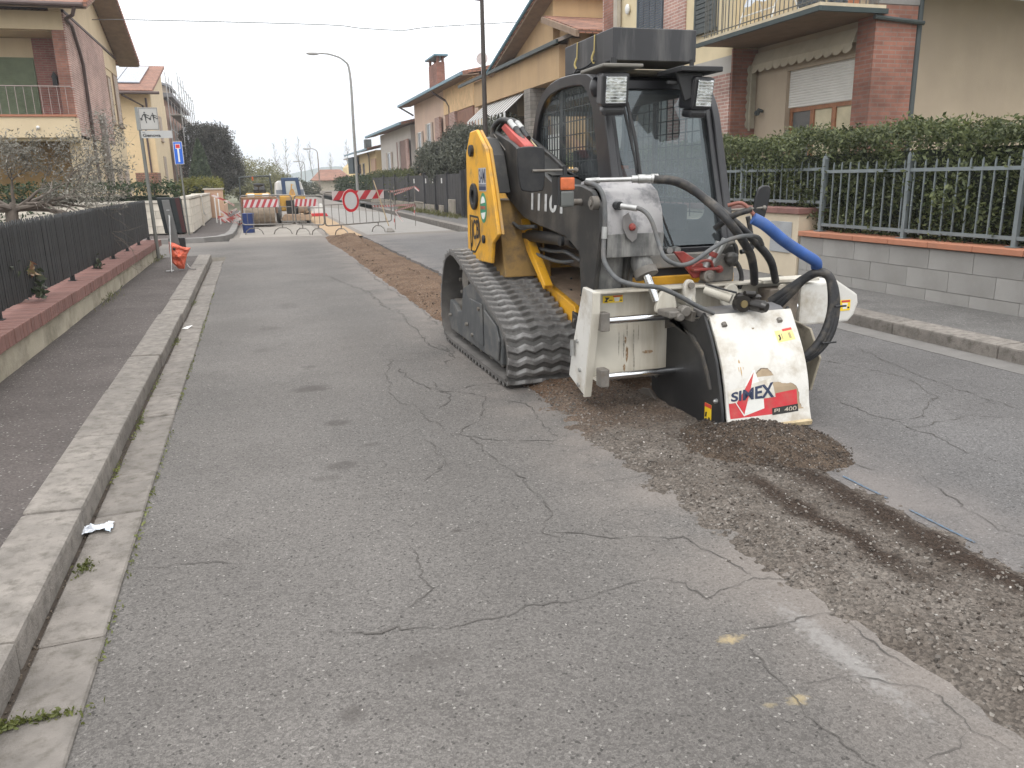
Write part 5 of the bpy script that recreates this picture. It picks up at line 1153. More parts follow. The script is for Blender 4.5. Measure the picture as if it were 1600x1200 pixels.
# decal on cover: mapped onto the curved sheet
def CVP(x0, x1, z0, z1, off):
    def f_(u, v):
        z = z0(u) * (1 - v) + z1(u) * v if callable(z0) else z0 + (z1 - z0) * v
        return (x0 + (x1 - x0) * u, covz(z) - off, z)
    return f_
def decal(name, pts, off, m, parent):
    # pts (x,z) polygon; triangulated strips so it follows the cover
    bm = bmesh.new(); vs = [bm.verts.new((p[0], 0, p[1])) for p in pts]; bm.faces.new(vs)
    for z in [c[1] for c in CV[1:-1]]:
        bmesh.ops.bisect_plane(bm, geom=bm.verts[:] + bm.edges[:] + bm.faces[:], plane_co=(0, 0, z), plane_no=(0, 0, 1))
    for v in bm.verts: v.co.y = covz(v.co.z) - off
    bm.verts.index_update(); b = MB(); b.add([tuple(v.co) for v in bm.verts], [tuple(v.index for v in f.verts) for f in bm.faces]); bm.free()
    return b.build(name, m, parent)
# rubbed-off brown patch, ragged edge
brown = mat('rubbed_brown', (.34, .26, .17), .7, var=.12, scale=12, dirt=(.22, .16, .10), dscale=10, damt=.6)
pt = [(2.375, .25), (2.385, .295), (2.42, .318), (2.46, .315), (2.49, .28), (2.515, .245), (2.545, .235), (2.585, .235), (2.615, .215), (2.63, .18), (2.63, .13), (2.645, .105), (2.672, .085), (2.685, .06), (2.62, .058), (2.50, .062), (2.40, .065), (2.33, .058), (2.25, .052), (2.30, .075), (2.38, .085), (2.375, .13), (2.385, .17), (2.37, .20)]
pt2 = []
for i in range(len(pt)):
    a, c = pt[i], pt[(i + 1) % len(pt)]
    for k in range(4):
        x = a[0] + (c[0] - a[0]) * k / 4; z = a[1] + (c[1] - a[1]) * k / 4; pt2.append((x + .004 * noise.noise(Vector((x * 70, z * 70, 1))), max(.05, z + .004 * noise.noise(Vector((x * 70, z * 70, 9))))))
pd = decal('brown_patch', pt2, .0012, brown, PL)
pe_ = [(x + (x - 2.52) * .03, max(.048, z + (z - .17) * .035)) for x, z in pt2]
decal('patch_edge', pe_, .0007, mat('patch_edge', (.17, .125, .085), .8, var=.3, scale=30), PL)
redd = mat('decal_red_bright', (.50, .025, .035), .45, var=.08, scale=20, dirt=(.35, .12, .09), damt=.5, dscale=12)
# red field (slanted), white triangle arrow, lettering
decal('red_field', [(2.215, .068), (2.462, .083), (2.622, .088), (2.618, .200), (2.490, .190), (2.484, .172), (2.210, .165)], .0018, redd, PL)
decal('arrow_outline', [(2.248, .166), (2.294, .092), (2.418, .120), (2.416, .18), (2.378, .318), (2.366, .316)], .0024, dwhite, PL)
decal('name_band', [(2.212, .163), (2.208, .226), (2.47, .270), (2.488, .172), (2.40, .170)], .0026, mat('decal_offwhite', (.56, .53, .47), .5, var=.15, scale=14, dirt=(.33, .26, .18), dscale=9, damt=.7), PL)
decal('arrow_red', [(2.255, .163), (2.297, .100), (2.371, .308)], .0032, redd, PL)
decal('arrow_white', [(2.299, .102), (2.408, .126), (2.408, .172), (2.350, .172), (2.33, .172)], .0030, dwhite, PL)
def MPX(u, v):
    x = 2.222 + .256 * u; z = .172 + (.045 + .034 * u) * v; return (x + .004 * v, covz(z) - .0045, z)
text_obj('SIMEX', MPX, navy, PL, name='maker_name', bold=.03)
decal('model_band', [(2.462, .080), (2.622, .086), (2.622, .124), (2.464, .116)], .0030, dblack, PL)
text_obj('PL 400', lambda u, v: (2.475 + .135 * u, covz(.100) - .0045, .088 + .004 * u + .024 * v), mat('letter_dust', (.5, .44, .36), .6), PL, name='model_number', bold=.01)
# stickers
decal('yellow_sticker', [(2.555, .435), (2.665, .445), (2.66, .50), (2.55, .49)], .0012, mat('faded_yellow', (.75, .62, .22), .6, dirt=(.6, .55, .4), damt=.5, dscale=20), PL)
decal('sticker_heading', [(2.60, .486), (2.66, .492), (2.658, .503), (2.598, .497)], .002, dred, PL)
decal('sticker_mark', [(2.562, .445), (2.572, .445), (2.58, .455), (2.575, .475), (2.566, .470), (2.570, .458)], .002, dblack, PL)
decal('sticker_mark', [(2.586, .449), (2.592, .449), (2.590, .478), (2.584, .476)], .002, mat('faded_print', (.35, .30, .15), .7), PL)
decal('sticker_mark', [(2.63, .452), (2.645, .453), (2.643, .48), (2.628, .479)], .002, bpy.data.materials['faded_print'], PL)
b = MB()
def cblot(nm, x, z, w, h, seed, m):
    n = 22; decal(nm, [(x + w * math.cos(2 * PI * k / n) * (1 + .5 * noise.noise(Vector((k * 1.3, seed, 0)))), z + h * math.sin(2 * PI * k / n) * (1 + .5 * noise.noise(Vector((k * 1.1, seed, 5))))) for k in range(n)], .0012, m, PL)
lrust = mat('light_rust', (.42, .28, .13), .8, var=.3, scale=40)
cblot('rust_mark', 2.297, .36, .005, .012, 3, lrust); cblot('rust_mark', 2.30, .325, .003, .035, 4, lrust); cblot('rust_mark', 2.288, .335, .002, .02, 6, lrust); cblot('rust_mark', 2.315, .34, .0015, .018, 8, lrust)
cblot('oil_mark', 2.43, .545, .028, .014, 9, mat('oil_mark', (.05, .035, .02), .4)); cblot('oil_mark', 2.43, .53, .012, .022, 12, mat('oil_mark_pale', (.20, .15, .09), .6)); cblot('scuff', 2.275, .40, .008, .012, 5, bpy.data.materials['decal_offwhite'])
# motor and hose guards at the right
b = MB(); b.prism([(3.0, .42), (3.0, .665), (3.26, .672), (3.405, .585), (3.415, .53), (3.39, .46), (3.35, .42)], 'y', 3.93, 4.20); b.build('counterweight', whm, PL, bevel=.014)
warn(3.225, 3.355, 3.929, .49, .555, PL)
b = MB(); b.prism([(2.70, .30), (2.92, .38), (2.94, .66), (2.74, .66)], 'y', 3.86, 3.98); b.build('motor_bracket', mat('oily_beige', (.17, .14, .11), .6, var=.4, scale=9, dirt=(.04, .03, .025), dscale=6, damt=.9), PL, bevel=.006)
b = MB(); b.tube([(2.70, 3.80, .30), (2.80, 3.80, .30)], .12, 20); b.tube([(2.80, 3.8, .30), (2.86, 3.8, .30)], .085, 18); b.build('drum_motor', mat('motor_black', (.03, .027, .024), .5, var=.3), PL, smooth=True, bevel=.006)
b = MB(); b.prism([(3.66, .10), (3.95, .16), (4.0, .5), (3.7, .45), (3.6, .3)], 'x', 2.90, 2.915); b.prism([(3.75, .05), (3.92, .14), (3.85, .35), (3.7, .25)], 'x', 2.86, 2.88); b.build('motor_guard', mat('guard_cream', (.34, .30, .23), .6, dirt=(.05, .04, .03), dscale=6, damt=.9), PL, bevel=.003)
b = MB(); b.box(2.80, 2.90, 3.88, 3.93, .60, .615); b.disc((2.83, 3.86, .655), .03, 'y', .02, 14); b.build('hose_clamp', whd, PL)
# big hoses
b = MB()
A_ = [(1.50, 3.80, 1.283), (1.70, 3.72, 1.285), (2.01, 3.90, 1.283), (2.15, 3.86, 1.260), (2.27, 3.80, 1.168), (2.35, 3.70, 1.055), (2.50, 3.74, .905), (2.58, 3.80, .80), (2.66, 3.90, .70)]
hl = thing('hydraulic_hoses', 'thick black hydraulic hoses arching over from the loader nose to the planer', 'hose', (2.4, 3.7, .7))
b = MB(); b.tube(A_[2:], .023, 12, smooth=6); b.build('main_hose', hose, hl, smooth=True)
b = MB(); b.tube([(2.01, 3.96, 1.280), (2.16, 3.92, 1.262), (2.31, 3.87, 1.170), (2.42, 3.78, 1.06), (2.58, 3.80, .94), (2.70, 3.82, .83), (2.80, 3.90, .70)], .022, 12, smooth=6); b.build('second_hose', hose, hl, smooth=True)
MB.shift = Vector((.11, .21, -.003))
b = MB(); b.tube([(1.60, 3.755, 1.285), (1.70, 3.725, 1.285), (1.80, 3.70, 1.286)], .012, 10); b.tube([(1.56, 3.79, 1.280), (1.62, 3.75, 1.284)], .016, 10); b.build('steel_pipe', steel, hl, smooth=True)
b = MB()
for (a, c, r) in ((1.78, 1.81, .020), (1.815, 1.85, .024), (1.855, 1.885, .022), (1.89, 1.925, .026)): b.tube([(a, 3.70, 1.286), (c, 3.69, 1.286)], r, 12)
b.build('hose_fitting', steel, hl, smooth=True); MB.shift = Vector((0, 0, 0))
b = MB(); b.tube([(2.44, 3.62, 1.075), (2.50, 3.60, 1.04), (2.62, 3.60, .955), (2.74, 3.60, .885), (2.84, 3.62, .835), (2.875, 3.65, .80)], .030, 14, smooth=6); b.build('blue_sleeve', blue_h, hl, smooth=True)
b = MB(); b.tube([(2.45, 3.65, 1.12), (2.38, 3.7, 1.09), (2.33, 3.8, 1.02)], .016, 10, smooth=4); b.build('hose_end', hose, hl, smooth=True)
b = MB(); b.tube([(2.35, 3.72, 1.14), (2.41, 3.68, 1.15), (2.46, 3.64, 1.09)], .010, 8, smooth=4); b.build('red_cable', mat('red_brown_cable', (.20, .07, .05), .6), hl, smooth=True)
for k, (r, o) in enumerate(((.024, 0), (.022, .035), (.020, .065))):
    b = MB(); b.tube([(2.70 + o * .2, 3.80, .60 - o), (2.78, 3.72, .69 - o * .5), (2.86 - o * .3, 3.65, .765), (2.905, 3.60, .765 - o * .1), (2.945 - o * .3, 3.58, .68), (2.955 - o * .5, 3.57, .55), (2.92 - o * .7, 3.57, .42), (2.84 - o * .7, 3.60, .32), (2.76 - o, 3.68, .27)], r, 12, smooth=6); b.build('looped_hose', hose, hl, smooth=True)
b = MB(); b.tube([(2.91, 3.52, .60), (2.98, 3.52, .60)], .006, 6); b.build('cable_tie', black_m, hl); b = MB(); b.tube([(2.86, 3.54, .40), (2.95, 3.54, .40)], .006, 6); b.build('cable_tie', black_m, hl)
# thin hoses
th = thing('grey_hoses', 'two thin grey hoses looping from the loader nose across the planer frame', 'hose', (1.9, 3.6, 1.0))
b = MB(); b.tube([(1.82, 3.87, 1.147), (1.885, 3.79, 1.133), (1.915, 3.73, 1.08), (1.935, 3.68, .965), (1.92, 3.58, .90), (2.00, 3.58, .862), (2.08, 3.58, .875), (2.18, 3.60, .925), (2.28, 3.62, .965), (2.40, 3.64, .985), (2.50, 3.66, .975), (2.56, 3.7, .93)], .0115, 10, smooth=6); b.build('upper_hose', hose_g, th, smooth=True)
b = MB(); b.tube([(1.815, 3.875, 1.148), (1.875, 3.81, 1.137)], .016, 10); b.build('hose_end', steel, th, smooth=True)
b = MB(); b.tube([(1.64, 3.94, 1.273), (1.68, 3.88, 1.252), (1.70, 3.84, 1.194), (1.70, 3.82, 1.088), (1.695, 3.82, .982), (1.68, 3.78, .88), (1.71, 3.70, .80), (1.76, 3.60, .775), (1.90, 3.60, .752), (2.02, 3.60, .70), (2.12, 3.60, .645), (2.22, 3.60, .60)], .0125, 10, smooth=6); b.build('lower_hose', hose_g, th, smooth=True)
b = MB(); b.tube([(1.70, 3.82, 1.05), (1.697, 3.82, .99)], .016, 10); b.build('hose_joint', steel, th, smooth=True)

# ================================================================ BARRIERS AND ROADWORKS
def barrier(label, x0, y0, x1, y1, h=1.02, boards=((.1, .9),), nb=9, sq=.0):
    """galvanised crowd barrier between two ground points"""
    T = thing('crowd_barrier', label, 'barrier', (x0, y0, 0), 'crowd barriers closing the road')
    dx, dy = x1 - x0, y1 - y0; Lh = math.hypot(dx, dy); ux, uy = dx / Lh, dy / Lh
    def P(s, z, o=0): return (x0 + ux * s - uy * o, y0 + uy * s + ux * o, z)
    r = .017; b = MB(); zt, zb = h, .26
    b.tube([P(.07, zt), P(Lh - .07, zt), P(Lh - .02, zt - .02), P(Lh, zt - .08), P(Lh, zb + .08), P(Lh - .02, zb + .02), P(Lh - .08, zb), P(.08, zb), P(.02, zb + .02), P(0, zb + .08), P(0, zt - .08), P(.02, zt - .02), P(.075, zt)], r, 8)
    b.build('frame', rail_steel, T, smooth=True)
    b = MB(); b.tube([P(0, zt - .30), P(Lh, zt - .30)], .010, 6); b.build('middle_rail', rail_steel, T, smooth=True)
    for i in range(1, nb):
        b = MB(); b.tube([P(Lh * i / nb, zb), P(Lh * i / nb, zt - .30)], .0075, 6); b.build('bar', rail_steel, T, smooth=True)
    for s in (Lh * .22, Lh * .78):
        b = MB(); b.tube([P(s, zb), P(s, .16)], .015, 6); b.tube([P(s, .0, -.24), P(s, .10, -.20), P(s, .165, -.09), P(s, .165, .09), P(s, .10, .20), P(s, 0, .24)], .014, 6) if sq else b.tube([P(s - .24, 0), P(s - .20, .10), P(s - .10, .165), P(s + .10, .165), P(s + .20, .10), P(s + .24, 0)], .014, 6)
        b.build('foot', rail_steel, T, smooth=True)
    return T, P, Lh
redw = mat('red_board', (.36, .045, .055), .5, var=.1); wb = mat('white_board', (.52, .45, .44), .5, var=.06)
def board(T, P, s0, s1, z0, z1, n, lean, red=redw, white=wb):
    b = MB(); q = [P(s0, z0, -.03), P(s1, z0, -.03), P(s1, z1, -.03), P(s0, z1, -.03)]; q2 = [P(s0, z0, -.022), P(s1, z0, -.022), P(s1, z1, -.022), P(s0, z1, -.022)]
    b.hexa(q, q2); bd = b.build('striped_board', white, T, recalc=True)
    w = (s1 - s0) / n
    for k in range(-1, n + 1):
        a0 = s0 + k * w; pts = [(a0, z0), (a0 + w * .5, z0), (a0 + w * .5 + lean, z1), (a0 + lean, z1)]
        pts = [(min(max(s, s0), s1), z) for s, z in pts]
        if max(p[0] for p in pts) - min(p[0] for p in pts) < .01: continue
        b = MB(); b.add([P(s, z, -.0312) for s, z in pts], [(0, 1, 2, 3)]); b.build('red_stripe', red, bd)
T, P, Ln = barrier('left crowd barrier with a small red and white board, in front of the roller', -.36, 22.4, .92, 22.0, 1.0)
board(T, P, .08, 1.0, .70, .90, 6, .10)
T, P, Ln = barrier('middle crowd barrier with red and white board in front of the white machine', .97, 21.6, 1.63, 20.9, .98, nb=6)
T['label'] = 'narrow middle crowd barrier in front of the small white and yellow machine'
board(T, P, .03, .80, .72, .90, 5, .06)
T, P, Ln = barrier('right crowd barrier carrying the large red and white board and round no entry sign', 1.60, 20.3, 3.45, 21.7, 1.06, nb=10, sq=1)
board(T, P, .26, 2.05, .86, 1.08, 4, .22, mat('bright_red', (.42, .03, .04), .45), wb)
NE = thing('no_vehicles_sign', 'round white no vehicles sign with red rim on the right crowd barrier', 'sign', P(.84, .66))
c = P(.84, .84, -.05)
def ringsign(name, r0, r1, off, m):
    b = MB(); n = 40; ux_, uy_ = (P(1, 0)[0] - P(0, 0)[0]), (P(1, 0)[1] - P(0, 0)[1])
    def Q(r, a, o): return (c[0] + ux_ * r * math.cos(a) + uy_ * o, c[1] + uy_ * r * math.cos(a) - ux_ * o, c[2] + r * math.sin(a))
    vs = [Q(r, 2 * PI * k / n, o) for (r, o) in ((r1, off), (r1, off - .006)) for k in range(n)]
    if r0 > 0:
        vs += [Q(r0, 2 * PI * k / n, o) for o in (off, off - .006) for k in range(n)]
        fs = [(k, (k + 1) % n, 2 * n + (k + 1) % n, 2 * n + k) for k in range(n)] + [(k, (k + 1) % n, n + (k + 1) % n, n + k) for k in range(n)]
    else: fs = [tuple(range(n)), tuple(range(n, 2 * n))] + [(k, (k + 1) % n, n + (k + 1) % n, n + k) for k in range(n)]
    b.add(vs, fs); return b.build(name, m, NE, recalc=True)
ringsign('back_plate', 0, .285, -.002, white_p); ringsign('red_rim', .212, .280, .006, mat('sign_red', (.50, .02, .03), .4)); ringsign('white_field', 0, .212, .005, mat('sign_field', (.50, .50, .50), .5, var=.06))
# shovel leaning on the barrier
SV = thing('shovel', 'long handled shovel leaning on the right crowd barrier', 'shovel', (3.30, 21.7, 0))
b = MB(); b.tube([(2.98, 21.35, 1.32), (3.28, 21.15, .16)], .015, 8); b.build('handle', mat('wood_handle', (.36, .28, .18), .7), SV, smooth=True)
b = MB(); b.hexa([(3.18, 21.05, .02), (3.38, 21.0, .02), (3.44, 21.2, .005), (3.24, 21.25, .005)], [(3.20, 21.06, .035), (3.36, 21.02, .035), (3.36, 21.18, .10), (3.24, 21.22, .10)]); b.build('blade', steel_d, SV, bevel=.004)
# bucket
BK = thing('blue_drum', 'blue plastic drum standing behind the left crowd barrier', 'drum', (-.22, 23.3, 0))
b = MB(); b.tube([(-.22, 23.3, 0), (-.22, 23.3, .02), (-.22, 23.3, .48), (-.22, 23.3, .52)], [.15, .155, .165, .17], 20); b.build('body', mat('blue_plastic', (.018, .04, .15), .45), BK, smooth=True, bevel=.006)
b = MB(); b.tube([(-.22, 23.3, .50), (-.22, 23.3, .525)], .178, 20); b.build('rim', mat('blue_rim', (.02, .045, .17), .45), BK, smooth=True)
# tape posts on the right with tape
tape = mat('tape_red_white', (.66, .36, .34), .6)
def tape_mat():
    m, t, b = newmat('barrier_tape'); co = N(t, 'ShaderNodeTexCoord').outputs['Object']; s = N(t, 'ShaderNodeSeparateXYZ'); t.links.new(co, s.inputs[0])
    u = mth(t, 'FRACT', mth(t, 'MULTIPLY', mth(t, 'ADD', mth(t, 'ADD', s.outputs['X'], s.outputs['Y']), s.outputs['Z']), 5.)); t.links.new(mixc(t, mth(t, 'GREATER_THAN', u, .5), (.42, .09, .08), (.58, .50, .48)), b.inputs['Base Color']); b.inputs['Roughness'].default_value = .5; return m
tpm = tape_mat()
def ribbon(b, pts, w=.05):
    P_ = [Vector(p) for p in pts]; vs = []
    Q = []
    for i in range(len(P_) - 1):
        for k in range(8): Q.append(P_[i].lerp(P_[i + 1], k / 8))
    Q.append(P_[-1])
    for i, p in enumerate(Q):
        d_ = (Q[min(i + 1, len(Q) - 1)] - Q[max(0, i - 1)]).normalized(); tw_ = .5 * math.sin(i * .9); up = Vector((math.sin(tw_) * .4, 0, 1)); up = (up - d_ * up.dot(d_)); up = up.normalized() if up.length > .05 else Vector((1, 0, 0)); vs += [tuple(p + up * w / 2), tuple(p - up * w / 2)]
    b.add(vs, [(2 * i, 2 * i + 1, 2 * i + 3, 2 * i + 2) for i in range(len(Q) - 1)])
for (x, y, lab) in ((3.62, 22.2, 'thin stake beside the shovel holding red and white tape'), (4.45, 23.6, 'thin stake by the right kerb holding red and white tape')):
    o = thing('tape_stake', lab, 'stake', (x, y, 0)); b = MB(); b.tube([(x, y, 0), (x + .01, y, 1.17)], .009, 6); b.build('rod', steel_d, o)
TP_ = thing('barrier_tape', 'red and white tape strung between the stakes at the right kerb', 'tape', (4.0, 22.9, .9))
b = MB(); ribbon(b, [(3.40, 21.7, 1.03), (3.62, 22.2, 1.02), (4.46, 23.6, 1.12)]); ribbon(b, [(3.62, 22.2, .93), (4.05, 22.9, 1.02), (4.46, 23.6, 1.12)]); ribbon(b, [(2.9, 21.3, .67), (3.62, 22.2, .64), (4.45, 23.6, .62)]); ribbon(b, [(3.62, 22.2, .50), (4.45, 23.6, .60)]); ribbon(b, [(3.62, 22.2, .52), (3.75, 22.3, .34), (3.86, 22.3, .2)], .04); ribbon(b, [(4.46, 23.6, 1.12), (4.6, 23.6, 1.0)], .06); ribbon(b, [(4.46, 23.6, .60), (4.42, 23.6, .3)], .04); ribbon(b, [(3.62, 22.2, .4), (3.60, 22.2, .1)], .04)
b.build('tape', tpm, TP_)
SKb = thing('barrier_tape', 'red and white tape heaped on the left beside the drum', 'tape', (-.9, 26, .3))
b = MB(); random.seed(3)
for k in range(6):
    x, y, z = random.uniform(-1.15, -.45), random.uniform(25, 28), random.uniform(.15, .55); ribbon(b, [(x, y, z), (x + .2, y, z - .12), (x + .35, y + .3, z - .02), (x + .5, y, z + .05)], .07)
ribbon(b, [(-1.2, 26, 1.0), (-.75, 25.5, .8), (-.55, 24, .72)], .06); ribbon(b, [(-1.1, 26, .35), (-.4, 25, .30)], .07)
b.build('tape', tpm, SKb)
for (x, y, h, lab) in ((-1.05, 26.5, 1.05, 'slim white stake at the left pavement behind the tape'), (-1.2, 27.5, .9, 'slim grey stake at the left wall behind the tape')):
    o = thing('tape_stake', lab, 'stake', (x, y, 0)); b = MB(); b.tube([(x, y, 0), (x, y, h)], .018, 6); b.build('rod', white_p, o)
# plastic road block
CB = thing('plastic_road_block', 'red and white plastic road block standing behind the no entry sign', 'road block', (2.36, 33, 0))
b = MB(); b.prism([(2.02, 0), (2.72, 0), (2.66, .12), (2.08, .12)], 'y', 32.8, 33.2); b.build('base', red_p, CB, bevel=.02)
b = MB(); b.prism([(2.12, .12), (2.24, .48), (2.34, .48), (2.36, .3), (2.40, .3), (2.42, .48), (2.52, .48), (2.62, .12)], 'y', 32.85, 33.15); b.build('white_top', white_p, CB, bevel=.02)

# tandem roller
RL = thing('tandem_roller', 'small road roller with steel drum and hoop frame parked behind the left barrier', 'roller', (.12, 27.5, 0))
b = MB(); b.tube([(-.32, 26.4, .42), (.56, 26.4, .42)], .40, 28); b.build('drum', mat('drum_steel', (.24, .19, .14), .55, metal=.35, var=.25, scale=9, dirt=(.1, .08, .06)), RL, smooth=True, bevel=.01)
b = MB(); b.tube([(-.32, 28.8, .42), (.56, 28.8, .42)], .40, 28); b.build('drum', bpy.data.materials['drum_steel'], RL, smooth=True, bevel=.01)
b = MB(); b.box(-.38, .62, 26.25, 26.75, .72, .90); b.box(-.42, -.36, 26.2, 26.9, .4, .9); b.box(.60, .66, 26.2, 26.9, .4, .9); b.build('drum_frame', mat('roller_orange', (.20, .11, .06), .6, dirt=(.16, .10, .06), damt=.8), RL, bevel=.02)
b = MB(); b.box(-.25, .50, 26.8, 29.0, .62, 1.0); b.build('body', yel_d, RL, bevel=.04)
b = MB(); b.box(-.20, .02, 26.4, 26.7, .90, .99); b.box(.24, .44, 26.4, 26.7, .90, .99); b.build('white_tank', white_p, RL, bevel=.03)
b = MB(); b.tube([(-.42, 28.0, .8), (-.40, 28.0, 1.42), (-.34, 28.0, 1.50), (.46, 28.0, 1.53), (.54, 28.0, 1.45), (.58, 28.0, .8)], .028, 8, smooth=3); b.build('hoop', slate_m, RL, smooth=True)
b = MB(); b.box(-.02, .03, 27.97, 28.03, 1.40, 1.52); b.build('beacon', orange_l, RL, bevel=.01)
b = MB(); b.box(.0, .38, 27.6, 28.0, 1.0, 1.12); b.prism([(27.95, 1.1), (28.1, 1.1), (28.15, 1.3), (28.05, 1.3)], 'x', .02, .36); b.tube([(.16, 27.3, 1.0), (.16, 27.2, 1.25)], .02, 6); b.ball((.16, 27.2, 1.26), (.16, .05, .06), 12, 6); b.build('seat', black_m, RL, bevel=.03)
# compact white and yellow machine
WM = thing('compact_paver', 'white and yellow compact machine with dark blue framed cab behind the middle barrier', 'machine', (1.15, 29, 0))
def wx(px): return .66 + (px - 432) / 48 * 1.0
b = MB(); b.prism([(.70, .35), (1.70, .35), (1.66, .9), (1.55, 1.32), (1.50, 1.38), (.82, 1.38), (.72, 1.3), (.68, .9)], 'y', 29.4, 29.6); b.prism([(.70, .35), (.80, .35), (.84, 1.35), (.74, 1.33), (.68, .9)], 'y', 28.6, 29.4); b.prism([(1.70, .35), (1.60, .35), (1.47, 1.36), (1.55, 1.33), (1.66, .9)], 'y', 28.6, 29.4); b.build('white_body', white_p, WM, bevel=.02)
b = MB(); b.box(.72, .96, 28.56, 28.595, .86, 1.08); b.box(1.44, 1.62, 28.56, 28.595, .86, 1.08); b.build('grey_panel', mat('panel_grey', (.22, .25, .30), .5), WM)
b = MB(); b.ring([(.92, .85), (1.52, .85), (1.47, 1.47), (.90, 1.47)], [(1.04, .90), (1.42, .90), (1.36, 1.36), (1.03, 1.36)], 'y', 28.4, 28.56); b.build('cab_frame', mat('cab_blue', (.03, .06, .13), .4), WM, recalc=True, bevel=.02)
b = MB(); b.add([(1.04, 28.5, .90), (1.41, 28.5, .90), (1.37, 28.5, 1.36), (1.03, 28.5, 1.36)], [(0, 1, 2, 3)]); b.build('windscreen', glass_s, WM)
b = MB(); b.prism(catmull([(1.12, .88), (1.15, 1.02), (1.19, 1.10), (1.26, 1.10), (1.30, 1.0), (1.31, .88)], 3), 'y', 28.2, 28.35); b.tube([(1.2, 28.2, 1.1), (1.22, 28.2, 1.26), (1.28, 28.2, 1.22)], .022, 6); b.build('yellow_boom', yel_d, WM, bevel=.01)
b = MB(); b.box(.80, 1.62, 27.9, 28.5, .40, .90); b.build('yellow_body', yel_d, WM, bevel=.05)
b = MB(); b.box(.98, 1.35, 27.7, 27.9, .30, .75); b.build('dark_grille', black_m, WM, bevel=.02)
b = MB(); b.tube([(1.30, 27.6, .80), (1.62, 27.4, .35)], .05, 8); b.tube([(1.35, 27.5, .5), (1.62, 27.5, .5)], .17, 16); b.build('dusty_arm', dust, WM, smooth=True)
for x in (.68, 1.60):
    for yw in (28.0, 29.3): b = MB(); b.tube([(x, yw, .30), (x + .14, yw, .30)], .30, 20); b.build('wheel', rubber, WM, smooth=True, bevel=.02)
b = MB(); b.prism([(.75, .12), (1.7, .10), (1.75, .28), (.9, .32)], 'y', 27.3, 27.7); b.build('rubble_bucket', dust, WM, bevel=.02)

# ================================================================ LEFT FAR SIDE
FP_ = thing('white_block_wall', 'white block garden wall with grey capping across the side street', 'wall', (-3.5, 21.8, 0))
wbk = None
def blocks(parent, m, x0, x1, y0, y1, z0, rows, bh, bw, axis, gap=.008, th=.02, nm='block'):
    """rows of blocks proud of the wall face; axis 'x' runs along x (faces -y), 'y' runs along y"""
    pr = None
    a0, a1 = (x0, x1) if axis == 'x' else (y0, y1)
    for r in range(rows):
        s = a0 - (bw * .5 if r % 2 else 0)
        while s < a1 - .02:
            e0 = max(s, a0) + gap / 2; e1 = min(s + bw, a1) - gap / 2
            if e1 - e0 > .04:
                full = abs((e1 - e0) - (bw - gap)) < 1e-6
                j = random.uniform(-.0015, .0015)
                if full and pr is not None:
                    c = pr.copy(); col.objects.link(c); c.parent = parent
                    c.location = Vector((e0 - pe0, j, (r - pr_r) * bh)) if axis == 'x' else Vector((j, e0 - pe0, (r - pr_r) * bh))
                else:
                    b = MB(); z = z0 + r * bh
                    if axis == 'x': b.box(e0, e1, y0, y0 + th, z + gap / 2, z + bh - gap / 2)
                    else: b.box(x0, x0 + th, e0, e1, z + gap / 2, z + bh - gap / 2)
                    o = b.build(nm, m, parent)
                    if full: pr = o; pe0 = e0; pr_r = r
            s += bw
WB = FP_
b = MB(); b.box(-9.5, -1.75, 21.825, 22.0, 0, .86); b.box(-1.735, -1.56, 22.005, 31.8, 0, .98); b.build('core', mat('wall_core', (.36, .32, .27), .95), WB)
blocks(WB, white_block, -9.5, -1.75, 21.8, 0, .14, 4, .185, .42, 'x')
for (x0, x1) in ((-1.735, 0),): pass
b = MB(); b.box(-9.55, -1.76, 21.77, 22.02, .885, .945); b.build('capping', mat('capping_grey', (.50, .46, .40), .9, var=.1), WB)
WS = thing('street_side_wall', 'pale block wall along the left pavement running up to the pink pillar', 'wall', (-1.6, 26, 0))
b = MB(); b.box(-1.74, -1.56, 22.02, 31.8, 0, .93); b.build('core', bpy.data.materials['wall_core'], WS); 
bpy.data.objects.remove(WB.children[0]); b = MB(); b.box(-9.5, -1.75, 21.825, 22.0, 0, .86); b.build('core', bpy.data.materials['wall_core'], WB)
blocks(WS, white_block, -1.56, 0, 22.02, 31.8, .14, 4, .2, .42, 'y')
blocks(WS, white_block, -1.74, -1.56, 22.0, 0, .14, 4, .2, .18, 'x')
b = MB(); b.box(-1.77, -1.52, 22.0, 26.0, .965, 1.03); b.box(-1.77, -1.52, 26.3, 31.8, .95, 1.01); b.build('capping', bpy.data.materials['capping_grey'], WS, bevel=.01)
b = MB(); b.box(-1.78, -1.50, 26.0, 26.3, 0, 1.05); b.build('pilaster', white_block, WS, bevel=.01)
b = MB(); b.tube([(-1.50, 25.9, 1.0), (-1.50, 26.2, .5), (-1.47, 26.5, .42)], .02, 6); b.build('pipe', white_p, WS)
GP = thing('pink_gate_pillar', 'pink plastered gate pillar at the end of the left street wall', 'pillar', (-1.45, 32.1, 0))
b = MB(); b.box(-1.72, -1.10, 31.9, 32.5, 0, 1.12); b.build('shaft', peach, GP, bevel=.01)
b = MB(); b.box(-1.76, -1.06, 31.86, 32.54, 1.12, 1.17); b.build('cap', bpy.data.materials['capping_grey'], GP)
b = MB(); b.box(-1.25, -1.08, 32.5, 36, 0, .55); b.build('low_wall', peach, GP)
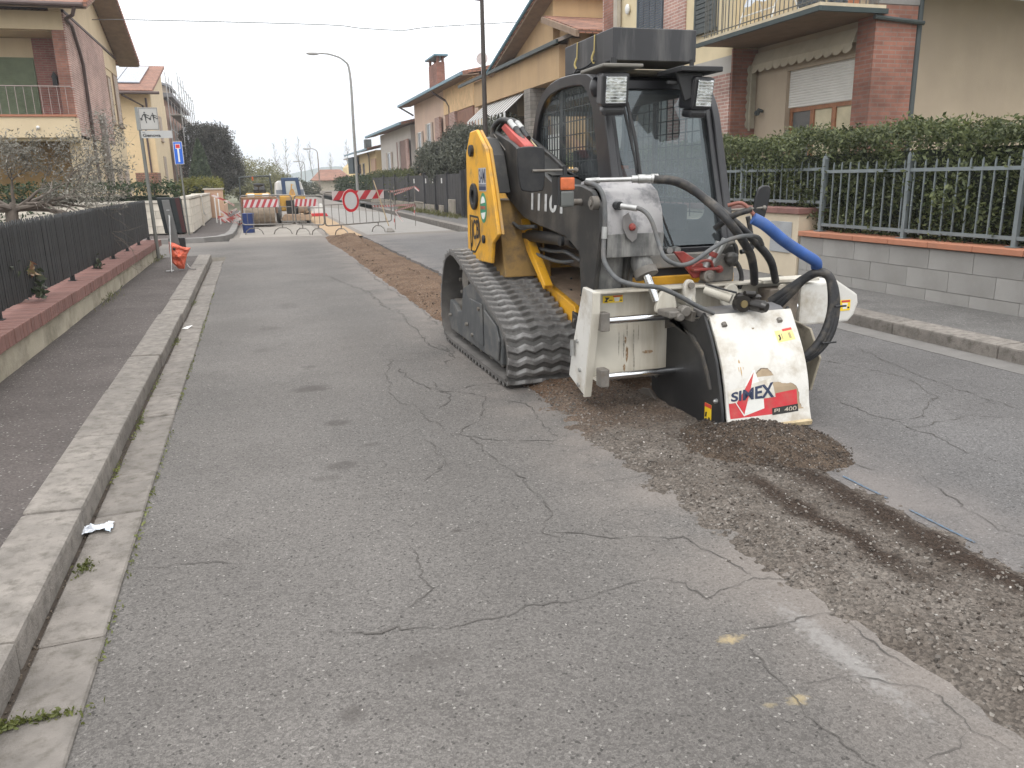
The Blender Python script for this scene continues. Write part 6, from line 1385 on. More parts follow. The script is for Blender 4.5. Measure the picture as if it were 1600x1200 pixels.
# pavement of the far corner with dark kerb
b = MB(); out = [(-12, 20.15), (-2.1, 20.15), (-1.3, 20.2), (-.95, 20.6), (-.78, 21.4), (-.72, 23), (-.70, 40), (-1.55, 40), (-1.55, 22), (-12, 21.8)]
b.add([(x, y, .11) for x, y in out], [tuple(range(len(out)))]); b.build('far_pavement', pv, kind='structure', recalc=True)
b = MB(); o1 = out[:7]; o2 = [(-12, 20.0), (-2.1, 20.0), (-1.2, 20.02), (-.78, 20.45), (-.6, 21.3), (-.55, 23), (-.55, 40)]
vs = []
for a, c in zip(o1, o2): vs += [(a[0], a[1], .112), (c[0], c[1], .108), (c[0], c[1], -.05)]
b.add(vs, [f for i in range(6) for f in ((3 * i, 3 * i + 1, 3 * i + 4, 3 * i + 3), (3 * i + 1, 3 * i + 2, 3 * i + 5, 3 * i + 4))]); b.build('far_kerb', mat('far_kerb', (.20, .19, .18), .9, var=.15), kind='structure', recalc=True)

def hedge(name, label, x0, x1, y0, y1, z0, z1, n, m, core, size, cat='hedge', bumpy=.08):
    T = thing(name, label, cat, ((x0 + x1) / 2, (y0 + y1) / 2, z0))
    b = MB(); nx = max(2, int((x1 - x0) / .25)); ny = max(2, int((y1 - y0) / .25)); ins = size * 2.0 + bumpy * .3
    b.box(x0 + ins, x1 - ins, y0 + ins, y1 - ins, z0, z1 - ins * 1.2); b.build('core', core, T)
    # points on the five visible faces
    A = [(x1 - x0) * (y1 - y0), (x1 - x0) * (z1 - z0), (x1 - x0) * (z1 - z0), (y1 - y0) * (z1 - z0), (y1 - y0) * (z1 - z0)]
    tot = sum(A); P = []
    for k, a in enumerate(A):
        c = int(n * a / tot); u = rng.random(c); v = rng.random(c)
        X = x0 + u * (x1 - x0); Y = y0 + u * (y1 - y0); Z = z0 + v * (z1 - z0)
        if k == 0: q = np.stack([x0 + u * (x1 - x0), y0 + v * (y1 - y0), np.full(c, z1)], 1)
        elif k == 1: q = np.stack([X, np.full(c, y0), Z], 1)
        elif k == 2: q = np.stack([X, np.full(c, y1), Z], 1)
        elif k == 3: q = np.stack([np.full(c, x0), Y, Z], 1)
        else: q = np.stack([np.full(c, x1), Y, Z], 1)
        P.append(q)
    P = np.concatenate(P)
    w = np.array([noise.fractal(Vector((p[0] * 2.2, p[1] * 2.2, p[2] * 2.2)), 1., 2., 3) for p in P])
    cx, cy, cz = (x0 + x1) / 2, (y0 + y1) / 2, (z0 + z1) / 2
    dirs = np.stack([np.sign(P[:, 0] - cx) * (np.abs(P[:, 0] - cx) > (x1 - x0) / 2 - .01), np.sign(P[:, 1] - cy) * (np.abs(P[:, 1] - cy) > (y1 - y0) / 2 - .01), 1. * (P[:, 2] > z1 - .01)], 1)
    P = P + dirs * (w * bumpy)[:, None] + rng.normal(0, size * .8, P.shape); P[:, 2] = np.maximum(P[:, 2], z0)
    leaves('foliage', P, m, T, size)
    return T
core_g = mat('hedge_core', (.013, .018, .009), .95)
lf_h = leafmat('laurel_leaf', (.036, .052, .02), (.145, .165, .07), .28)
lf_d = leafmat('dark_green_leaf', (.02, .035, .014), (.055, .08, .03))
lf_y = leafmat('yellow_green_leaf', (.13, .14, .03), (.22, .21, .06))
hedge('garden_hedge', 'dark green hedge above the white block wall across the side street', -9, -1.9, 22.3, 23.2, .3, 1.30, 9000, lf_d, core_g, .09)
hedge('trimmed_hedge', 'low yellow green hedge behind the left street wall near the pink pillar', -2.6, -1.3, 33.0, 36.5, .5, 1.42, 5000, lf_y, core_g, .09)
# conical cypress
def cone_tree(name, label, x, y, z0, z1, r, n, m, size):
    T = thing(name, label, 'tree', (x, y, 0)); b = MB(); b.tube([(x, y, 0), (x, y, z1 * .9)], [.12, .03], 8); b.build('trunk', bark, T)
    t = rng.random(n) ** .8; a = rng.random(n) * 2 * PI; rr = r * (1 - t) ** .75 * (.75 + .35 * rng.random(n)) * (1 + .12 * np.sin(a * 5 + t * 9))
    rr = rr * np.minimum(1, t * 8 + .55)
    P = np.stack([x + rr * np.cos(a), y + rr * np.sin(a), z0 + (z1 - z0) * t], 1); leaves('crown', P, m, T, size, updir=.6)
    b = MB(); b.tube([(x, y, z0), (x, y, z0 + (z1 - z0) * .5), (x, y, z1 * .97)], [r * .6, r * .45, .02], 10); b.build('crown_core', core_g, T); return T
cone_tree('cypress_tree', 'narrow dark conical cypress in front of the big tree on the left', -2.75, 50, .5, 3.8, .80, 14000, leafmat('cypress_leaf', (.045, .065, .04), (.12, .15, .085), .25), .10)
def blob_tree(name, label, x, y, z0, lobes, n, m, size, trunk_h, tr=.25, density_core=True, cat='tree'):
    T = thing(name, label, cat, (x, y, 0)); b = MB(); tips = []
    b.tube([(x, y, 0), (x + .1, y, trunk_h * .5), (x, y, trunk_h)], [tr, tr * .8, tr * .6], 8)
    for (lx, ly, lz, r, rz) in lobes: b.tube([(x, y, trunk_h * .8), ((x + lx) / 2, (y + ly) / 2, (trunk_h + lz) / 2), (lx, ly, lz)], [tr * .5, tr * .3, tr * .1], 5)
    b.build('trunk', bark, T); P = []
    for (lx, ly, lz, r, rz) in lobes:
        c = int(n * r * r / sum(l[3] ** 2 for l in lobes)); v = rng.normal(size=(c, 3)); v /= np.linalg.norm(v, axis=1)[:, None]
        w = np.array([noise.fractal(Vector(tuple(q * 1.7)) + Vector((lx, ly, lz)), 1., 2., 4) for q in v]); rad = (.62 + .38 * rng.random(c)) * (1 + .38 * w)
        P.append(np.stack([lx + v[:, 0] * r * rad, ly + v[:, 1] * r * rad, lz + v[:, 2] * rz * rad], 1))
    leaves('crown', np.concatenate(P), m, T, size)
    return T
lf_big = leafmat('holm_leaf', (.030, .030, .026), (.115, .108, .088), .2)
blob_tree('holm_oak', 'large dark evergreen tree beyond the cypress at the left end of the street', -2.6, 62, 0, [(-2.6, 62, 3.6, 1.7, 1.9), (-3.4, 62, 4.4, 1.2, 1.2), (-1.6, 62, 2.9, 1.15, 1.5), (-2.1, 61.5, 4.4, 1.0, 1.0), (-3.2, 61, 2.6, 1.5, 1.5), (-1.2, 61.5, 2.0, .8, 1.0), (-2.4, 61, 1.6, 1.5, 1.0)], 60000, lf_big, .11, 2.2)
lf_sp = leafmat('spring_leaf', (.15, .15, .07), (.27, .26, .13), .35)
for i, (x, y, r, h, lab) in enumerate(((.1, 75, 1.9, 3.6, 'pale spring green bush behind the roller hoop'), (1.6, 78, 1.6, 2.9, 'pale olive bush left of the white machine cab'), (-1.3, 72, 1.5, 3.6, 'pale green bush at the right foot of the big dark tree'), (-.3, 68, .9, 1.2, 'low green bush left of the roller'))):
    blob_tree('spring_bush', lab, x, y, 0, [(x, y, h * .55, r, h * .5), (x + r * .6, y, h * .4, r * .7, h * .4), (x - r * .6, y, h * .45, r * .7, h * .45)], 5000, lf_sp, .15, .4, .06, cat='bush')
blob_tree('dark_shrub', 'dull green shrub row behind the white machine', 3.0, 80, 0, [(2.6, 80, 1.0, 1.4, 1.3), (4.0, 80, .8, 1.2, .9), (5.0, 80, .7, 1.2, .7)], 6000, leafmat('dull_leaf', (.06, .07, .045), (.11, .115, .075)), .15, .4, .06, cat='bush')
# bare poplars far away
def bare_tree(x, y, h, lab, seed):
    random.seed(seed); T = thing('bare_tree', lab, 'tree', (x, y, 0), 'bare trees on the horizon'); b = MB(); r = h * .011
    pts = [(x, y, 0)]; 
    for k in range(1, 7): pts.append((x + random.gauss(0, .012 * h), y, h * k / 6))
    b.tube(pts, [r, r * .9, r * .75, r * .6, r * .45, r * .3, r * .1], 5)
    for k in range(26):
        z = h * random.uniform(.25, .95); i = int(z / h * 6); px, py = pts[i][0], y; a = random.choice((-1, 1)) * random.uniform(.12, .5); ln = h * random.uniform(.12, .3) * (1.15 - z / h)
        e_ = (px + a * ln * 1.6, py + random.uniform(-1, 1) * ln * .4, z + ln); b.tube([(px, py, z), e_], [r * .35, r * .10], 4)
        for q in range(2):
            u = random.uniform(.3, .9); s_ = Vector((px, py, z)).lerp(Vector(e_), u); b.tube([s_, s_ + Vector((random.uniform(-.5, .5), 0, random.uniform(.5, 1))) * ln * .45], [r * .16, r * .07], 3)
    b.build('trunk', mat_bare, T)
mat_bare = mat('bare_wood', (.20, .19, .17), .95)
for i, (x, h, lab) in enumerate(((1.5, 5.8, 'leftmost of the bare trees on the horizon'), (4.2, 8.2, 'tall bare tree above the roller hoop, left one'), (6.0, 9.0, 'tall bare tree just left of the white machine'), (8.2, 9.2, 'tall bare tree above the white machine cab'), (10.2, 8.4, 'thin bare tree right of the white machine cab'), (13.6, 6.6, 'bare tree left of the smallest street lamp'), (16.6, 8.8, 'slender bare tree right of the smallest street lamp'), (19.0, 5.6, 'small bare tree between the two far street lamps'), (24, 7.0, 'bare tree right of the middle street lamp'), (26.5, 5.0, 'rightmost of the bare trees on the horizon'))):
    bare_tree(x, 150, h, lab, 10 + i)
random.seed(11)
# hills
b = MB(); n = 90; vs = []
for i in range(n + 1):
    x = -500 + 1300 * i / n; h = 3 + 11 * math.exp(-((x - 70) / 70) ** 2) + 5 * fbm(x * .01, 0, 1, 4, 2)
    vs += [(x, 760, -2), (x, 800, h), (x, 1100, h * .5)]
b.add(vs, [f for i in range(n) for f in ((3 * i, 3 * i + 3, 3 * i + 4, 3 * i + 1), (3 * i + 1, 3 * i + 4, 3 * i + 5, 3 * i + 2))]); b.build('hills', mat('hill_wood', (.10, .13, .12), .95, var=.2, scale=.02), kind='structure', smooth=True)

# ================================================================ HOUSES
def wbox(nm, m, T, x0, x1, y0, y1, z0, z1, **k): b = MB(); b.box(x0, x1, y0, y1, z0, z1); return b.build(nm, m, T, **k)
def slab(nm, m, T, c4, th, **k):
    b = MB(); b.hexa([(x, y, z - th) for x, y, z in c4], c4); return b.build(nm, m, T, recalc=True, **k)
def window_x(T, X, y0, y1, z0, z1, sgn, frame, pane, shut=None, closed=False):
    """window in a wall of constant X facing sgn"""
    o = sgn; b = MB(); b.ring([(y0, z0), (y1, z0), (y1, z1), (y0, z1)], [(y0 + .06, z0 + .06), (y1 - .06, z0 + .06), (y1 - .06, z1 - .06), (y0 + .06, z1 - .06)], 'x', X + o * .002, X + o * .05); w = b.build('window', frame, T, recalc=True)
    b = MB(); xa, xb = sorted((X + o * .004, X + o * .012)); b.box(xa, xb, y0 + .06, y1 - .06, z0 + .06, z1 - .06); b.build('pane', pane, w)
    b = MB(); xa, xb = sorted((X + o * .002, X + o * .10)); b.box(xa, xb, y0 - .05, y1 + .05, z0 - .06, z0 - .004); b.build('sill', frame, w)
    if shut is not None:
        if closed:
            b = MB(); z = z0 + .07
            xa, xb = sorted((X + o * .02, X + o * .045))
            while z < z1 - .08: b.box(xa, xb, y0 + .07, y1 - .07, z, z + .075); z += .09
            b.build('shutter', shut, w)
        else:
            for (a, c) in ((y0 - (y1 - y0) * .5, y0 - .02), (y1 + .02, y1 + (y1 - y0) * .5)):
                b = MB(); xa, xb = sorted((X + o * .03, X + o * .06)); b.box(xa, xb, a, c, z0, z1); b.build('shutter', shut, w)
    return w
def window_y(T, Y, x0, x1, z0, z1, frame, pane, shut=None):
    b = MB(); b.ring([(x0, z0), (x1, z0), (x1, z1), (x0, z1)], [(x0 + .06, z0 + .06), (x1 - .06, z0 + .06), (x1 - .06, z1 - .06), (x0 + .06, z1 - .06)], 'y', Y - .05, Y - .002); w = b.build('window', frame, T, recalc=True)
    wbox('pane', pane, w, x0 + .06, x1 - .06, Y - .012, Y - .004, z0 + .06, z1 - .06)
    if shut is not None:
        b = MB(); z = z0 + .07
        while z < z1 - .08: b.box(x0 + .07, x1 - .07, Y - .045, Y - .02, z, z + .075); z += .09
        b.build('shutter', shut, w)
    return w

# H1: brick and cream house on the left
H = thing('brick_house', 'cream house with pink brick side wall and parapet balcony at the left edge', 'house', (-8, 31, 0))
X = -4.7
wbox('wall', cream, H, -14, X, 28.6, 36.4, 0, 6.1)
wbox('lower_wall', dark_ochre, H, -14, -5.0, 28.3, 28.6, 0, 2.66)
wbox('corner_wall', cream, H, -5.0, X, 27.02, 28.59, 0, 2.78)
b = MB(); b.box(-14, X, 27.0, 28.58, 5.62, 6.1); b.build('lintel', cream, H)
wbox('brick_pier', brick_r, H, -5.02, X, 27.01, 28.58, 2.70, 5.618)
wbox('loggia_brick', brick_d, H, -5.85, -5.03, 28.4, 28.595, 2.7, 5.618)
wbox('loggia_ceiling', cream, H, -14, -5.03, 27.2, 28.38, 5.60, 5.617)
wbox('loggia_floor', concrete, H, -14, -5.03, 27.1, 28.38, 2.66, 2.72)
wbox('loggia_wall', cream, H, -14, -5.86, 28.45, 28.594, 2.73, 5.59)
sh = wbox('roller_shutter', shut_g, H, -8.6, -5.87, 28.40, 28.445, 2.73, 5.05)
b = MB(); z = 2.75
while z < 5.03: b.box(-8.6, -5.87, 28.385, 28.40, z, z + .045); z += .055
b.build('slats', shut_g, sh)
b = MB(); b.box(-9.5, X + .06, 26.4, 26.55, 2.68, 3.24); b.box(-9.5, X + .06, 26.55, 27.0, 2.60, 2.70); b.box(X - .09, X + .06, 26.55, 27.0, 2.7, 3.24); b.build('balcony_parapet', cream, H, bevel=.01)
wbox('parapet_cap', terra_m, H, -9.5, X + .1, 26.36, 26.6, 3.243, 3.30)
b = MB()
for k in range(22): x = -9.2 + k * .21; b.tube([(x, 26.48, 3.3), (x, 26.48, 4.05)], .008, 5)
b.tube([(-9.3, 26.48, 4.06), (X + .05, 26.48, 4.06)], .014, 6); b.tube([(X + .02, 26.48, 4.06), (X + .02, 27.0, 4.06)], .014, 6); b.build('railing', mat('thin_rail', (.32, .26, .24), .6), H)
b = MB(); b.box(-5.42, -5.30, 28.25, 28.37, 4.25, 4.5); b.prism([(-5.44, 4.5), (-5.28, 4.5), (-5.36, 4.66)], 'y', 28.23, 28.39); b.tube([(-5.36, 28.3, 4.5), (-5.36, 28.4, 4.62)], .015, 5); b.build('wall_lantern', black_m, H)
wbox('brick_facing', brick_l, H, X + .001, X + .05, 27.01, 33.4, 2.78, 6.08)
b = MB(); b.prism([(26.9, 6.1), (36.4, 6.1), (36.4, 6.20), (31.7, 7.84), (26.9, 6.30)], 'x', -5.0, X); b.build('gable', cream, H)
wbox('string_course', pipe_m, H, X + .001, X + .07, 27.0, 36.4, 6.09, 6.16)
for (x0, x1, z0, z1, y0, y1) in ((0, 0, 3.55, 5.2, 33.6, 34.3), (0, 0, 3.55, 5.45, 35.1, 36.1)):
    window_x(H, X, y0, y1, z0, z1, 1, soffit_m, pane_m, shut_t, True)
for y in (34.9, 33.2, 30.5): window_x(H, X, y, y + .9, .9, 1.9, 1, shut_t, pane_m, shut_t, True)
wbox('cream_panel', cream, H, X + .001, X + .03, 33.42, 36.38, 5.47, 6.08)
slab('roof_near', roof_m, H, [(-14, 26.2, 6.22), (-3.9, 26.2, 6.22), (-3.9, 31.7, 7.96), (-14, 31.7, 7.96)], .12)
slab('roof_far', roof_m, H, [(-14, 31.7, 7.96), (-3.9, 31.7, 7.96), (-3.9, 37.2, 6.10), (-14, 37.2, 6.10)], .12)
slab('soffit', soffit_m, H, [(-14, 26.25, 6.09), (-3.93, 26.25, 6.09), (-3.93, 31.7, 7.82), (-14, 31.7, 7.82)], .04)
slab('soffit', soffit_m, H, [(-4.66, 31.7, 7.82), (-3.93, 31.7, 7.82), (-3.93, 37.15, 5.97), (-4.66, 37.15, 5.97)], .04)
b = MB(); z = 0
for k in range(36):
    for s_ in (0, 1):
        u = (k + .5) / 36; y = (26.2 + 5.5 * u) if s_ == 0 else (37.2 - 5.5 * u); zz = (6.22 if s_ == 0 else 6.10) + (1.74 if s_ == 0 else 1.86) * u; b.tube([(-3.93, y - .07, zz + .02), (-3.93, y + .07, zz + .03)], .05, 6)
b.build('edge_tiles', terra_m, H, kind='stuff')
b = MB(); b.tube([(-14, 26.15, 6.14), (-4.0, 26.15, 6.14)], .06, 8); b.build('gutter', pipe_m, H, smooth=True)
b = MB(); b.tube([(-4.2, 26.15, 6.1), (-4.3, 26.3, 5.9), (-4.58, 26.9, 5.9), (-4.58, 27.6, 5.85), (-4.58, 28.3, 5.25), (-4.58, 28.6, 4.9), (-4.58, 28.6, 1.2)], .05, 8); b.build('downpipe', pipe_m, H, smooth=True)
wbox('flue', mat('flue_grey', (.24, .21, .19), .7), H, X + .06, X + .2, 30.6, 31.0, 1.2, 3.6)
b = MB(); b.ball((-5.6, 26.36, 2.95), .05); b.build('porch_lamp', white_p, H)

# H2 with solar panels
H = thing('solar_panel_house', 'tall cream house with solar panels on its tiled roof', 'house', (-8, 55, 0))
wbox('wall', mat('cream_wall_far', (.66, .50, .30), .9, var=.05), H, -14, -5.0, 50.5, 58.8, 0, 6.3)
b = MB(); b.prism([(50.5, 6.3), (58.8, 6.3), (58.8, 8.4)], 'x', -5.5, -5.0); b.build('gable', cream, H)
wbox('side_wall', cream, H, -4.999, -4.96, 50.52, 58.8, 0, 6.28)
slab('roof', roof_m, H, [(-14, 49.7, 6.35), (-4.75, 49.7, 6.35), (-4.75, 59.0, 8.75), (-14, 59.0, 8.75)], .15)
for k in range(2):
    x0 = -7.95 + 1.22 * k
    slab('solar_panel', mat('solar_glass', (.20, .22, .26), .2, var=.05) if k == 0 else bpy.data.materials['solar_glass'], H, [(x0, 51.7, 6.35 + 2.0 * .258 + .10), (x0 + 1.18, 51.7, 6.35 + 2.0 * .258 + .10), (x0 + 1.18, 58.0, 6.35 + 8.3 * .258 + .10), (x0, 58.0, 6.35 + 8.3 * .258 + .10)], .06)
b = MB(); b.tube([(-5.2, 50.4, 6.0), (-5.2, 50.4, 5.2)], .06, 6); b.tube([(-14, 49.65, 6.2), (-4.4, 49.65, 6.2)], .08, 8); b.tube([(-6.3, 49.7, 6.1), (-5.4, 50.4, 5.6), (-5.35, 50.4, 0)], .06, 6); b.build('downpipe', pipe_m, H)
for z in (1.6, 3.9): window_x(H, -4.96, 53.5, 54.8, z, z + 1.4, 1, shut_t, pane_m, shut_t, True)
window_y(H, 50.5, -7.6, -6.6, 3.6, 5.0, shut_t, pane_m)
wbox('porch_roof', roof_m, H, -6.0, -4.9, 48.6, 50.3, 1.3, 2.0)
# H3 under scaffold
H = thing('scaffolded_house', 'unfinished brick house behind the scaffolding on the left', 'house', (-8, 68, 0))
wbox('wall', mat('far_brick_wall', (.40, .26, .21), .9, var=.2, scale=.8), H, -12, -5.2, 62, 76, 0, 7.0)
slab('roof', mat('far_roof', (.20, .20, .21), .8), H, [(-12, 61, 7.9), (-4.6, 61, 7.3), (-4.6, 77, 7.3), (-12, 77, 7.9)], .25)
wbox('dormer', mat('dormer_cream', (.5, .42, .34), .9), H, -6.4, -5.3, 66, 70, 7.3, 8.3)
slab('dormer_roof', bpy.data.materials['far_roof'], H, [(-6.8, 65.5, 8.9), (-5.0, 65.5, 8.3), (-5.0, 70.5, 8.3), (-6.8, 70.5, 8.9)], .15)
for y in (63.5, 67, 71):
    for z in (1.2, 4.2): window_x(H, -5.2, y, y + 1.3, z, z + 1.5, 1, shut_t, pane_m)
window_y(H, 62, -6.6, -5.6, 4.0, 5.4, slate_m, pane_m); window_y(H, 62, -6.6, -5.6, 1.0, 2.4, slate_m, pane_m)
S = thing('scaffolding', 'tall grey tube scaffolding with planks on the left houses', 'scaffold', (-4.5, 66, 0))
b = MB()
for y in (60.8, 63.2, 65.6, 68, 70.4, 72.8, 75.2):
    for x in (-4.9, -4.15): b.tube([(x, y, 0), (x, y, 8.6 if y < 66 else 8.2)], .03, 5)
b.build('standard', steel, S)
b = MB()
for z in (2, 3, 4, 5, 6, 7.0, 8.0):
    for x in (-4.9, -4.15): b.tube([(x, 60.8, z), (x, 75.2, z)], .022, 4)
for y in (60.8, 65.6, 70.4): b.tube([(-4.15, y, 2), (-4.15, y + 2.4, 4), (-4.15, y + 4.8, 6)], .02, 4)
b.build('ledger', steel, S)
for z in (2.0, 4.0, 6.0): wbox('plank_deck', mat('plank', (.34, .31, .28), .8) if z == 2 else bpy.data.materials['plank'], S, -4.88, -4.17, 60.8, 75.2, z - .12, z - .06)

# ---------------------------------------------------------------- right hand houses
R = thing('balcony_house', 'beige and red brick house with balcony and half lowered white shutter on the right', 'house', (10, 13, 0))
XA = 9.5; YC = 11.15
b = MB()   # facade with window opening, built in pieces
for (y0, y1, z0, z1) in ((YC, 11.50, .3, 4.0), (13.27, 14.25, .3, 4.0), (11.50, 13.27, 3.09, 4.0), (11.50, 13.27, .3, 1.35)): b.box(XA, XA + .28, y0 + .001, y1 - .001, z0, z1)
b.build('wall', cream_r, R)
wbox('upper_wall', mat('pale_yellow_plaster', (.58, .48, .32), .9, var=.05), R, XA + .01, XA + .3, YC + .02, 14.25, 4.002, 7)
wbox('brick_pillar', brick_r, R, 9.38, 10.16, 10.95, 11.14, 0, 3.62); wbox('brick_pillar', brick_r, R, 9.38, XA - .002, 11.142, 11.35, 0, 3.62)
wbox('pillar_band', mat('band_grey', (.20, .19, .18), .9), R, 9.37, 10.17, 10.94, 11.14, 3.78, 3.95); wbox('upper_brick', brick_r, R, 9.38, 10.16, 10.95, 11.14, 3.951, 7); wbox('mid_brick', brick_r, R, 9.38, 10.16, 10.95, 11.14, 3.621, 3.779)
wbox('corner_wall', cream_r, R, 10.30, 18, 11.16, 11.4, 0, 3.99)
b = MB(); b.tube([(10.24, 11.0, 0), (10.24, 11.0, 5.5)], .055, 10); b.tube([(9.3, 10.9, 3.58), (10.24, 10.9, 3.52)], .035, 8); b.build('downpipe', slate_m, R, smooth=True)
wbox('overhang', mat('overhang_cream', (.56, .46, .30), .9), R, 10.3, 18, 9.9, 11.15, 4.06, 4.30); wbox('overhang_edge', gut_m, R, 10.22, 18, 9.82, 9.899, 4.02, 4.10); wbox('overhang_edge', gut_m, R, 10.21, 10.298, 9.9, 11.15, 4.02, 4.10); wbox('overhang_soffit', soffit_m, R, 10.3, 18, 9.9, 11.15, 4.02, 4.059)
# window with wood frame and shutter
wf = MB(); wf.ring([(11.51, 1.36), (13.26, 1.36), (13.26, 2.44), (11.51, 2.44)], [(11.58, 1.43), (13.19, 1.43), (13.19, 2.37), (11.58, 2.37)], 'x', XA + .10, XA + .16)
for y in (12.05, 12.62): wf.box(XA + .10, XA + .16, y - .05, y + .05, 1.43, 2.37)
w = wf.build('window', wood_m, R, recalc=True)
wbox('pane', pane_m, w, XA + .13, XA + .135, 12.67, 13.19, 1.43, 2.37); wbox('pane', curtain_m, w, XA + .13, XA + .135, 11.58, 12.0, 1.43, 2.37); wbox('pane', curtain_m, w, XA + .13, XA + .135, 12.1, 12.57, 1.43, 2.37)
z = 2.45; pr = None
while z < 3.08:
    b = MB(); b.box(XA + .06, XA + .075, 11.51, 13.26, z, z + .040); o = b.build('shutter_slat', shut_w, w, bevel=.004); z += .0445
b = MB(); b.tube([(XA - .02, 13.95, 2.45), (XA - .12, 13.95, 2.48)], .03, 8); b.disc((XA - .12, 13.95, 2.42), .05, 'y', .05, 12); b.build('wall_lamp', slate_m, R)
# awning rolled with scalloped valance
A = MB(); A.hexa([(XA - .001, 11.42, 3.30), (XA - .14, 11.42, 3.30), (XA - .14, 14.22, 3.30), (XA - .001, 14.22, 3.30)], [(XA - .001, 11.42, 3.52), (XA - .05, 11.42, 3.52), (XA - .05, 14.22, 3.52), (XA - .001, 14.22, 3.52)]); aw = A.build('awning', awn_m, R, recalc=True)
A = MB(); n = 96; vs = []
for i in range(n + 1):
    y = 11.42 + 2.8 * i / n; ph = (i / n * 12) % 1; vs += [(XA - .145, y, 3.30), (XA - .145 - .02 * math.sin(ph * PI), y, 3.15 + .065 * (1 - math.sin(ph * PI) ** .7))]
A.add(vs, [(2 * i, 2 * i + 1, 2 * i + 3, 2 * i + 2) for i in range(n)]); A.build('valance', awn_m, aw)
A = MB(); n = 30; vs = []
for i in range(n + 1):
    z = 2.15 + 1.15 * i / n; ph = (i / n * 7) % 1; vs += [(XA - .02, 14.20, z), (XA - .20 - .04 * math.sin(ph * PI), 14.20, z)]
A.add(vs, [(2 * i, 2 * i + 1, 2 * i + 3, 2 * i + 2) for i in range(n)]); A.box(XA - .17, XA - .14, 14.16, 14.19, 2.1, 3.3); A.build('side_valance', mat('awning_shade', (.34, .31, .24), .85), aw)
# balcony
bc = wbox('balcony', soffit_m, R, 8.3, XA - .002, 10.9, 14.24, 3.62, 3.70); b = MB(); b.prism([(8.3, 14.24), (9.1, 15.0), (9.1, 14.245), (8.35, 14.24)], 'z', 3.62, 3.70) if False else None
wbox('edge_trim', gut_m, bc, 8.24, 8.298, 10.84, 14.42, 3.62, 3.69); wbox('edge_trim', gut_m, bc, 8.3, XA, 10.84, 10.898, 3.62, 3.69)
wbox('tiles', mat('balcony_tile', (.50, .42, .30), .8), bc, 8.30, XA, 10.9, 14.38, 3.701, 3.75)
b = MB()
y = 10.95
while y < 14.4: b.tube([(8.36, y, 3.73), (8.36, y, 4.70)], .009, 5); y += .115
b.tube([(8.36, 10.92, 4.71), (8.36, 14.4, 4.71)], .016, 6); b.tube([(8.36, 10.92, 3.82), (8.36, 14.4, 3.82)], .010, 6)
b.tube([(8.36, 11.0, 3.7), (8.36, 11.0, 4.8)], .02, 6)
x = 8.45
while x < 9.45: b.tube([(x, 10.92, 3.73), (x, 10.92, 4.70)], .009, 5); b.tube([(x, 14.38, 3.73), (x, 14.38, 4.70)], .009, 5); x += .115
b.tube([(8.36, 10.92, 4.71), (9.5, 10.92, 4.71)], .016, 6); b.tube([(8.36, 14.4, 4.71), (9.5, 14.4, 4.71)], .016, 6); b.build('railing', mat('rail_dark', (.10, .10, .09), .6), bc)
for y in (11.55, 12.35):
    b = MB(); z = 3.8
    while z < 6: b.box(XA - .02, XA + .008, y, y + .72, z, z + .05); z += .062
    b.build('blue_shutter', shut_b, R)
CH = thing('drying_rack', 'white folding rack with a pale cloth on the right balcony', 'rack', (8.9, 13.0, 3.75))
b = MB(); b.tube([(8.55, 12.5, 3.75), (8.85, 12.6, 4.6)], .014, 6); b.tube([(8.55, 13.5, 3.75), (8.85, 13.5, 4.6)], .014, 6); b.tube([(9.2, 12.5, 3.75), (8.85, 12.6, 4.6)], .014, 6); b.tube([(9.2, 13.5, 3.75), (8.85, 13.5, 4.6)], .014, 6); b.tube([(8.85, 12.4, 4.6), (8.85, 13.6, 4.6)], .014, 6); b.tube([(8.62, 12.5, 4.0), (8.62, 13.5, 4.0)], .012, 6); b.build('frame', white_p, CH)
b = MB(); vs = []
for i in range(15):
    for j in range(6): y = 12.5 + .95 * i / 14; vs.append((8.85 - .04 * j - .01 * math.sin(i), y, 4.60 - .085 * j + .03 * math.sin(i * .9) * j / 5))
b.add(vs, [(i * 6 + j, i * 6 + j + 1, (i + 1) * 6 + j + 1, (i + 1) * 6 + j) for i in range(14) for j in range(5)]); b.build('cloth', mat('pale_cloth', (.55, .58, .62), .8), CH)
FPt = thing('potted_plant', 'dark leafy pot plant at the near end of the right balcony', 'pot plant', (9.1, 11.05, 3.75))
b = MB(); b.tube([(9.1, 11.15, 3.75), (9.1, 11.15, 3.95)], [.08, .11], 12); b.build('pot', terra_m, FPt); leaves('foliage', rng.normal((9.1, 11.15, 4.08), (.13, .13, .08), (160, 3)), lf_d, FPt, .09, aspect=.2)

# wing of the same row, brick corner, plaster and shuttered window
Wg = thing('brick_corner_house', 'pink brick and cream house wing between the loader cab and the balcony', 'house', (10, 17, 0))
XW = 8.97; YW = 14.26
wbox('wall', mat('wing_grey_plaster', (.36, .34, .31), .9, var=.05), Wg, XW, XW + 6, YW + .01, 20.3, 0, 3.5)  # lower wall in plain grey plaster
wbox('upper_wall', mat('cream_yellow', (.62, .52, .34), .9, var=.04), Wg, XW + .004, XW + 6, YW + .01, 20.3, 3.501, 8)
wbox('brick_end', brick_r, Wg, XW - .02, 9.498, YW - .04, YW + .009, 0, 3.60)  # darker brick than the strips: shade under the balcony put into the colour
wbox('brick_strip', brick_l, Wg, XW - .03, XW - .001, YW + .02, 15.3, 0, 3.18); wbox('brick_strip', brick_l, Wg, XW - .03, XW + .003, 16.1, 17.05, 3.9, 8); wbox('brick_strip', brick_r, Wg, XW - .03, XW + .003, 19.6, 20.28, 3.2, 8); wbox('brick_strip', brick_l, Wg, XW - .03, XW - .001, 15.9, 16.8, 0, 3.18)
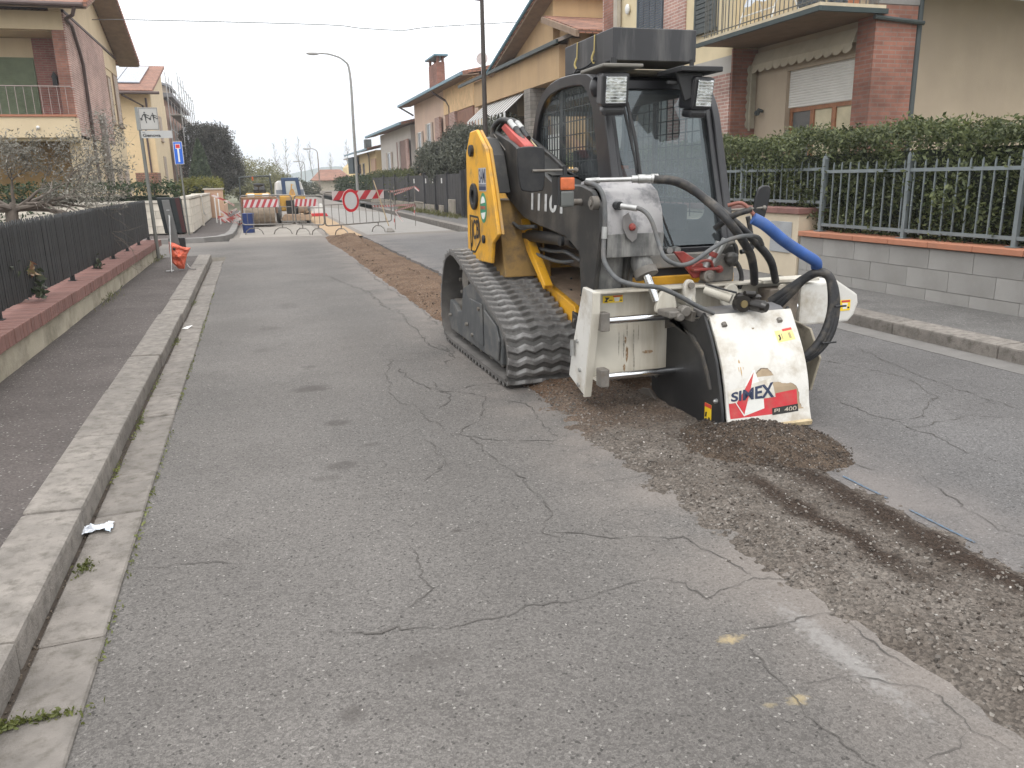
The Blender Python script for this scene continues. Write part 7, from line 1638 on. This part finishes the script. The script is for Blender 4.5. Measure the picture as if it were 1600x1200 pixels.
wbox('brick_end_far', brick_l, Wg, XW - .03, XW + .2, 20.281, 20.34, 3.2, 8)
w = MB(); w.ring([(17.1, 4.25), (18.35, 4.25), (18.35, 6.2), (17.1, 6.2)], [(17.15, 4.3), (18.3, 4.3), (18.3, 6.15), (17.15, 6.15)], 'x', XW - .05, XW + .003); w = w.build('window', shut_b, Wg, recalc=True)
for k in range(4):
    b = MB(); z = 4.31
    while z < 6.14: b.box(XW - .035, XW - .02, 17.17 + k * .285, 17.43 + k * .285, z, z + .04); z += .052
    b.build('shutter', shut_b, w)
wbox('sill', gut_m, w, XW - .08, XW - .051, 17.05, 18.4, 4.19, 4.25)
window_x(Wg, XW, 14.9, 15.7, 4.1, 6.0, -1, slate_m, pane_m, slate_m, True)
wbox('curtain_cord', mat('tied_awning', (.40, .36, .30), .8), Wg, XW - .14, XW - .04, 19.25, 19.45, 4.4, 8)
b = MB(); b.ball((XW - .05, 18.85, 5.15), (.05, .09, .12)); b.build('bell_box', white_p, Wg)
window_x(Wg, XW, 17.2, 18.3, 1.7, 3.0, -1, soffit_m, pane_m)

# ochre house
O = thing('ochre_house', 'ochre house with stepped roofs, striped awning and stone pillar behind the loader', 'house', (10, 26, 0))
wbox('wall', orange_p, O, 9.1, 16, 22.2, 31.5, 0, 4.9)
wbox('near_wall', orange_p, O, 8.7, 16, 22.0, 22.199, 0, 5.0)
b = MB(); b.prism([(22.02, 5.0), (22.02, 5.25), (25.2, 6.05), (26.6, 5.4), (26.6, 4.9)], 'x', 9.0, 9.3); b.build('gable', orange_p, O)
slab('porch_roof', mat('far_tile_grey', (.30, .26, .23), .85, var=.1), O, [(8.3, 21.9, 4.98), (9.3, 21.9, 5.35), (9.3, 33.1, 5.35), (8.3, 33.1, 4.98)], .10)
wbox('fascia', gut_m, O, 8.24, 8.31, 21.9, 33.1, 4.85, 4.95)
slab('lower_roof', roof_m, O, [(8.5, 20.9, 5.05), (16, 20.9, 5.05), (16, 23.6, 5.85), (8.5, 23.6, 5.85)], .10)
slab('lower_verge', soffit_m, O, [(8.42, 20.9, 5.02), (8.52, 20.9, 5.02), (8.52, 23.6, 5.82), (8.42, 23.6, 5.82)], .16)
wbox('upper_wall', orange_p, O, 8.8, 16, 23.61, 23.8, 5.0, 6.35)
b = MB(); b.prism([(23.8, 5.0), (28.5, 5.0), (23.8, 6.3)], 'x', 8.8, 9.0); b.build('upper_gable', orange_p, O)
slab('upper_roof', roof_m, O, [(8.3, 23.4, 6.52), (16, 23.4, 6.52), (16, 28.9, 4.95), (8.3, 28.9, 4.95)], .12)
slab('upper_soffit', soffit_m, O, [(8.32, 23.42, 6.39), (8.8, 23.42, 6.39), (8.8, 28.85, 4.82), (8.32, 28.85, 4.82)], .05)
b = MB(); b.tube([(8.3, 23.38, 6.5), (16, 23.38, 6.5)], .06, 8); b.tube([(8.27, 23.4, 6.5), (8.27, 28.9, 4.93)], .05, 6); b.build('gutter', mat('gutter_teal', (.09, .20, .26), .5), O)
wbox('stone_pillar', stone_br, O, 8.40, 8.9, 24.6, 25.2, 0, 3.975)
wbox('recess_shade_panel', mat('recess_shade', (.24, .17, .10), .9), O, 8.96, 9.09, 22.3, 24.5, .2, 3.95)  # flat brown panel, its dark colour stands for the shade of a recess
wbox('door', mat('door_grey', (.30, .29, .26), .7), O, 8.93, 8.959, 23.2, 24.2, 1.4, 3.5)
wbox('beam', orange_p, O, 8.45, 9.09, 22.21, 31.4, 3.98, 4.87)
wbox('cream_beam', mat('beam_pale', (.55, .42, .26), .9), O, 8.6, 9.09, 26.5, 31.4, 3.3, 3.975)
aw = MB(); aw.hexa([(7.9, 25.6, 3.35), (8.6, 25.6, 3.95), (8.6, 30.6, 3.95), (7.9, 30.6, 3.35)], [(7.9, 25.6, 3.37), (8.6, 25.6, 3.97), (8.6, 30.6, 3.97), (7.9, 30.6, 3.37)]); aw = aw.build('awning', mat('awning_grey', (.28, .26, .25), .85), O, recalc=True)
k = 0; y = 25.6
while y < 30.6:
    b = MB(); b.hexa([(7.89, y, 3.375), (8.59, y, 3.975), (8.59, y + .14, 3.975), (7.89, y + .14, 3.375)], [(7.89, y, 3.378), (8.59, y, 3.978), (8.59, y + .14, 3.978), (7.89, y + .14, 3.378)]); b.hexa([(7.885, y, 3.1), (7.895, y, 3.1), (7.895, y + .2, 3.12), (7.885, y + .2, 3.12)], [(7.885, y, 3.37), (7.895, y, 3.37), (7.895, y + .2, 3.37), (7.885, y + .2, 3.37)]); b.build('stripe', white_p, aw, recalc=True); y += .42
wbox('brick_panel', brick_l, O, 9.0, 9.09, 26.6, 29, 1.3, 3.2)
window_x(O, 9.1, 29.3, 30.6, 1.4, 3.0, -1, soffit_m, pane_m)
b = MB(); b.tube([(8.9, 21.95, 4.85), (8.9, 21.95, 3.8)], .03, 6); b.build('downpipe', pipe_m, O)
wbox('balcony_railing', mat('pale_rail', (.45, .44, .42), .6), O, 8.4, 8.43, 21.9, 24.5, 1.6, 2.5)
DS = thing('satellite_dish', 'round pale satellite dish on the ochre house roof', 'satellite dish', (8.55, 30.5, 5.1))
b = MB(); b.tube([(8.55, 30.5, 5.62), (8.55, 30.55, 5.64)], [.22, .20], 24); b.tube([(8.55, 30.58, 5.05), (8.55, 30.58, 5.6)], .02, 6); b.build('dish', mat('dish_pale', (.66, .60, .60), .6), DS)

# pink house
K = thing('pink_house', 'pink house with tall brick chimney behind the round olive tree', 'house', (11, 41, 0))
wbox('wall', pink_p, K, 9.2, 17, 34.0, 47.5, 0, 5.5)
slab('roof', roof_m, K, [(8.5, 26.5 + 6.8, 5.55), (17, 33.3, 7.3), (17, 48.6, 7.3), (8.5, 48.6, 5.55)], .14)
wbox('fascia', mat('fascia_blue', (.12, .22, .28), .5), K, 8.43, 8.5, 33.3, 48.6, 5.40, 5.52); slab('soffit', soffit_m, K, [(8.5, 33.3, 5.40), (9.2, 33.3, 5.48), (9.2, 48.6, 5.48), (8.5, 48.6, 5.40)], .03)
wbox('cream_band', mat('peach_cream', (.68, .47, .26), .9), K, 9.1, 9.199, 34.0, 39.6, 4.3, 5.45)
wbox('loggia_shade_panel', mat('loggia_shade', (.26, .14, .10), .9), K, 9.12, 9.199, 34.2, 39.4, 1.9, 4.28)  # no depth here: loggia shade painted as a dark flat panel
for y in (37.0, 40.2): wbox('brick_pier', brick_l, K, 9.0, 9.11, y, y + 1.1, 0, 4.29)
for (y, z0, z1) in ((43.0, 2.9, 4.2), (45.6, 3.0, 3.9)): window_x(K, 9.2, y, y + .9, z0, z1, -1, white_p, pane_m, shut_t)
ch = wbox('chimney', brick_r, K, 9.4, 9.8, 42.0, 44.0, 5.6, 7.05)
b = MB()
for (x, y) in ((9.42, 42.02), (9.68, 42.02), (9.42, 43.8), (9.68, 43.8)): b.box(x, x + .10, y, y + .18, 7.05, 7.32)
b.build('chimney_posts', brick_r, ch); wbox('chimney_cap', bpy.data.materials['gutter_teal'], ch, 9.25, 9.95, 41.8, 44.2, 7.32, 7.40)
b = MB(); b.tube([(8.55, 39.5, 5.35), (9.1, 39.0, 4.9), (9.1, 38.4, 4.6), (9.1, 38.4, 1.5)], .05, 6); b.tube([(8.5, 48.3, 5.4), (9.15, 47.6, 4.9)], .05, 6); b.build('downpipe', pipe_m, K)

# white house
K = thing('pale_house', 'small pale house with blue edged roof left of the pink house', 'house', (11, 55, 0))
wbox('wall', greyish_p, K, 9.2, 17, 49.0, 61, 0, 4.5)
slab('roof', roof_m, K, [(8.5, 48.0, 4.6), (17, 48.0, 6.4), (17, 63.4, 6.4), (8.5, 63.4, 4.6)], .14); wbox('fascia', bpy.data.materials['fascia_blue'], K, 8.4, 8.49, 48.0, 63.4, 4.44, 4.58); slab('soffit', soffit_m, K, [(8.5, 48, 4.46), (9.2, 48, 4.6), (9.2, 63.3, 4.6), (8.5, 63.3, 4.46)], .03)
wbox('loggia_shade_sheet', mat('loggia_shade_brown', (.22, .14, .12), .9), K, 9.1, 9.199, 49.8, 53.6, 1.6, 3.7); wbox('pier', brick_l, K, 9.0, 9.09, 49.0, 49.8, 0, 3.7); wbox('pier', greyish_p, K, 9.0, 9.09, 52.2, 52.5, 1.4, 3.7)  # dark sheet on the wall stands for the shade inside the loggia
window_x(K, 9.2, 56.5, 57.8, 1.6, 3.2, -1, white_p, pane_m, shut_t)
b = MB(); b.prism([(50.0, 1.5), (52.0, 1.5), (52.0, 2.0), (50.0, 2.0)], 'x', 8.7, 8.75); b.build('balcony_cloth', mat('dark_teal_cloth', (.03, .05, .06), .8), K)
# yellow house
K = thing('yellow_house', 'low yellow house with red tiled roof far along the right side', 'house', (11, 68, 0))
wbox('wall', yellow_p, K, 9.2, 17, 63.6, 77, 0, 3.6)
slab('roof', roof_m, K, [(8.5, 63.3, 3.75), (17, 63.3, 5.6), (17, 79, 5.6), (8.5, 79, 3.75)], .12); wbox('fascia', bpy.data.materials['fascia_blue'], K, 8.42, 8.49, 63.3, 79, 3.6, 3.72)
wbox('dark_canopy', bpy.data.materials['dark_teal_cloth'], K, 8.6, 9.1, 74, 77.6, 2.0, 3.4); wbox('orange_wall', peach, K, 9.1, 9.19, 63.7, 66, 1.2, 3.0)
wbox('balcony_rail', bpy.data.materials['dark_teal_cloth'], K, 8.8, 8.85, 64, 69, 1.2, 1.75)
for y in (70.5, 73): window_x(K, 9.2, y, y + 1.2, 1.3, 2.8, -1, shut_t, pane_m)
b = MB(); b.box(9.3, 9.8, 70, 71, 3.9, 4.7); b.build('chimney', slate_m, K)
b = MB(); b.tube([(9.1, 67.5, 3.5), (9.1, 67.0, 3.2), (9.1, 67.0, 1.3)], .05, 6); b.build('downpipe', pipe_m, K)
# distant little houses
K = thing('distant_house', 'tiny terracotta roofed house at the end of the street below the lamps', 'house', (12.5, 120, 0))
wbox('wall', mat('far_pale_wall', (.5, .44, .36), .9), K, 8.5, 13, 121, 127, 0, 1.6); slab('roof', roof_m, K, [(7.8, 120, 1.6), (14, 120, 1.6), (12.5, 124, 3.1), (9.6, 124, 3.1)], .1)
K = thing('distant_yellow_house', 'tiny yellow gabled house behind the terracotta roof', 'house', (17, 140, 0))
b = MB(); b.prism([(15.2, 0), (18.6, 0), (18.6, 3.6), (16.9, 5.0), (15.2, 3.6)], 'y', 139, 146); b.build('wall', yellow_p, K); wbox('roof', mat('far_flat_roof', (.3, .28, .27), .9), K, 15.4, 21, 138.6, 146, 4.95, 5.15)
K = thing('distant_long_house', 'long low pale house left of the dark canopy in the distance', 'house', (19, 105, 0))
wbox('wall', mat('far_peach', (.58, .48, .38), .9), K, 15.5, 22, 125, 130, 0, 3.9); slab('roof', roof_m, K, [(15.2, 124.5, 4.0), (22.3, 124.5, 4.0), (22.3, 130.5, 4.6), (15.2, 130.5, 4.6)], .15)
cone_tree('fir_tree', 'small dark fir tree in the distance right of the middle street lamp', 11.3, 88, .3, 3.4, .9, 2500, lf_d, .16)

# ---------------------------------------------------------------- right side fence, gate, hedges
hedge('street_hedge', 'low green hedge along the far right side behind the no entry sign', 7.0, 8.0, 40, 75, .2, 1.55, 9000, lf_d, core_g, .14)
hedge('fence_hedge', 'clipped hedge above the dark fence right of the shovel', 6.5, 7.2, 34, 48, .3, 1.72, 7000, leafmat('olive_hedge_leaf', (.05, .06, .02), (.11, .12, .045)), core_g, .10)
FR = thing('dark_panel_fence', 'dark grey metal fence and gate panels on the low stone wall by the olive tree', 'fence', (6.4, 30, 0))
fdk = mat('panel_dark', (.030, .030, .033), .6, var=.2, rnd=.15)
y = 25.7
while y < 46:
    b = MB(); b.box(6.38, 6.42, y, y + .36, .42 if y > 29 else .2, 1.48 + random.uniform(-.01, .01)); b.build('panel', fdk, FR); y += .385
for y in (25.6, 27.7, 29.6, 31.6, 35, 38.5, 42): b = MB(); b.box(6.34, 6.44, y - .06, y + .06, .1, 1.58); b.build('post', fdk, FR)
for y in (28.4, 29.9, 31.2, 33.6): wbox('white_tag', white_p, FR, 6.36, 6.378, y, y + .13, 1.18, 1.36)
b = MB(); b.box(6.35, 6.5, 29.9, 47, 0, .40); b.box(6.33, 6.55, 31.9, 33.8, .401, .46); b.box(6.3, 6.5, 26.5, 27.3, 0, .65); b.box(6.3, 6.48, 28.3, 28.8, 0, .42); b.build('low_stone_wall', mat('old_stone', (.28, .25, .21), .95, var=.25, scale=6, bmp=.6, bscale=20, dirt=(.12, .12, .07)), FR, bevel=.02)
wbox('blackish_box', mat('near_black_brown', (.02, .018, .016), .8), FR, 6.45, 6.9, 24.9, 25.6, .1, 1.62)  # near-black box at the near end of the panel fence
leaves('verge_weeds', np.stack([rng.normal(6.1, .12, 1500), rng.uniform(25, 36, 1500), .1 + np.abs(rng.normal(0, .07, 1500))], 1), gr, None, .10, aspect=.2, updir=2, kind='stuff')
lf_ol = leafmat('olive_grey_leaf', (.055, .062, .045), (.135, .14, .105), .12)
blob_tree('round_olive_tree', 'rounded grey green olive tree above the dark panel fence', 7.6, 29, 0, [(7.6, 28, 2.3, 1.15, .85), (7.3, 31, 2.1, 1.0, .8), (7.9, 26, 2.5, 1.0, .75), (7.2, 33.5, 2.0, .9, .8), (7.5, 29.5, 2.75, .8, .55), (7.2, 27, 1.9, .9, .7), (7.5, 24.6, 2.35, .7, .6), (7.0, 30, 1.7, 1.0, .6), (7.2, 34.6, 2.3, .5, .55)], 55000, lf_ol, .085, 1.2, .14)
# right pavement
RK = thing('right_kerb', 'row of concrete kerb stones along the right pavement', 'kerb', (4.95, 5, 0)); RK['kind'] = 'structure'; del RK['category']
def RX(x, y): return x + .018 * max(0, y - 5)
y = 1.2
while y < 40:
    l = 1.0; b = MB(); b.hexa([(RX(4.87, y), y + .004, -.1), (RX(5.10, y), y + .004, -.1), (RX(5.10, y + l), y + l - .004, -.1), (RX(4.87, y + l), y + l - .004, -.1)], [(RX(4.87, y), y + .004, .10), (RX(5.10, y), y + .004, .105), (RX(5.10, y + l), y + l - .004, .105), (RX(4.87, y + l), y + l - .004, .10)]); b.build('kerb_stone', concrete, RK, bevel=.014, recalc=True); y += l
b = MB(); b.add([(4.64, -1.5, .002), (4.87, -1.5, .002), (4.87, 5, .002), (RX(4.87, 20), 20.2, .002), (RX(4.64, 20), 20.2, .002), (4.64, 5, .002)], [(0, 1, 2, 5), (2, 3, 4, 5)]); b.build('right_gutter_strip', mat('right_gutter', (.16, .152, .143), .9, var=.12, scale=8, bmp=.2, bscale=120), kind='structure')
b = MB(); b.add([(5.10, -1.5, .102), (9.4, -1.5, .102), (9.4, 90, .102), (RX(5.1, 90), 90, .102), (RX(5.10, 5), 5, .102)], [(0, 1, 2, 3, 4)]); b.build('right_pavement', pave_mat('right_pave_asphalt', (.13, .125, .12)), kind='structure')
wbox('right_garden_soil', soil_m, None, 6.2, 9.4, 1, 20, .1, .45, kind='structure'); wbox('far_garden_soil', soil_m, None, 6.5, 30, 20.1, 110, .05, .2, kind='structure')
# block wall
BWl = thing('grey_block_wall', 'low grey block wall with terracotta coping under the right hand railing', 'wall', (6.0, 5, 0))
wbox('core', mat('block_mortar', (.255, .25, .235), .95), BWl, 5.978, 6.17, 1.5, 7.9, 0, .585)
blocks(BWl, block_m, 5.97, 0, 1.5, 7.9, .02, 3, .188, .50, 'y', gap=.005, th=.022)
y = 1.5
while y < 7.9:
    l = min(.5, 7.9 - y); b = MB(); b.box(5.93, 6.24, y + .002, y + l - .002, .592, .648); b.build('coping_tile', terra_m, BWl, bevel=.006); y += l
GWl = thing('cream_gate_wall', 'cream rendered gate wall with grey meter box behind the planer hoses', 'wall', (6.1, 9, 0))
wbox('wall', mat('gate_cream', (.56, .48, .36), .9, var=.05), GWl, 5.955, 6.30, 7.93, 12, 0, .83)
y = 7.9
while y < 12: b = MB(); b.box(5.92, 6.34, y + .002, y + .398, .832, .90); b.build('coping_tile', coping_m, GWl, bevel=.006); y += .4
wbox('meter_box', mat('meter_grey', (.33, .34, .35), .6), GWl, 5.94, 5.954, 8.04, 8.44, .38, .74, bevel=.004)
# railings
def railing(name, label, X, y0, y1, zb, zr0, zr1, ztip, posts, step, group=None):
    T = thing(name, label, 'railing', (X, y0, zb), group)
    for z in (zr0, zr1): b = MB(); b.box(X - .012, X + .012, y0, y1, z - .016, z + .016); b.build('rail', fence_g, T)
    for y in posts:
        b = MB(); b.box(X - .02, X + .02, y - .02, y + .02, zb, ztip + .04); b.box(X - .05, X + .05, y - .05, y + .05, zb + .001, zb + .008); b.prism([(y - .02, ztip + .04), (y + .02, ztip + .04), (y, ztip + .075)], 'x', X - .02, X + .02); b.build('post', fence_g, T)
    y = y0 + step * .5; pr = None; y_0 = 0; k = 0
    while y < y1:
        if min(abs(y - p) for p in posts) > .04:
            if pr is None:
                b = MB(); b.box(X - .0065, X + .0065, y - .0065, y + .0065, zr0 - .03, ztip - .03); b.prism([(y - .0065, ztip - .03), (y + .0065, ztip - .03), (y, ztip)], 'x', X - .0065, X + .0065); pr = b.build('bar', fence_g, T); y_0 = y
                bn = MB(); zm = (zr0 + zr1) / 2
                for dz in (-.05, 0, .05): bn.ball((X, y, zm + dz), .012, 6, 4)
                knob = bn.build('collar', fence_g, pr)
            else:
                c = pr.copy(); col.objects.link(c); c.parent = T; c.location = (0, y - y_0, 0)
                if k % 2: d = knob.copy(); col.objects.link(d); d.parent = c
        k += 1; y += step
    return T
railing('steel_railing', 'grey steel railing with spiked bars on the grey block wall', 6.06, 2.6, 7.72, .65, .725, 1.30, 1.395, (2.72, 3.96, 5.20, 6.44, 7.68), .128)
railing('gate_railing', 'shorter grey steel railing on the cream gate wall', 6.14, 7.75, 12, .90, .965, 1.33, 1.42, (7.76, 9.4, 11.2), .125)
# near hedge
T = hedge('privet_hedge', 'dense green hedge rising behind the spiked grey railing on the right', 6.16, 6.85, 3.0, 16, .62, 1.66, 110000, lf_h, core_g, .046, bumpy=.17)
P = np.stack([rng.uniform(6.16, 6.5, 2600), rng.uniform(3, 16, 2600), np.zeros(2600)], 1); P[:, 2] = [1.68 + .13 * max(0, noise.noise(Vector((p[0] * 5, p[1] * 5, 2)))) + random.random() * .05 for p in P]
leaves('shoots', P, leafmat('shoot_leaf', (.08, .10, .03), (.17, .18, .07), .3), T, .04, updir=.6)
P = np.stack([rng.uniform(5.99, 6.15, 3500), rng.uniform(3, 12, 3500), rng.uniform(.72, 1.6, 3500)], 1); keep = np.array([noise.fractal(Vector((p[1] * 2, p[2] * 2, 4)), 1., 2., 3) > .12 for p in P]); leaves('shoots', P[keep], lf_h, T, .045)

# ---------------------------------------------------------------- street lamps and pole
def lamp(label, x, y, h, arm, m, head=1.):
    T = thing('street_lamp', label, 'street lamp', (x, y, 0), 'curved street lamps down the road'); b = MB()
    b.tube([(x, y, 0), (x, y, h * .5), (x, y, h * .88), (x - arm * .18, y, h * .965), (x - arm * .6, y, h), (x - arm, y, h + .05)], [.085, .075, .06, .045, .04, .035], 10, smooth=5); b.build('pole', m, T, smooth=True)
    b = MB(); b.ball((x - arm - .28 * head, y, h + .03), (.34 * head, .14 * head, .09 * head), 12, 6); b.build('lamp_head', mat('lamp_grey', (.42, .42, .42), .5), T, smooth=True)
lamp('tall curved street lamp behind the red and white barriers', 5.4, 45, 7.7, 1.55, mat('lamp_pole', (.27, .27, .26), .5, metal=.3))
lamp('smaller far street lamp above the tiny terracotta roof', 8.35, 110, 5.5, .9, mat('lamp_rusty', (.18, .13, .10), .6), 1.5)
lamp('smallest and farthest street lamp above the white machine', 9.0, 150, 4.9, 1.0, mat('lamp_far', (.20, .20, .19), .6), 1.6)
PO = thing('dark_utility_pole', 'tall dark steel pole rising behind the loader tower', 'pole', (6.6, 23.4, 0))
b = MB(); b.tube([(6.6, 23.4, 0), (6.6, 23.4, 7.5)], [.085, .05], 10); b.build('pole', mat('brown_pole', (.055, .045, .04), .6, metal=.3), PO, smooth=True)
b = MB(); b.tube([(6.6, 23.4, 6.15), (5.9, 23.4, 6.2)], .03, 6); b.ball((5.75, 23.4, 6.2), (.25, .1, .06), 10, 6); b.build('lamp_arm', bpy.data.materials['brown_pole'], PO)
WR = thing('overhead_cable', 'thin sagging black cable strung across the street', 'cable', (0, 26, 6))
b = MB(); b.tube([(-4.0, 27.5, 6.0), (-2.6, 26, 5.78), (2.4, 26, 5.82), (3.5, 26, 5.76), (4.8, 26, 5.74), (5.7, 26, 5.86), (8.9, 25.5, 6.05)], .011, 5, smooth=6); b.build('wire', mat('wire', (.10, .10, .10), .6), WR)

# ---------------------------------------------------------------- air
b = MB(); b.box(-560, 900, -20, 1150, -3.5, 62); hz = b.build('haze', bpy.data.materials.new('haze_air'), kind='stuff')
hm_ = bpy.data.materials['haze_air']; hm_.use_nodes = True; ht = hm_.node_tree; ht.nodes.clear()
ho = N(ht, 'ShaderNodeOutputMaterial'); hv = N(ht, 'ShaderNodeVolumePrincipled'); hv.inputs['Color'].default_value = (.93, .96, 1, 1); hv.inputs['Density'].default_value = .0009
ht.links.new(hv.outputs[0], ho.inputs['Volume'])
